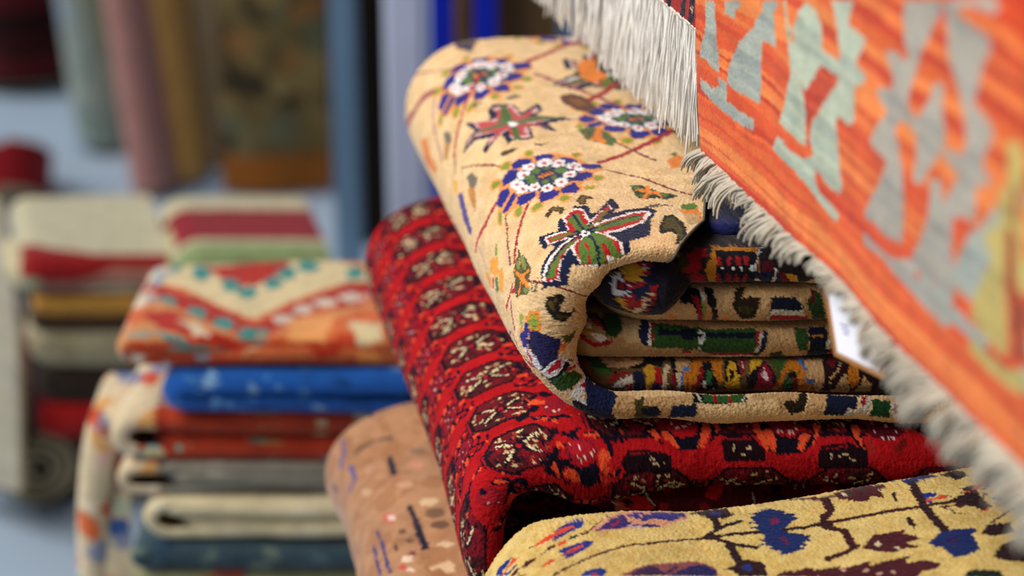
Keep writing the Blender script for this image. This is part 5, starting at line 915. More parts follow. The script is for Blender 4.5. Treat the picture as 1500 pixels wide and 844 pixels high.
('cl3','P','D0CCC0',0,[(8.44,-0.26),(8.44,-0.36),(8.44,-0.46),(8.34,-0.56),(8.34,-0.56),(8.23,-0.56),(8.13,-0.26),(8.13,-0.15),(8.13,-0.05),(8.23,0.05),(8.23,0.15),(8.34,0.15),(8.34,0.05),(8.44,-0.05)]),
('cl3','P','D0CCC0',0,[(9.04,-0.56),(9.04,-0.77),(9.04,-0.77),(9.04,-0.77),(8.94,-0.77),(8.84,-0.67),(8.84,-0.56),(8.84,-0.56),(8.84,-0.46),(8.84,-0.46),(8.94,-0.46),(8.94,-0.46),(9.04,-0.67),(9.04,-0.67)]),
('cl3','P','14141C',0,[(9.74,1.28),(10.25,1.59),(10.65,1.28),(10.75,0.26),(10.65,-0.87),(9.64,-0.67)]),
('cl3','P','D8A828',0,[(9.74,0.56),(10.15,1.39),(10.45,1.28),(10.45,0.56),(10.65,0.36),(10.75,-0.77),(9.74,-0.67),(9.64,-0.05),(9.94,0.05)]),
('cl3','P','14141C',0,[(10.05,0.77),(10.35,0.77),(10.35,0.15),(10.05,0.05)]),
('cl3','P','8A1828',0,[(10.75,1.59),(11.25,1.59),(11.05,0.67),(10.75,0.26)]),
('cl3','P','E0C8C8',0,[(10.95,1.59),(11.05,1.49),(11.05,0.87),(10.85,0.77)]),
('cl3','P','D8A828',0,[(11.45,1.28),(11.65,1.49),(12.36,1.49),(12.06,0.77),(11.55,0.05),(11.25,0.15)]),
('cl3','P','14141C',0,[(11.15,0.26),(12.46,1.39),(13.06,0.36),(12.96,-1.28),(11.25,-1.18)]),
('cl3','P','9A1838',0,[(12.46,1.18),(12.76,0.77),(12.96,-0.98),(11.65,-1.18),(11.96,0.46)]),
('cl3','P','F0DCE0',0,[(12.36,0.87),(12.46,0.46),(12.56,0.05),(12.46,-0.46),(12.36,0.05),(12.06,0.26)]),
('cl3','P','C8781E',0,[(12.86,-0.98),(13.77,1.08),(14.47,1.49),(14.97,1.28),(15.07,0.05),(15.58,-0.46),(15.78,-1.28),(14.87,-1.39),(14.47,0.46),(14.07,0.67),(13.67,0.36),(13.46,-1.08)]),
('cl3','P','3A5A24',0,[(12.76,1.28),(14.07,1.59),(13.16,0.05),(13.16,0.67)]),
('cl3','P','14141C',0,[(13.97,0.46),(14.37,0.56),(14.77,-1.28),(13.67,-1.49)]),
('cl3','P','2E6A3A',0,[(13.77,0.05),(14.07,0.26),(14.27,-0.67),(13.77,-1.08)]),
('cl3','P','8A1828',0,[(14.17,0.26),(14.37,0.15),(14.77,-1.39),(14.47,-1.28)]),
('cl3','P','4A78C0',0,[(14.67,1.49),(15.07,1.59),(15.17,-0.05),(15.68,0.05),(15.58,-0.36),(15.17,-0.26),(14.97,0.87)]),
('cl3','P','C8A070',0,[(15.17,1.49),(16.38,1.69),(16.38,-1.49),(15.88,-1.28),(15.68,0.05),(15.17,0.15)]),
('cl3','P','2A1014',0,[(16.38,1.49),(17.99,1.49),(17.89,0.98),(17.09,-1.08),(16.28,-1.28)]),
('cl3','P','C8A070',0,[(16.68,0.56),(17.49,1.28),(17.69,1.28),(16.68,0.15)]),
('cl3','P','C8A070',0,[(17.19,-0.87),(17.79,0.36),(18.09,-1.39),(17.29,-1.28)]),
('cl3','P','2A1014',0,[(16.58,1.8),(18.19,1.69),(20.1,0.56),(20.4,-1.39),(18.39,-1.18),(16.18,-1.28)]),
('cl3','P','C8A070',0,[(16.68,0.15),(17.59,1.39),(17.69,1.28),(16.68,-0.15)]),
('cl3','P','C8A070',0,[(16.88,-1.28),(17.39,0.15),(17.79,0.56),(18.09,-0.56),(18.09,-1.39)]),
('cl3','P','C8781E',0,[(18.09,1.18),(18.69,1.18),(18.69,-0.05),(18.29,-0.56),(17.89,-0.05)]),
('cl3','P','C8A070',0,[(18.59,-0.56),(19,0.46),(19.5,-0.26),(19.6,-1.18),(18.49,-0.98)]),
('cl3','P','6A1820',0,[(16.78,1.8),(17.49,1.69),(16.98,0.87),(16.68,1.18)]),
('cream','P','C8A070',0,[(-17.75,-13.19),(-19.11,-13.18),(-19.19,-11.05),(-17.33,-11.81),(-17.5,-12.43)]),
('cream','P','1C2650',0,[(-14.1,-13.8),(-17.24,-13.51),(-17.75,-13.19),(-17.41,-12.43),(-17.24,-11.66),(-15.54,-11.74)]),
('cream','P','4A4420',0,[(-19.02,-12.87),(-19.79,-13.03),(-19.62,-12.49),(-20.73,-12.26),(-20.9,-10.97),(-19.19,-11.05)]),
('cream','P','10182A',0,[(-19.45,-12.26),(-20.47,-12.34),(-20.81,-11.96),(-20.47,-11.35),(-19.62,-11.73)]),
('cream','P','C8A070',0,[(-19.7,-12.95),(-23.1,-13.26),(-23.1,-12.8),(-21.49,-12.42),(-21.49,-11.58),(-20.73,-11.05),(-20.81,-12.04),(-20.47,-12.34),(-19.62,-12.49)]),
('cream','P','1A2444',0,[(-21.49,-12.42),(-23.19,-12.72),(-23.19,-11.81),(-21.41,-11.2)]),
('cream','P','C8A070',0,[(-22.34,-13.33),(-23.19,-13.33),(-22.85,-12.8),(-22.25,-12.72)]),
('cream','P','14141C',0,[(-23.02,-13.41),(-26.67,-13.48),(-26.5,-12.87),(-23.02,-12.8)]),
('cream','P','2E5A2A',0,[(-23.78,-13.48),(-26.42,-13.48),(-26.25,-12.87),(-23.61,-12.87)]),
('cream','P','A01C22',0,[(-24.3,-13.48),(-24.64,-13.48),(-24.55,-12.95),(-24.38,-12.95)]),
('cream','P','A01C22',0,[(-25.4,-13.48),(-25.66,-12.95),(-25.32,-12.95)]),
('cream','P','D0CCC0',0,[(-23.44,-13.33),(-23.44,-13.26),(-23.44,-13.26),(-23.36,-13.18),(-23.27,-13.18),(-23.27,-13.26),(-23.27,-13.26),(-23.27,-13.33),(-23.27,-13.33),(-23.27,-13.41),(-23.36,-13.41),(-23.36,-13.41),(-23.44,-13.41),(-23.44,-13.33)]),
('cream','P','D0CCC0',0,[(-23.53,-13.1),(-23.53,-13.1),(-23.53,-13.03),(-23.44,-13.03),(-23.44,-13.03),(-23.36,-13.03),(-23.36,-13.1),(-23.36,-13.1),(-23.36,-13.18),(-23.44,-13.26),(-23.44,-13.26),(-23.53,-13.26),(-23.53,-13.18),(-23.53,-13.18)]),
('cream','P','D0CCC0',0,[(-23.61,-12.95),(-23.61,-12.87),(-23.61,-12.87),(-23.53,-12.87),(-23.53,-12.87),(-23.44,-12.87),(-23.44,-12.87),(-23.44,-12.95),(-23.44,-12.95),(-23.44,-13.03),(-23.53,-13.03),(-23.53,-13.03),(-23.61,-13.03),(-23.61,-13.03)]),
('cream','P','D0CCC0',0,[(-26.76,-13.48),(-26.76,-13.48),(-26.67,-13.41),(-26.67,-13.41),(-26.59,-13.41),(-26.59,-13.41),(-26.5,-13.48),(-26.5,-13.48),(-26.59,-13.48),(-26.59,-13.48),(-26.59,-13.48),(-26.67,-13.48),(-26.67,-13.48),(-26.76,-13.48)]),
('cream','P','D0CCC0',0,[(-26.59,-13.26),(-26.5,-13.18),(-26.5,-13.18),(-26.42,-13.18),(-26.42,-13.18),(-26.33,-13.18),(-26.33,-13.26),(-26.33,-13.26),(-26.33,-13.33),(-26.42,-13.33),(-26.42,-13.33),(-26.5,-13.33),(-26.5,-13.33),(-26.5,-13.26)]),
('cream','P','D0CCC0',0,[(-26.42,-13.03),(-26.42,-12.95),(-26.42,-12.95),(-26.33,-12.95),(-26.33,-12.95),(-26.25,-12.95),(-26.25,-13.03),(-26.25,-13.03),(-26.25,-13.1),(-26.33,-13.1),(-26.33,-13.1),(-26.42,-13.1),(-26.42,-13.1),(-26.42,-13.03)]),
('cream','P','C8A070',0,[(-26.93,-13.41),(-27.78,-13.41),(-30.16,-13.48),(-29.91,-13.03),(-29.23,-12.8),(-28.8,-12.8),(-28.89,-12.95),(-26.93,-13.03)]),
('cream','P','281E12',0,[(-29.99,-13.41),(-30.67,-13.41),(-30.58,-12.8),(-29.23,-12.8),(-29.14,-12.87),(-29.91,-13.03)]),
('cream','P','C8A070',0,[(-30.84,-13.48),(-32.12,-13.48),(-31.86,-12.87),(-30.58,-12.8)]),
('cream','P','C8A070',0,[(-28.72,-13.41),(-29.99,-13.41),(-29.99,-12.8),(-29.14,-12.95),(-29.14,-12.26),(-28.63,-11.88)]),
('cream','P','281E12',0,[(-30.08,-13.41),(-30.67,-13.41),(-30.33,-12.19),(-29.48,-11.88),(-28.97,-12.65),(-29.14,-12.95),(-29.82,-12.8)]),
('cream','P','C8A070',0,[(-30.75,-13.48),(-31.94,-13.48),(-31.6,-11.88),(-30.5,-11.96)]),
('cream','P','141C38',0,[(-31.94,-13.48),(-34.07,-13.48),(-33.81,-12.49),(-33.05,-11.73),(-31.6,-11.88)]),
('cream','P','D0CCC0',0,[(-32.97,-11.81),(-33.31,-12.57),(-33.81,-12.19),(-33.81,-11.73)]),
('cream','P','D0CCC0',0,[(-34.15,-13.48),(-34.83,-13.41),(-34.67,-11.96),(-33.99,-12.04)]),
('cream','P','9A1C24',0,[(-34.24,-13.48),(-34.67,-13.41),(-34.49,-12.87),(-34.15,-12.49)]),
('cream','P','1E4A24',0,[(-34.92,-13.18),(-36.11,-13.1),(-36.03,-11.88),(-34.75,-11.88)]),
('cream','P','D0CCC0',0,[(-36.11,-12.8),(-36.62,-12.8),(-36.71,-11.96),(-36.11,-11.73)]),
('cream','P','9A2848',0,[(-36.37,-12.95),(-36.62,-12.8),(-36.45,-12.19),(-36.28,-12.42)]),
('cream','P','C8A070',0,[(-35.43,-13.18),(-36.45,-13.48),(-37.13,-13.48),(-36.96,-13.03),(-36.19,-13.03)]),
('cream','P','E8E4E4',0,[(-23.61,-11.81),(-23.78,-11.96),(-23.87,-11.81)]),
('rl0','P','B01C20',0,[(2.53,0.41),(2.85,0.72),(3.58,0.92),(4.3,0.62),(4.7,-0.1),(3.48,-0.51),(3.37,0.41),(3.16,0.41),(2.95,0)]),
('rl0','P','14141C',0,[(3.27,0.51),(3.48,0.51),(3.58,0.1),(3.48,-0.1)]),
('rl0','P','C05030',0,[(2.95,0),(3.16,0.41),(3.48,-0.31),(3.37,-0.62),(3.06,-0.82)]),
('rl0','L','B8B0A0',0.1,[(2.22,0.62),(2.64,0.41),(3.06,-0.1)]),
('rl0','L','B8B0A0',0.1,[(3.69,2.16),(3.9,1.44),(4.3,0.72),(4.7,0.1)]),
('rl0','L','A89880',0.1,[(2.64,0.51),(3.16,0.92),(3.58,1.03),(3.79,1.34)]),
('rl0','P','7A1018',0,[(4.81,2.16),(5.21,1.85),(5.21,1.34),(4.7,1.64)]),
('rl0','P','7A1018',0,[(5.41,1.54),(5.91,1.64),(5.81,1.03),(5.41,1.03)]),
('rl0','P','7A1830',0,[(6.11,3.17),(6.52,3.67),(6.52,2.16),(6.21,2.16)]),
('rl0','P','7A1830',0,[(7.72,4.17),(8.63,4.67),(8.33,3.67),(7.62,3.67)]),
('rl0','P','B82018',0,[(8.23,3.17),(9.23,3.67),(9.64,4.67),(11.25,4.17),(10.94,3.17),(10.04,2.67),(9.53,1.44),(8.93,0.62),(8.03,0.82),(8.53,1.54),(8.13,1.95)]),
('rl0','P','14141C',0,[(8.43,2.16),(8.73,2.05),(8.43,1.34),(8.23,1.54)]),
('rl0','P','A83818',0,[(8.63,4.17),(9.33,4.67),(9.23,4.17),(8.53,3.67)]),
('rl0','P','A01C18',0,[(13.16,3.67),(13.96,3.67),(13.66,2.57),(13.16,1.85),(13.26,2.67)]),
('rl0','P','A01C18',0,[(14.06,3.17),(14.36,2.57),(14.16,1.85),(13.96,2.57)]),
('rl0','L','A8A090',0.1,[(15.17,4.17),(14.97,2.67),(14.57,1.13)]),
('rl0','L','A8A090',0.1,[(15.47,2.57),(15.17,1.23)]),
('rl0','L','A8A090',0.1,[(15.57,3.67),(15.57,3.67)]),
('rl0','P','8A1420',0,[(16.58,2.26),(16.98,2.57),(16.78,1.34),(16.08,1.44)]),
('rl0','L','C8C0B0',0.1,[(17.18,3.67),(16.98,2.67)]),
('rl0','L','8A1420',0.1,[(15.87,3.17),(16.38,2.67)]),
('rl0','P','7A1018',0,[(20.7,2.57),(21.31,2.67),(21.21,2.16),(20.6,2.05)]),
('rl0','L','7A1424',0.1,[(11.85,4.17),(11.65,2.16)]),
('rl0','L','8A8A80',0.1,[(12.45,3.67),(12.15,2.67)]),
('rl0','L','7A1424',0.1,[(9.94,1.85),(9.94,1.03)]),
('red','P','120E1E',0,[(-1.62,-10.87),(-1.26,-10.66),(-0.81,-10.64),(-0.27,-10.24),(0,-10.43),(-0.45,-10.81),(-0.27,-11.19),(-0.9,-11.21),(-1.17,-10.84),(-1.53,-11.05)]),
('red','P','120E1E',0,[(-3.78,-12.64),(-3.15,-12.5),(-2.52,-12),(-1.98,-11.98),(-2.25,-12.52),(-1.62,-12.71),(-0.72,-13.28),(0.18,-13.1),(0.54,-12.71),(0.72,-13.47),(0.72,-14.41),(-0.27,-14.81),(-0.81,-14.61),(-0.9,-13.85),(-1.26,-13.27),(-1.89,-13.24),(-2.52,-13.87),(-2.61,-13.35),(-2.88,-13.16),(-2.97,-13.8),(-3.51,-13.71),(-3.69,-13.24),(-3.24,-12.97),(-3.69,-12.79)]),
('red','P','120E1E',0,[(1.17,-11.23),(1.53,-11.06),(1.8,-11.44),(2.07,-11.1),(1.89,-10.91),(2.43,-10.79),(2.43,-11.31),(2.7,-11.67),(2.43,-11.82),(2.34,-11.47),(1.8,-11.62),(1.8,-11.98),(1.89,-12.52),(1.53,-12.89),(1.53,-11.97)]),
('red','P','120E1E',0,[(-2.43,-11.83),(-1.89,-11.44),(-1.35,-11.6),(-1.89,-11.8),(-2.43,-12)]),
('red','P','120E1E',0,[(0.09,-10.81),(0.63,-10.64),(1.26,-10.86),(1.08,-11.22),(0.45,-11.2)]),
('red','P','E2502C',0,[(1.08,-11.04),(0.99,-11.03),(0.81,-11.21),(0.63,-11.2),(0.45,-11.2),(0.27,-11.01),(0.09,-11),(0.09,-11),(0.18,-10.81),(0.27,-10.82),(0.54,-10.82),(0.72,-10.83),(0.9,-10.84),(1.08,-10.85)]),
('red','P','921828',0,[(0.81,-12.15),(0.63,-12.53),(0.27,-12.72),(-0.27,-12.91),(-0.81,-12.9),(-1.26,-12.71),(-1.53,-12.34),(-1.53,-11.97),(-1.26,-11.59),(-0.81,-11.2),(-0.45,-11.19),(0.09,-11.19),(0.54,-11.39),(0.72,-11.77)]),
('red','P','B01E2C',0,[(0.45,-11.96),(0.36,-12.15),(0.09,-12.34),(-0.27,-12.53),(-0.72,-12.53),(-0.99,-12.34),(-1.17,-12.15),(-1.26,-11.96),(-1.08,-11.59),(-0.72,-11.39),(-0.45,-11.39),(-0.09,-11.38),(0.18,-11.58),(0.45,-11.77)]),
('red','P','E2502C',0,[(0.9,-12.15),(1.53,-12.16),(1.62,-12.7),(1.35,-13.07),(1.53,-13.62),(1.08,-14.01),(0.72,-13.09)]),
('red','P','E2502C',0,[(-2.25,-13.57),(-1.62,-13.26),(-1.08,-13.46),(-0.81,-14.23),(-1.26,-14.39),(-1.98,-13.96)]),
('red','P','E2502C',0,[(-3.06,-12.98),(-2.52,-12.85),(-2.52,-13.7),(-2.88,-13.32)]),
('red','P','E2502C',0,[(-2.16,-11.46),(-1.53,-11.42),(-1.53,-11.79),(-2.16,-11.81)]),
('red','P','C22A22',0,[(0.72,-14.03),(1.44,-13.8),(1.53,-14.53),(0.99,-14.76)]),
('red','P','E0C0A8',0,[(-0.45,-12.72),(-0.45,-12.72),(-0.54,-12.91),(-0.54,-12.91),(-0.63,-12.91),(-0.63,-12.91),(-0.63,-12.72),(-0.63,-12.72),(-0.63,-12.72),(-0.63,-12.72),(-0.54,-12.72),(-0.54,-12.72),(-0.45,-12.72),(-0.45,-12.72)]),
('red','P','E0C0A8',0,[(-0.18,-12.72),(-0.18,-12.72),(-0.18,-12.72),(-0.27,-12.72),(-0.27,-12.72),(-0.36,-12.72),(-0.36,-12.72),(-0.36,-12.72),(-0.27,-12.53),(-0.27,-12.53),(-0.27,-12.53),(-0.18,-12.53),(-0.18,-12.53),(-0.18,-12.72)]),
('red','P','E0C0A8',0,[(0.09,-12.53),(0.09,-12.53),(0.09,-12.72),(0,-12.72),(0,-12.72),(0,-12.72),(0,-12.53),(0,-12.53),(0,-12.53),(0,-12.53),(0,-12.53),(0.09,-12.53),(0.09,-12.53),(0.09,-12.53)]),
('red','P','E0C0A8',0,[(0.36,-12.34),(0.36,-12.53),(0.27,-12.53),(0.27,-12.53),(0.27,-12.53),(0.18,-12.53),(0.18,-12.34),(0.18,-12.34),(0.18,-12.34),(0.27,-12.34),(0.27,-12.34),(0.27,-12.34),(0.36,-12.34),(0.36,-12.34)]),
('red','P','E0C0A8',0,[(0.54,-12.15),(0.54,-12.15),(0.45,-12.34),(0.45,-12.34),(0.45,-12.34),(0.36,-12.34),(0.36,-12.15),(0.36,-12.15),(0.36,-12.15),(0.45,-12.15),(0.45,-12.15),(0.45,-12.15),(0.54,-12.15),(0.54,-12.15)]),
('red','P','E0C0A8',0,[(-0.99,-11.58),(-0.99,-11.77),(-0.99,-11.77),(-1.08,-11.77),(-1.08,-11.77),(-1.17,-11.78),(-1.17,-11.78),(-1.08,-11.59),(-1.08,-11.59),(-1.08,-11.59),(-1.08,-11.59),(-0.99,-11.58),(-0.99,-11.58),(-0.99,-11.58)]),
('red','P','E0C0A8',0,[(-0.9,-12.15),(-0.99,-12.15),(-0.99,-12.34),(-1.08,-12.34),(-1.08,-12.34),(-1.08,-12.15),(-1.08,-12.15),(-1.08,-12.15),(-1.08,-12.15),(-1.08,-12.15),(-0.99,-12.15),(-0.99,-12.15),(-0.99,-12.15),(-0.9,-12.15)]),
('red','P','E0C0A8',0,[(-0.72,-12.53),(-0.72,-12.72),(-0.81,-12.71),(-0.81,-12.71),(-0.81,-12.71),(-0.9,-12.71),(-0.9,-12.71),(-0.9,-12.53),(-0.81,-12.53),(-0.81,-12.53),(-0.81,-12.53),(-0.72,-12.53),(-0.72,-12.53),(-0.72,-12.53)]),
('red','P','F0DCE0',0,[(-0.27,-11.96),(-0.27,-11.96),(-0.36,-11.96),(-0.45,-12.15),(-0.45,-12.15),(-0.54,-11.96),(-0.54,-11.96),(-0.54,-11.96),(-0.54,-11.96),(-0.45,-11.77),(-0.36,-11.77),(-0.36,-11.77),(-0.27,-11.76),(-0.27,-11.96)]),
('red','P','120E1E',0,[(-1.08,-12.15),(-1.62,-12.71),(-0.9,-12.9),(-1.35,-12.52)]),
('red','P','921828',0,[(-8.73,-13.59),(-9.27,-13.65),(-9.63,-13.44),(-9.9,-13.08),(-9.99,-12.72),(-9.99,-12.37),(-9.99,-12.02),(-9.81,-11.84),(-9.45,-11.83),(-9,-12.09),(-8.64,-12.27),(-8.37,-12.66),(-8.28,-13.04),(-8.37,-13.33)]),
('red','P','B01E2C',0,[(-9,-13.29),(-9.27,-13.28),(-9.45,-13.18),(-9.63,-13),(-9.72,-12.73),(-9.81,-12.55),(-9.72,-12.37),(-9.63,-12.19),(-9.36,-12.19),(-9.09,-12.28),(-8.91,-12.46),(-8.73,-12.74),(-8.64,-12.94),(-8.73,-13.12)]),
('red','P','120E1E',0,[(-7.11,-13.1),(-6.48,-13.24),(-5.94,-13.28),(-5.49,-13.56),(-5.67,-14.13),(-6.75,-14.62),(-6.66,-14.2),(-6.12,-13.95),(-6.3,-13.59),(-6.84,-13.54),(-7.83,-14.25),(-9.63,-13.8),(-8.37,-13.62)]),
('red','P','120E1E',0,[(-9.27,-11.91),(-8.82,-12.09),(-9.09,-12.46),(-9.45,-12.1)]),
('red','P','120E1E',0,[(-8.19,-12.27),(-7.38,-12.57),(-6.66,-12.9),(-7.29,-13.19),(-8.28,-12.56)]),
('red','P','E2502C',0,[(-7.2,-13.09),(-7.29,-13.09),(-7.47,-12.98),(-7.65,-12.87),(-7.83,-12.76),(-7.92,-12.56),(-8.01,-12.47),(-8.01,-12.37),(-7.92,-12.37),(-7.74,-12.47),(-7.56,-12.57),(-7.38,-12.67),(-7.2,-12.88),(-7.11,-12.99)]),
('red','P','D43A28',0,[(-8.37,-14.48),(-9.45,-14.36),(-9.72,-14.33),(-9.63,-14.25),(-9.36,-14.09),(-9.09,-13.93),(-8.73,-13.87),(-8.28,-13.82),(-7.92,-13.85),(-7.83,-14.06),(-7.92,-14.34),(-7.92,-14.54)]),
('red','P','120E1E',0,[(-6.21,-12.92),(-5.67,-12.83),(-5.49,-13.2),(-5.85,-13.17)]),
('red','P','D8B098',0,[(-9.81,-12.55),(-9.9,-12.55),(-9.9,-12.55),(-9.9,-12.55),(-9.9,-12.55),(-9.9,-12.46),(-9.9,-12.46),(-9.9,-12.46),(-9.81,-12.46),(-9.81,-12.46),(-9.81,-12.46),(-9.81,-12.46),(-9.81,-12.55),(-9.81,-12.55)]),
('red','P','D8B098',0,[(-9.81,-12.81),(-9.9,-12.81),(-9.9,-12.81),(-9.9,-12.81),(-9.9,-12.72),(-9.9,-12.72),(-9.9,-12.72),(-9.81,-12.72),(-9.81,-12.72),(-9.81,-12.72),(-9.72,-12.73),(-9.72,-12.73),(-9.72,-12.82),(-9.81,-12.81)]),
('red','P','D8B098',0,[(-9.63,-13.17),(-9.72,-13.17),(-9.72,-13.17),(-9.72,-13.08),(-9.72,-13.08),(-9.72,-13.08),(-9.72,-12.99),(-9.72,-12.99),(-9.63,-13),(-9.63,-13),(-9.63,-13),(-9.63,-13.09),(-9.63,-13.09),(-9.63,-13.09)]),
('red','P','D8B098',0,[(-9.36,-13.37),(-9.45,-13.36),(-9.45,-13.36),(-9.54,-13.36),(-9.54,-13.27),(-9.54,-13.27),(-9.45,-13.27),(-9.45,-13.27),(-9.36,-13.28),(-9.36,-13.28),(-9.27,-13.28),(-9.27,-13.28),(-9.27,-13.28),(-9.36,-13.37)]),
('red','P','921828',0,[(-0.36,-7.67),(-0.63,-8.2),(-0.9,-8.58),(-1.26,-8.7),(-1.62,-8.61),(-1.89,-8.36),(-1.98,-7.64),(-1.98,-7.33),(-1.8,-6.76),(-1.53,-6.56),(-1.08,-6.34),(-0.72,-6.47),(-0.45,-6.61),(-0.36,-7.22)]),
('red','P','120E1E',0,[(-4.05,-8.08),(-3.33,-8.01),(-3.06,-7.38),(-2.88,-7.39),(-2.97,-8.34),(-2.43,-8.67),(-3.06,-8.52),(-3.69,-8.66),(-3.96,-8.9)]),
('red','P','120E1E',0,[(-1.71,-5.39),(-1.17,-5.24),(-0.9,-5.69),(-0.81,-6),(-1.35,-6.14),(-1.71,-5.96)]),
('red','P','120E1E',0,[(-2.43,-8.45),(-2.07,-8.98),(-1.8,-9.25),(-1.17,-8.83),(-0.72,-8.78),(-0.27,-9.29),(-0.81,-9.31),(-1.35,-9.37),(-1.89,-9.63),(-2.25,-9.19)]),
('red','P','E2502C',0,[(-1.62,-6.8),(-1.71,-7.13),(-1.89,-7.08),(-2.16,-7.07),(-2.34,-7.06),(-2.52,-6.8),(-2.7,-6.87),(-2.7,-6.47),(-2.61,-6.44),(-2.43,-6.22),(-2.16,-6.21),(-1.98,-6.4),(-1.8,-6.52),(-1.62,-6.65)]),
('red','P','E2502C',0,[(-1.98,-9.29),(-1.98,-9.29),(-2.07,-9.48),(-2.16,-9.34),(-2.25,-9.37),(-2.34,-9.15),(-2.34,-9.15),(-2.43,-9.11),(-2.34,-9.01),(-2.25,-8.97),(-2.16,-8.87),(-2.07,-8.98),(-2.07,-9.06),(-1.98,-9.11)]),
('red','P','E2502C',0,[(-1.44,-9.56),(-1.44,-9.75),(-1.53,-9.76),(-1.62,-9.77),(-1.71,-9.78),(-1.71,-9.6),(-1.8,-9.62),(-1.8,-9.62),(-1.71,-9.42),(-1.71,-9.42),(-1.62,-9.41),(-1.53,-9.39),(-1.44,-9.38),(-1.44,-9.56)]),
('red','P','120E1E',0,[(-3.06,-7.61),(-2.43,-6.85),(-2.07,-7.43),(-2.52,-8.03)]),
('red','P','E0C0A8',0,[(-1.53,-8.3),(-1.53,-8.3),(-1.53,-8.37),(-1.62,-8.46),(-1.62,-8.39),(-1.62,-8.24),(-1.62,-8.31),(-1.62,-8.17),(-1.62,-8.17),(-1.53,-7.93),(-1.53,-7.93),(-1.53,-8.08),(-1.53,-8.08),(-1.53,-8.23)]),
('red','P','E0C0A8',0,[(-1.17,-8.17),(-1.17,-8.17),(-1.26,-8.41),(-1.26,-8.41),(-1.35,-8.42),(-1.35,-8.42),(-1.35,-8.27),(-1.35,-8.2),(-1.35,-8.2),(-1.26,-8.04),(-1.26,-8.04),(-1.17,-7.95),(-1.17,-8.03),(-1.17,-8.1)]),
('red','P','E0C0A8',0,[(-0.9,-8.22),(-0.9,-8.29),(-0.9,-8.29),(-0.99,-8.3),(-0.99,-8.3),(-0.99,-8.15),(-0.99,-8.15),(-0.99,-8.08),(-0.99,-8.08),(-0.9,-7.92),(-0.9,-7.92),(-0.9,-8),(-0.9,-8),(-0.9,-8.14)]),
('red','P','E0C0A8',0,[(-1.62,-7.57),(-1.62,-7.64),(-1.71,-7.74),(-1.71,-7.58),(-1.71,-7.58),(-1.8,-7.83),(-1.8,-7.6),(-1.8,-7.53),(-1.71,-7.36),(-1.71,-7.36),(-1.71,-7.43),(-1.62,-7.34),(-1.62,-7.34),(-1.62,-7.42)]),
('red','P','921828',0,[(7.83,-10.38),(7.65,-10.64),(7.2,-10.89),(6.57,-11.14),(5.94,-11.11),(5.4,-10.94),(5.13,-10.63),(5.04,-10.33),(5.31,-9.94),(5.76,-9.55),(6.39,-9.39),(7.02,-9.36),(7.56,-9.53),(7.83,-9.91)]),
('red','P','120E1E',0,[(3.87,-10.95),(4.23,-10.68),(4.77,-10.45),(4.95,-10.76),(5.04,-11.63),(5.4,-12.21),(4.95,-11.92),(4.77,-11.18),(4.59,-11.61),(4.23,-11.44)]),
('red','P','120E1E',0,[(5.13,-10.92),(5.76,-10.82),(5.94,-11.25),(6.39,-11.54),(7.56,-11.43),(7.92,-10.12),(8.37,-9.92),(8.82,-10.27),(8.91,-11.05),(8.64,-11.7),(8.19,-12.22),(8.55,-11.18),(8.28,-10.65),(7.74,-11.56),(7.47,-12.36),(6.39,-12.49),(6.03,-12.35)]),
('red','P','E2502C',0,[(4.41,-11),(4.86,-10.75),(4.95,-11.19),(5.04,-11.78),(4.77,-11.62)]),
('red','P','E2502C',0,[(5.22,-11.21),(5.58,-10.95),(5.85,-11.24),(6.3,-12.35),(6.03,-12.35),(5.67,-11.93),(5.4,-11.65)]),
('red','P','E2502C',0,[(8.19,-10.39),(8.55,-10.26),(8.64,-11.05),(8.19,-11.7),(7.83,-12.36),(7.47,-12.22)]),
('red','P','120E1E',0,[(9.45,-9.94),(9.9,-9.79),(9.9,-10.41),(9.45,-10.66)]),
('red','P','E2502C',0,[(8.91,-9.93),(9.27,-9.86),(9.18,-10.92),(8.91,-11.31)]),
('red','P','E8D0C8',0,[(6.48,-10.73),(6.48,-10.86),(6.48,-10.86),(6.39,-10.86),(6.39,-10.86),(6.39,-10.86),(6.39,-10.72),(6.39,-10.72),(6.39,-10.72),(6.39,-10.59),(6.48,-10.59),(6.48,-10.59),(6.48,-10.59),(6.48,-10.73)]),
('red','P','E8D0C8',0,[(6.84,-10.61),(6.75,-10.74),(6.75,-10.74),(6.75,-10.74),(6.66,-10.74),(6.66,-10.74),(6.66,-10.74),(6.66,-10.6),(6.66,-10.6),(6.75,-10.47),(6.75,-10.47),(6.75,-10.47),(6.75,-10.6),(6.75,-10.6)]),
('red','P','E8D0C8',0,[(7.02,-10.62),(7.02,-10.62),(7.02,-10.75),(6.93,-10.75),(6.93,-10.75),(6.93,-10.75),(6.93,-10.61),(6.93,-10.61),(6.93,-10.48),(6.93,-10.48),(7.02,-10.48),(7.02,-10.48),(7.02,-10.48),(7.11,-10.49)]),
('red','P','E8D0C8',0,[(7.38,-10.5),(7.38,-10.5),(7.29,-10.63),(7.29,-10.63),(7.29,-10.63),(7.2,-10.62),(7.2,-10.62),(7.29,-10.49),(7.29,-10.36),(7.29,-10.36),(7.38,-10.36),(7.38,-10.36),(7.38,-10.36),(7.38,-10.36)]),
('red','P','E8D0C8',0,[(7.74,-10.11),(7.74,-10.24),(7.74,-10.24),(7.56,-10.37),(7.56,-10.37),(7.56,-10.37),(7.56,-10.24),(7.56,-10.24),(7.65,-10.11),(7.65,-9.98),(7.74,-9.91),(7.74,-9.91),(7.74,-10.11),(7.74,-10.11)]),
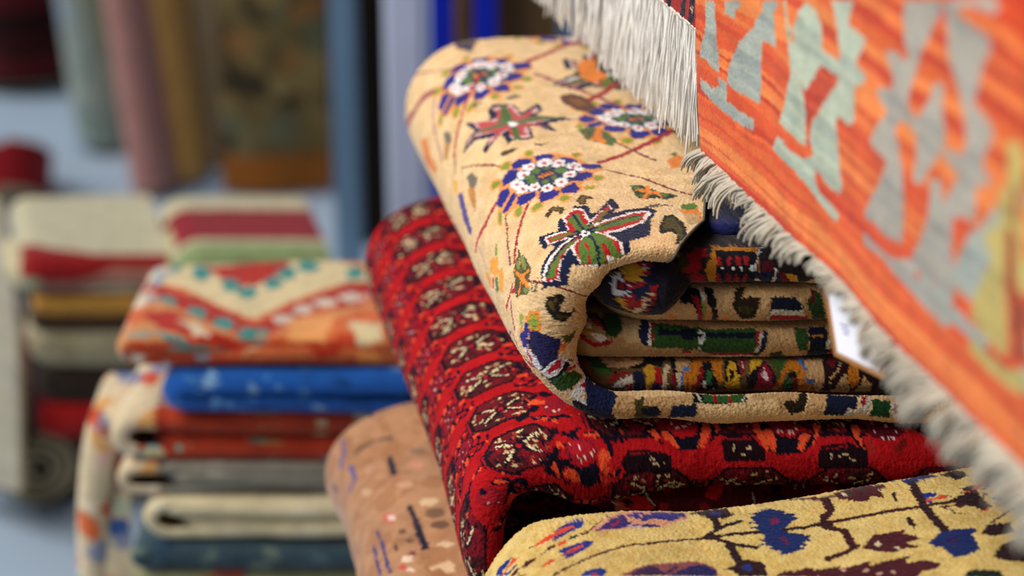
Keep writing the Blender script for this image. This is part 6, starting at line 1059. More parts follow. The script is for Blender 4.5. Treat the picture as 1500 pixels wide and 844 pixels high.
('red','P','E8D0C8',0,[(6.12,-10.43),(6.12,-10.43),(6.12,-10.43),(6.03,-10.56),(6.03,-10.56),(6.03,-10.43),(6.03,-10.43),(6.03,-10.29),(6.03,-10.29),(6.12,-10.16),(6.12,-10.16),(6.12,-10.16),(6.12,-10.29),(6.21,-10.3)]),
('red','P','1E0C14',0,[(2.79,-12.34),(4.23,-12.35),(5.58,-12.63),(5.58,-14.04),(2.7,-13.87),(2.25,-13.04)]),
('red','P','1E0C14',0,[(9.54,-11.44),(11.25,-11.58),(11.88,-12.36),(11.88,-13.14),(9.18,-13.14),(9.09,-11.96)]),
('red','L','8A1624',0.13,[(9.54,-11.71),(11.07,-11.71)]),
('red','L','8A1624',0.1,[(2.88,-12.51),(4.14,-12.5)]),
('red','P','CDB88C',0,[(3.51,-12.98),(3.51,-13.14),(3.51,-13.14),(3.51,-13.3),(3.42,-13.31),(3.42,-13.15),(3.42,-13.15),(3.42,-12.99),(3.42,-12.99),(3.42,-12.83),(3.51,-12.82),(3.51,-12.82),(3.51,-12.82),(3.51,-12.98)]),
('red','P','CDB88C',0,[(4.59,-12.79),(4.5,-12.95),(4.5,-12.95),(4.41,-12.95),(4.32,-12.95),(4.23,-12.96),(4.14,-12.81),(4.14,-12.81),(4.14,-12.81),(4.23,-12.8),(4.32,-12.8),(4.41,-12.8),(4.5,-12.8),(4.5,-12.8)]),
('red','P','CDB88C',0,[(4.77,-13.38),(4.68,-13.38),(4.68,-13.38),(4.5,-13.39),(4.41,-13.4),(4.32,-13.4),(4.23,-13.41),(4.23,-13.26),(4.23,-13.26),(4.32,-13.25),(4.41,-13.25),(4.5,-13.24),(4.68,-13.23),(4.68,-13.23)]),
('red','P','CDB88C',0,[(5.4,-13.2),(5.4,-13.2),(5.31,-13.21),(5.22,-13.21),(5.13,-13.36),(5.04,-13.22),(4.95,-13.22),(4.95,-13.22),(4.95,-13.08),(5.04,-13.07),(5.13,-13.07),(5.22,-13.07),(5.31,-13.06),(5.4,-13.2)]),
('red','P','CDB88C',0,[(4.14,-13.11),(4.05,-13.12),(4.05,-13.12),(3.96,-13.27),(3.96,-13.12),(3.87,-13.12),(3.87,-13.12),(3.87,-13.12),(3.87,-13.12),(3.87,-13.12),(3.96,-13.12),(4.05,-13.12),(4.05,-13.12),(4.14,-13.11)]),
('red','P','CDB88C',0,[(9.9,-12.36),(9.9,-12.49),(9.9,-12.49),(9.81,-12.62),(9.81,-12.62),(9.81,-12.49),(9.81,-12.49),(9.81,-12.36),(9.81,-12.23),(9.81,-12.1),(9.9,-12.1),(9.9,-12.1),(9.9,-12.1),(9.99,-12.23)]),
('red','P','CDB88C',0,[(10.98,-12.36),(10.89,-12.49),(10.89,-12.49),(10.89,-12.62),(10.8,-12.62),(10.8,-12.49),(10.71,-12.49),(10.71,-12.36),(10.8,-12.23),(10.8,-12.1),(10.89,-12.1),(10.89,-12.1),(10.98,-12.1),(10.98,-12.23)]),
('red','P','CDB88C',0,[(10.71,-12.75),(10.71,-12.75),(10.62,-12.88),(10.53,-12.88),(10.44,-12.88),(10.26,-12.88),(10.26,-12.75),(10.17,-12.75),(10.26,-12.75),(10.26,-12.75),(10.44,-12.75),(10.53,-12.75),(10.62,-12.75),(10.71,-12.75)]),
('red','P','CDB88C',0,[(11.34,-12.88),(11.34,-12.88),(11.25,-12.88),(11.16,-12.88),(11.07,-12.88),(10.98,-12.88),(10.98,-12.88),(10.98,-12.88),(10.98,-12.75),(11.07,-12.75),(11.16,-12.75),(11.16,-12.75),(11.25,-12.75),(11.34,-12.88)]),
('red','P','921828',0,[(14.67,-10.67),(14.49,-10.93),(14.13,-11.06),(13.68,-11.19),(13.23,-11.19),(12.87,-11.06),(12.69,-10.8),(12.6,-10.54),(12.87,-10.15),(13.23,-9.8),(13.68,-9.73),(14.13,-9.73),(14.49,-9.95),(14.67,-10.28)]),
('red','P','120E1E',0,[(11.97,-10.28),(12.33,-10.15),(12.69,-10.8),(12.96,-11.45),(14.13,-11.58),(14.31,-11.19),(15.12,-11.06),(15.3,-11.32),(15.84,-10.41),(16.29,-10.15),(16.56,-10.8),(16.02,-11.58),(15.84,-11.45),(16.29,-10.8),(15.84,-10.67),(15.48,-11.58),(14.85,-12.36),(14.31,-12.75),(12.69,-12.75),(12.24,-12.49),(12.06,-12.36),(11.79,-11.58)]),
('red','P','E2502C',0,[(11.61,-9.87),(12.06,-9.8),(11.97,-10.93),(12.24,-12.36),(11.97,-12.49),(11.61,-11.58),(11.43,-11.06)]),
('red','P','E2502C',0,[(12.15,-11.06),(12.69,-10.8),(12.78,-11.71),(12.69,-12.49),(12.42,-12.62),(12.15,-11.84)]),
('red','P','E2502C',0,[(14.4,-11.45),(14.94,-11.19),(15.21,-11.45),(14.76,-11.97),(14.4,-12.62),(14.13,-12.36)]),
('red','P','E2502C',0,[(15.48,-10.54),(16.2,-10.41),(15.84,-11.06),(15.39,-11.84),(15.12,-12.23),(15.48,-11.19)]),
('red','P','120E1E',0,[(12.87,-11.71),(14.13,-11.71),(13.86,-12.75),(12.78,-12.75)]),
('red','P','E0C8C0',0,[(13.23,-11.06),(13.14,-11.19),(13.14,-11.19),(13.14,-11.19),(13.05,-11.19),(13.05,-11.19),(13.05,-11.19),(13.05,-11.06),(13.05,-11.06),(13.14,-10.93),(13.14,-10.93),(13.14,-10.93),(13.23,-10.93),(13.23,-10.93)]),
('red','P','E0C8C0',0,[(13.41,-11.06),(13.41,-11.19),(13.32,-11.19),(13.32,-11.19),(13.32,-11.19),(13.23,-11.19),(13.23,-11.19),(13.23,-11.19),(13.32,-11.06),(13.32,-11.06),(13.32,-11.06),(13.41,-11.06),(13.41,-11.06),(13.41,-11.06)]),
('red','P','E0C8C0',0,[(13.59,-11.06),(13.59,-11.19),(13.59,-11.19),(13.5,-11.32),(13.5,-11.32),(13.5,-11.19),(13.5,-11.19),(13.5,-11.19),(13.5,-11.06),(13.5,-11.06),(13.5,-11.06),(13.59,-11.06),(13.59,-11.06),(13.59,-11.06)]),
('red','P','E0C8C0',0,[(13.86,-11.19),(13.86,-11.19),(13.77,-11.32),(13.77,-11.32),(13.77,-11.32),(13.68,-11.32),(13.68,-11.19),(13.77,-11.19),(13.77,-11.06),(13.77,-11.06),(13.77,-11.06),(13.86,-11.06),(13.86,-11.06),(13.86,-11.19)]),
('red','P','E0C8C0',0,[(14.13,-11.19),(14.13,-11.19),(14.04,-11.32),(14.04,-11.32),(14.04,-11.32),(13.95,-11.32),(13.95,-11.19),(13.95,-11.19),(13.95,-11.19),(14.04,-11.06),(14.04,-11.06),(14.13,-11.06),(14.13,-11.06),(14.13,-11.19)]),
('red','P','E0C8C0',0,[(13.05,-10.02),(13.05,-10.02),(12.96,-10.28),(12.96,-10.28),(12.87,-10.28),(12.87,-10.28),(12.87,-10.15),(12.96,-9.95),(12.96,-9.87),(13.05,-9.8),(13.05,-9.8),(13.05,-9.8),(13.05,-9.95),(13.05,-9.95)]),
('red','P','E0C8C0',0,[(13.86,-9.73),(13.77,-9.95),(13.77,-9.95),(13.77,-9.95),(13.68,-9.95),(13.68,-9.87),(13.68,-9.8),(13.68,-9.8),(13.77,-9.65),(13.86,-9.43),(13.86,-9.43),(13.86,-9.5),(13.86,-9.65),(13.86,-9.65)]),
('red','P','E0C8C0',0,[(14.49,-10.28),(14.49,-10.41),(14.4,-10.54),(14.4,-10.54),(14.4,-10.41),(14.4,-10.41),(14.31,-10.41),(14.4,-10.28),(14.4,-10.28),(14.49,-10.02),(14.49,-10.02),(14.49,-10.15),(14.58,-10.15),(14.49,-10.28)]),
('red','P','E0C8C0',0,[(14.49,-10.8),(14.49,-10.8),(14.4,-10.93),(14.4,-10.93),(14.4,-10.93),(14.31,-10.93),(14.4,-10.8),(14.31,-10.8),(14.4,-10.67),(14.4,-10.67),(14.4,-10.67),(14.49,-10.67),(14.49,-10.67),(14.49,-10.67)]),
('red','P','1E0C14',0,[(15.84,-12.1),(17.73,-11.97),(18.72,-12.75),(18.72,-13.78),(15.39,-13.78),(15.48,-12.62)]),
('red','L','8A1624',0.13,[(16.11,-12.36),(17.46,-12.23)]),
('red','P','CDB88C',0,[(16.38,-12.88),(16.38,-13.01),(16.38,-13.01),(16.29,-13.14),(16.29,-13.14),(16.29,-13.01),(16.2,-13.01),(16.2,-12.88),(16.2,-12.75),(16.29,-12.62),(16.29,-12.62),(16.38,-12.62),(16.38,-12.62),(16.38,-12.75)]),
('red','P','CDB88C',0,[(17.46,-12.75),(17.46,-12.88),(17.37,-12.88),(17.28,-12.88),(17.19,-12.88),(17.1,-12.88),(17.1,-12.88),(17.01,-12.75),(17.1,-12.75),(17.1,-12.62),(17.19,-12.62),(17.37,-12.62),(17.46,-12.62),(17.46,-12.75)]),
('red','P','CDB88C',0,[(17.91,-13.14),(17.91,-13.14),(17.82,-13.14),(17.73,-13.14),(17.64,-13.14),(17.55,-13.14),(17.46,-13.14),(17.46,-13.14),(17.46,-13.14),(17.55,-13.01),(17.64,-13.01),(17.73,-13.01),(17.82,-13.01),(17.91,-13.14)]),
('red','P','CDB88C',0,[(17.01,-12.88),(17.01,-13.01),(17.01,-13.01),(16.92,-13.01),(16.92,-13.01),(16.83,-13.01),(16.83,-13.01),(16.83,-12.88),(16.83,-12.88),(16.83,-12.88),(16.92,-12.88),(16.92,-12.88),(17.01,-12.88),(17.01,-12.88)]),
('red','P','120E1E',0,[(17.64,-10.54),(18.18,-10.02),(18.81,-10.02),(18.72,-10.67),(18.54,-11.58),(18.81,-12.75),(18.36,-12.75),(18,-11.71),(17.91,-11.32),(17.64,-11.45)]),
('red','P','E2502C',0,[(18,-10.54),(18.63,-10.41),(18.45,-11.45),(18.54,-12.36),(18.27,-12.1),(18,-11.19)]),
('red','P','5A1020',0,[(21.6,-11.06),(21.42,-11.32),(20.97,-11.58),(20.43,-11.71),(19.8,-11.71),(19.35,-11.58),(19.08,-11.32),(18.99,-11.06),(19.26,-10.67),(19.71,-10.28),(20.34,-10.02),(20.97,-9.95),(21.33,-10.28),(21.6,-10.67)]),
('red','P','A82420',0,[(18.72,-11.58),(19.26,-11.71),(19.35,-12.62),(18.99,-13.01),(18.72,-12.23)]),
('red','P','7A1418',0,[(20.61,-12.23),(21.33,-11.58),(21.69,-11.84),(21.15,-12.49),(20.61,-12.75)]),
('red','P','D8C0C0',0,[(19.71,-11.58),(19.71,-11.58),(19.71,-11.58),(19.62,-11.71),(19.62,-11.71),(19.62,-11.71),(19.62,-11.58),(19.62,-11.58),(19.62,-11.58),(19.62,-11.45),(19.71,-11.45),(19.71,-11.45),(19.71,-11.45),(19.71,-11.58)]),
('red','P','D8C0C0',0,[(20.07,-11.58),(20.07,-11.71),(19.98,-11.71),(19.98,-11.71),(19.89,-11.71),(19.89,-11.71),(19.89,-11.71),(19.89,-11.58),(19.89,-11.58),(19.89,-11.58),(19.98,-11.45),(19.98,-11.58),(19.98,-11.58),(20.07,-11.58)]),
('red','P','D8C0C0',0,[(20.43,-11.58),(20.43,-11.58),(20.34,-11.71),(20.34,-11.71),(20.25,-11.71),(20.25,-11.71),(20.25,-11.58),(20.25,-11.58),(20.25,-11.58),(20.34,-11.45),(20.34,-11.45),(20.34,-11.45),(20.43,-11.45),(20.43,-11.58)]),
('red','P','D8C0C0',0,[(20.7,-11.71),(20.7,-11.71),(20.61,-11.71),(20.61,-11.71),(20.61,-11.71),(20.52,-11.71),(20.52,-11.71),(20.52,-11.58),(20.52,-11.58),(20.61,-11.58),(20.61,-11.58),(20.61,-11.58),(20.7,-11.58),(20.7,-11.58)]),
('red','P','D8C0C0',0,[(19.62,-11.06),(19.62,-11.06),(19.53,-11.19),(19.53,-11.19),(19.44,-11.19),(19.44,-11.19),(19.44,-11.06),(19.44,-11.06),(19.44,-11.06),(19.53,-10.93),(19.53,-10.93),(19.53,-10.93),(19.53,-11.06),(19.53,-11.06)]),
('red','P','D8C0C0',0,[(19.71,-10.41),(19.62,-10.54),(19.62,-10.54),(19.62,-10.54),(19.53,-10.54),(19.53,-10.54),(19.53,-10.54),(19.53,-10.41),(19.53,-10.41),(19.62,-10.28),(19.62,-10.41),(19.71,-10.28),(19.71,-10.28),(19.71,-10.41)]),
('red','P','D8C0C0',0,[(20.25,-10.28),(20.25,-10.41),(20.16,-10.41),(20.16,-10.41),(20.16,-10.41),(20.07,-10.41),(20.07,-10.41),(20.16,-10.28),(20.16,-10.28),(20.16,-10.15),(20.25,-10.15),(20.25,-10.15),(20.25,-10.28),(20.25,-10.28)]),
('red','P','D8C0C0',0,[(20.61,-10.54),(20.61,-10.54),(20.52,-10.67),(20.52,-10.67),(20.52,-10.67),(20.43,-10.67),(20.43,-10.54),(20.43,-10.54),(20.52,-10.41),(20.52,-10.41),(20.52,-10.41),(20.61,-10.41),(20.61,-10.41),(20.61,-10.54)]),
('red','P','D8C0C0',0,[(21.06,-11.06),(20.97,-11.19),(20.97,-11.19),(20.97,-11.19),(20.97,-11.19),(20.88,-11.19),(20.88,-11.19),(20.88,-11.19),(20.88,-11.06),(20.97,-11.06),(20.97,-11.06),(20.97,-11.06),(21.06,-11.06),(21.06,-11.06)]),
('yellow','P','1E3080',0,[(-7.41,-4.12),(-6.69,-3.5),(-7.23,-3.22),(-6.78,-2.95),(-5.7,-2.2),(-5.16,-2.2),(-5.16,-2.88),(-5.52,-3.29),(-6.33,-3.5),(-7.14,-4.19),(-7.32,-4.33)]),
('yellow','P','1E3080',0,[(-6.87,-2.95),(-5.52,-2.2),(-5.16,-2.6),(-5.34,-3.08),(-7.14,-4.19),(-7.41,-4.33)]),
('yellow','P','D84A30',0,[(-8.58,-4.12),(-7.77,-3.7),(-6.6,-3.01),(-5.88,-2.81),(-5.79,-3.08),(-6.24,-3.29),(-7.32,-3.91),(-8.04,-4.33),(-8.58,-4.33)]),
('yellow','L','241414',0.1,[(-8.85,-4.12),(-8.58,-4.26)]),
('yellow','P','4A1420',0,[(-5.7,-3.91),(-4.98,-3.64),(-4.89,-3.84),(-5.52,-4.12)]),
('yellow','P','1E4030',0,[(-6.51,-4.4),(-6.24,-4.05),(-5.79,-3.98),(-5.88,-4.4),(-6.42,-4.4)]),
('yellow','P','D84A30',0,[(-7.23,-4.81),(-7.05,-4.53),(-6.51,-4.33),(-6.6,-4.74),(-7.05,-5.02)]),
('yellow','P','4A1420',0,[(-8.04,-5.15),(-7.5,-4.67),(-7.23,-4.88),(-7.86,-5.29)]),
('yellow','P','1E4030',0,[(-8.49,-5.5),(-8.31,-5.36),(-7.95,-5.29),(-8.22,-5.5)]),
('yellow','P','4A1420',0,[(-9.75,-5.5),(-9.39,-5.29),(-8.76,-5.43),(-8.76,-5.71),(-9.48,-5.91)]),
('yellow','P','4A1420',0,[(-10.65,-5.29),(-10.29,-5.15),(-9.75,-5.5),(-10.02,-5.5),(-10.38,-5.71)]),
('yellow','P','1E3080',0,[(-7.32,-5.57),(-7.14,-5.36),(-6.15,-5.02),(-5.43,-4.74),(-5.07,-4.88),(-4.98,-5.15),(-5.34,-5.57),(-6.33,-6.19),(-7.23,-6.67),(-6.96,-6.33),(-6.78,-5.91),(-7.14,-5.84)]),
('yellow','P','D84A30',0,[(-6.06,-5.29),(-5.61,-5.15),(-5.61,-5.36),(-6.24,-5.71),(-6.96,-5.91),(-6.69,-5.64)]),
('yellow','P','A03A40',0,[(-7.5,-6.33),(-6.87,-5.84),(-6.24,-5.5),(-6.15,-5.78),(-6.87,-6.05),(-7.41,-6.33)]),
('yellow','P','D84A30',0,[(-8.58,-6.67),(-8.22,-6.47),(-7.68,-6.26),(-7.59,-6.47),(-7.95,-6.74),(-8.4,-6.88)]),
('yellow','P','1E3080',0,[(-11.73,-3.57),(-11.37,-3.22),(-10.47,-3.57),(-10.2,-3.77),(-10.74,-4.05),(-11.19,-3.98),(-10.65,-4.88),(-10.11,-4.74),(-10.02,-4.95),(-10.83,-4.95)]),
('yellow','P','D84A30',0,[(-11.28,-4.12),(-10.38,-4.12),(-10.2,-3.84),(-9.75,-4.33),(-10.02,-4.46),(-10.56,-4.33),(-11.19,-4.46)]),
('yellow','L','141414',0.11,[(-9.93,-4.19),(-9.66,-4.33)]),
('yellow','L','4A1420',0.19,[(-8.22,-8.26),(-7.14,-7.57),(-5.43,-6.67),(-4.35,-6.19),(-3.18,-5.71),(-2.1,-5.5),(-1.02,-5.43)]),
('yellow','P','1E3080',0,[(-6.42,-8.61),(-5.97,-8.12),(-4.98,-7.92),(-4.71,-8.19),(-4.98,-8.88)]),
('yellow','P','B03A40',0,[(-5.88,-8.61),(-5.52,-8.47),(-5.25,-8.47),(-5.43,-8.81)]),
('yellow','L','141414',0.1,[(-10.11,-5.84),(-9.93,-6.47)]),
('yellow','L','241414',0.1,[(-9.84,-6.47),(-9.48,-6.67)]),
('yellow','P','D89878',0,[(-4.89,-3.84),(-4.62,-3.43),(-3.36,-2.2),(-2.37,-1.39),(-0.12,-0.99),(-0.66,-3.57),(-1.74,-3.7),(-2.82,-3.77),(-4.26,-3.98)]),
('yellow','P','3A2468',0,[(-4.53,-3.7),(-3.36,-2.6),(-2.46,-1.79),(-2.37,-2.6),(-2.01,-3.29),(-2.82,-3.7),(-3.9,-3.7)]),
('yellow','P','8A2040',0,[(-3.63,-3.29),(-2.73,-2.6),(-3.09,-3.43)]),
('yellow','P','2A2A80',0,[(-2.28,-2.2),(-1.74,-1.79),(-0.93,-1.39),(-1.65,-2.6)]),
('yellow','P','2E2A7A',0,[(-1.74,-2.6),(-1.11,-2.2),(-0.3,-1.79),(-0.48,-2.88),(-1.2,-2.88)]),
('yellow','P','5A2A60',0,[(-2.01,-3.29),(-0.57,-3.08),(-0.66,-3.57),(-2.37,-3.64)]),
('yellow','P','B8A0A8',0,[(-2.46,-3.36),(-1.38,-3.5),(-1.47,-3.77),(-2.37,-3.7)]),
('yellow','L','141420',0.1,[(-4.89,-3.57),(-3.54,-2.2)]),
('yellow','P','8A4A50',0,[(-3.99,-8.95),(-3,-8.26),(-2.1,-7.85),(-1.47,-7.64),(-1.74,-9.02)]),
('yellow','P','42204A',0,[(-3.45,-9.02),(-2.73,-8.33),(-2.01,-7.92),(-1.56,-7.92),(-1.74,-9.02)]),
('yellow','P','D89878',0,[(-1.11,-1.39),(-0.03,-1.39),(1.23,-1.39),(1.77,-1.79),(1.59,-2.6),(0.87,-3.01),(-0.12,-3.57),(-1.56,-3.57)]),
('yellow','P','30287A',0,[(-1.29,-2.2),(-0.03,-1.39),(0.51,-1.79),(1.23,-1.39),(1.68,-1.79),(1.68,-2.2),(0.51,-2.95),(-0.48,-2.6),(-1.47,-3.01)]),
('yellow','P','30246A',0,[(-1.47,-3.29),(-0.84,-3.22),(-0.21,-3.57),(-0.75,-3.64),(-1.56,-3.57)]),
('yellow','P','2A1018',0,[(2.04,-1.79),(2.58,-0.99),(2.4,-1.39),(3.03,-0.99),(3.03,-0.99),(4.38,-0.99),(4.47,-1.39),(4.56,-2.2),(4.74,-2.6),(4.38,-2.81),(4.02,-2.88),(3.12,-2.74),(2.4,-2.2)]),
('yellow','P','1E2C70',0,[(3.84,-2.2),(3.75,-2.6),(3.66,-2.67),(3.57,-2.67),(3.39,-2.6),(3.3,-2.6),(3.3,-2.2),(3.3,-2.2),(3.39,-1.79),(3.48,-1.79),(3.66,-1.79),(3.75,-1.79),(3.84,-1.79),(3.93,-2.2)]),
('yellow','L','2A1018',0.54,[(3.39,-2.6),(3.39,-3.91)]),
('yellow','L','2A1018',0.35,[(2.22,-4.81),(2.94,-4.33),(3.75,-3.77),(4.92,-3.43)]),
('yellow','L','2A1018',0.2,[(-1.92,-5.57),(-0.21,-5.22),(1.5,-4.95),(2.49,-4.88)]),
('yellow','L','2A1018',0.35,[(2.85,-4.81),(4.02,-4.74),(6,-4.88),(7.26,-5.02),(8.79,-5.15),(9.78,-5.02)]),
('yellow','P','2A1018',0,[(2.04,-5.09),(2.4,-4.53),(2.94,-4.33),(3.21,-5.22),(2.76,-5.15)]),
('yellow','L','2A1018',0.38,[(3.03,-5.09),(3.75,-5.78),(5.28,-6.47)]),
('yellow','L','2A1018',0.57,[(3.66,-5.98),(3.84,-7.85)]),
('yellow','P','2A1018',0,[(2.58,-8.4),(3.39,-8.12),(3.84,-7.64),(4.56,-7.71),(5.28,-8.19),(5.19,-9.71),(3.39,-9.3),(3.3,-8.68)]),
('yellow','P','22307A',0,[(4.47,-8.61),(4.47,-8.74),(4.29,-8.88),(4.2,-8.95),(4.02,-8.88),(3.93,-8.74),(3.84,-8.61),(3.84,-8.54),(3.93,-8.33),(4.02,-8.19),(4.2,-8.05),(4.29,-8.19),(4.47,-8.26),(4.47,-8.47)]),
('yellow','P','16265E',0,[(5.64,-3.15),(6,-2.88),(5.73,-2.67),(6.36,-2.6),(7.26,-2.6),(7.8,-2.88),(8.07,-3.08),(7.89,-3.22),(8.61,-3.43),(8.34,-3.7),(8.7,-3.98),(8.07,-4.26),(7.53,-4.81),(7.08,-5.09),(6,-4.81),(5.73,-4.46),(5.37,-4.19),(5.91,-4.12),(5.37,-3.64),(5.91,-3.7)]),
('yellow','P','6A1C44',0,[(7.35,-4.05),(7.26,-4.19),(7.17,-4.26),(7.08,-4.26),(6.9,-4.33),(6.81,-4.26),(6.81,-4.05),(6.81,-3.91),(6.9,-3.64),(6.99,-3.57),(7.17,-3.5),(7.26,-3.5),(7.35,-3.64),(7.35,-3.84)]),
('yellow','P','16265E',0,[(5.91,-4.81),(7.17,-5.09),(7.8,-5.5),(8.97,-6.19),(8.52,-6.33),(8.88,-6.74),(8.25,-6.74),(8.43,-7.16),(7.98,-7.09),(8.07,-7.36),(7.44,-7.57),(7.26,-7.71),(6.45,-7.64),(6.63,-7.29),(6,-6.81),(6.27,-6.6),(5.46,-6.26),(6,-6.12),(5.46,-5.57),(6,-5.71)]),
('yellow','P','5A1C44',0,[(7.26,-6.05),(7.26,-6.05),(7.17,-6.12),(7.08,-6.12),(6.99,-6.19),(6.9,-6.12),(6.81,-6.05),(6.9,-5.91),(6.9,-5.84),(6.99,-5.78),(7.08,-5.78),(7.17,-5.78),(7.26,-5.78),(7.26,-5.98)]),
('yellow','P','5A1C44',0,[(7.35,-6.54),(7.35,-6.54),(7.26,-6.74),(7.17,-6.74),(7.17,-6.6),(7.08,-6.6),(7.08,-6.47),(7.08,-6.4),(7.17,-6.12),(7.17,-6.26),(7.26,-6.19),(7.35,-6.12),(7.35,-6.33),(7.44,-6.33)]),
('yellow','P','4A1620',0,[(8.88,-0.99),(9.69,-1.39),(10.95,-2.2),(11.04,-2.6),(10.41,-2.6),(8.7,-1.39)]),
('yellow','L','4A1620',0.56,[(10.68,-2.2),(10.77,-3.84)]),
('yellow','L','3A1018',0.4,[(10.68,-4.12),(9.78,-5.02)]),
('yellow','P','2A1018',0,[(9.42,-5.09),(9.87,-4.6),(10.23,-4.88),(10.59,-5.09),(10.41,-5.84),(9.96,-5.64)]),
('yellow','P','8A4A50',0,[(-2.46,-8.19),(-1.56,-7.78),(-0.21,-7.57),(1.14,-7.36),(1.95,-7.92),(2.31,-8.4),(2.22,-9.02),(-2.64,-9.02)]),
('yellow','P','3A204A',0,[(-2.55,-8.4),(-1.92,-7.85),(-1.56,-8.05),(-1.11,-8.68),(-0.12,-7.78),(-0.12,-8.05),(-1.2,-9.09),(-2.64,-9.02)]),
('yellow','P','241C5A',0,[(-1.02,-9.09),(-0.12,-8.4),(0.87,-7.85),(1.68,-7.71),(1.77,-7.99),(2.31,-8.4),(2.04,-9.02)]),
('yellow','P','4A1620',0,[(5.55,-9.78),(6.18,-9.5),(6.9,-9.5),(6.72,-9.71),(7.8,-9.43),(8.07,-9.71),(7.8,-9.99),(8.88,-9.92),(9.24,-9.99),(8.97,-10.95)]),
('yellow','P','2A1018',0,[(9.15,-8.81),(9.6,-8.61),(9.42,-9.23),(9.15,-9.3)]),
('yellow','P','3A1018',0,[(10.59,-1.79),(11.13,-2.2),(11.13,-3.77),(10.14,-4.74),(9.87,-4.46),(9.96,-4.12),(10.5,-3.7),(10.59,-2.2)]),
('yellow','P','4A1620',0,[(11.04,-2.2),(12.03,-1.39),(13.02,-0.99),(14.28,-0.99),(14.01,-1.39),(14.73,-1.39),(14.91,-2.2),(14.37,-2.6),(14.46,-3.43),(13.65,-3.01),(13.47,-3.43),(12.84,-3.43),(11.67,-2.74)]),
('yellow','P','E8D8B8',0,[(12.21,-2.2),(12.21,-2.2),(12.12,-2.2),(12.12,-2.2),(12.03,-2.2),(12.03,-2.2),(11.94,-2.2),(12.03,-1.79),(12.03,-1.79),(12.12,-1.79),(12.21,-1.79),(12.21,-1.79),(12.3,-1.79),(12.21,-2.2)]),
('yellow','P','1E3024',0,[(12.75,-2.2),(12.66,-2.6),(12.57,-2.6),(12.48,-2.6),(12.3,-2.6),(12.3,-2.2),(12.21,-2.2),(12.21,-2.2),(12.21,-2.2),(12.39,-1.79),(12.57,-1.79),(12.66,-1.79),(12.66,-2.2),(12.75,-2.2)]),
('yellow','P','1E3024',0,[(13.65,-2.2),(13.65,-2.2),(13.56,-2.2),(13.38,-2.2),(13.38,-2.2),(13.29,-2.2),(13.2,-2.2),(13.29,-1.79),(13.29,-1.79),(13.38,-1.79),(13.56,-1.39),(13.56,-1.79),(13.65,-1.79),(13.74,-1.79)]),
('yellow','L','3A1018',0.35,[(9.69,-5.15),(10.59,-5.09),(11.85,-5.09),(13.47,-5.02),(15,-5.15),(16.44,-5.22),(18.15,-5.36),(18.51,-5.36)]),
('yellow','P','2A1018',0,[(9.87,-4.46),(10.32,-4.74),(9.78,-5.36),(9.6,-5.29)]),
('yellow','L','3A1018',0.44,[(9.87,-5.43),(10.95,-6.19)]),
('yellow','L','3A1018',0.54,[(11.04,-6.26),(11.04,-8.12)]),
('yellow','L','3A1018',0.42,[(11.31,-8.12),(10.5,-8.61),(9.15,-8.95)]),
('yellow','P','4A1620',0,[(11.49,-8.4),(12.66,-7.23),(13.56,-7.5),(13.65,-7.29),(14.64,-7.5),(14.37,-7.78),(14.91,-8.19),(15.18,-8.68),(14.28,-8.88),(14.91,-9.57),(13.74,-9.43),(13.29,-9.64),(12.75,-9.37),(12.12,-8.95)]),
('yellow','P','D8C8A0',0,[(12.75,-8.47),(12.66,-8.54),(12.57,-8.68),(12.57,-8.68),(12.48,-8.54),(12.39,-8.54),(12.39,-8.47),(12.39,-8.4),(12.39,-8.33),(12.48,-8.19),(12.57,-8.19),(12.66,-8.19),(12.75,-8.26),(12.75,-8.4)]),
('yellow','P','D8C8A0',0,[(13.74,-9.23),(13.74,-9.23),(13.65,-9.37),(13.56,-9.3),(13.47,-9.23),(13.38,-9.16),(13.38,-9.09),(13.38,-9.09),(13.38,-9.02),(13.47,-9.02),(13.56,-8.95),(13.65,-9.09),(13.74,-9.09),(13.74,-9.16)]),
('yellow','L','2E1218',0.56,[(16.62,-2.2),(16.53,-4.88),(16.62,-6.6),(16.89,-8.54)]),
('yellow','P','16265E',0,[(15.18,-0.99),(15.63,-1.39),(16.71,-0.99),(18.15,-0.99),(18.42,-1.79),(17.43,-2.2),(16.26,-2.2),(15.9,-0.99)]),
('yellow','P','6A1C34',0,[(17.07,-0.99),(16.98,-0.99),(16.8,-1.39),(16.62,-1.39),(16.71,-0.99),(16.44,-1.39),(16.35,-0.99),(16.35,-0.99),(16.35,-0.99),(16.44,-1.39),(16.71,-0.99),(16.71,-0.99),(16.8,-1.39),(17.07,-0.99)]),
('yellow','P','16265E',0,[(15.54,-9.3),(16.71,-8.4),(17.52,-8.54),(18.69,-8.88),(18.69,-9.23),(18.24,-9.5),(18.24,-10.33),(18.24,-11.23),(17.79,-11.44),(16.98,-11.58),(16.44,-11.44),(16.35,-10.95),(16.17,-10.68),(16.17,-10.06),(15.72,-9.99)]),
('yellow','P','2A1C50',0,[(17.25,-9.85),(17.16,-9.92),(16.98,-10.13),(16.89,-10.13),(16.71,-10.13),(16.62,-9.85),(16.53,-9.85),(16.62,-9.57),(16.71,-9.37),(16.8,-9.3),(16.98,-9.3),(17.16,-9.3),(17.25,-9.43),(17.25,-9.64)]),
('yellow','P','241014',0,[(14.91,-3.08),(15.27,-3.15),(15.09,-4.19),(14.91,-4.05),(15,-3.57)]),
('yellow','P','241014',0,[(15,-6.12),(15.36,-6.12),(15.27,-7.5),(15.09,-7.64)]),
('yellow','P','2A1016',0,[(18.33,-5.22),(18.87,-4.95),(20.22,-4.4),(20.13,-5.43),(20.4,-6.81),(19.77,-7.09),(19.14,-6.26),(18.42,-5.71)]),
('yellow','P','2A1016',0,[(18.6,-1.79),(19.59,-0.99),(20.22,-1.79),(20.22,-2.74),(19.32,-2.95)]),
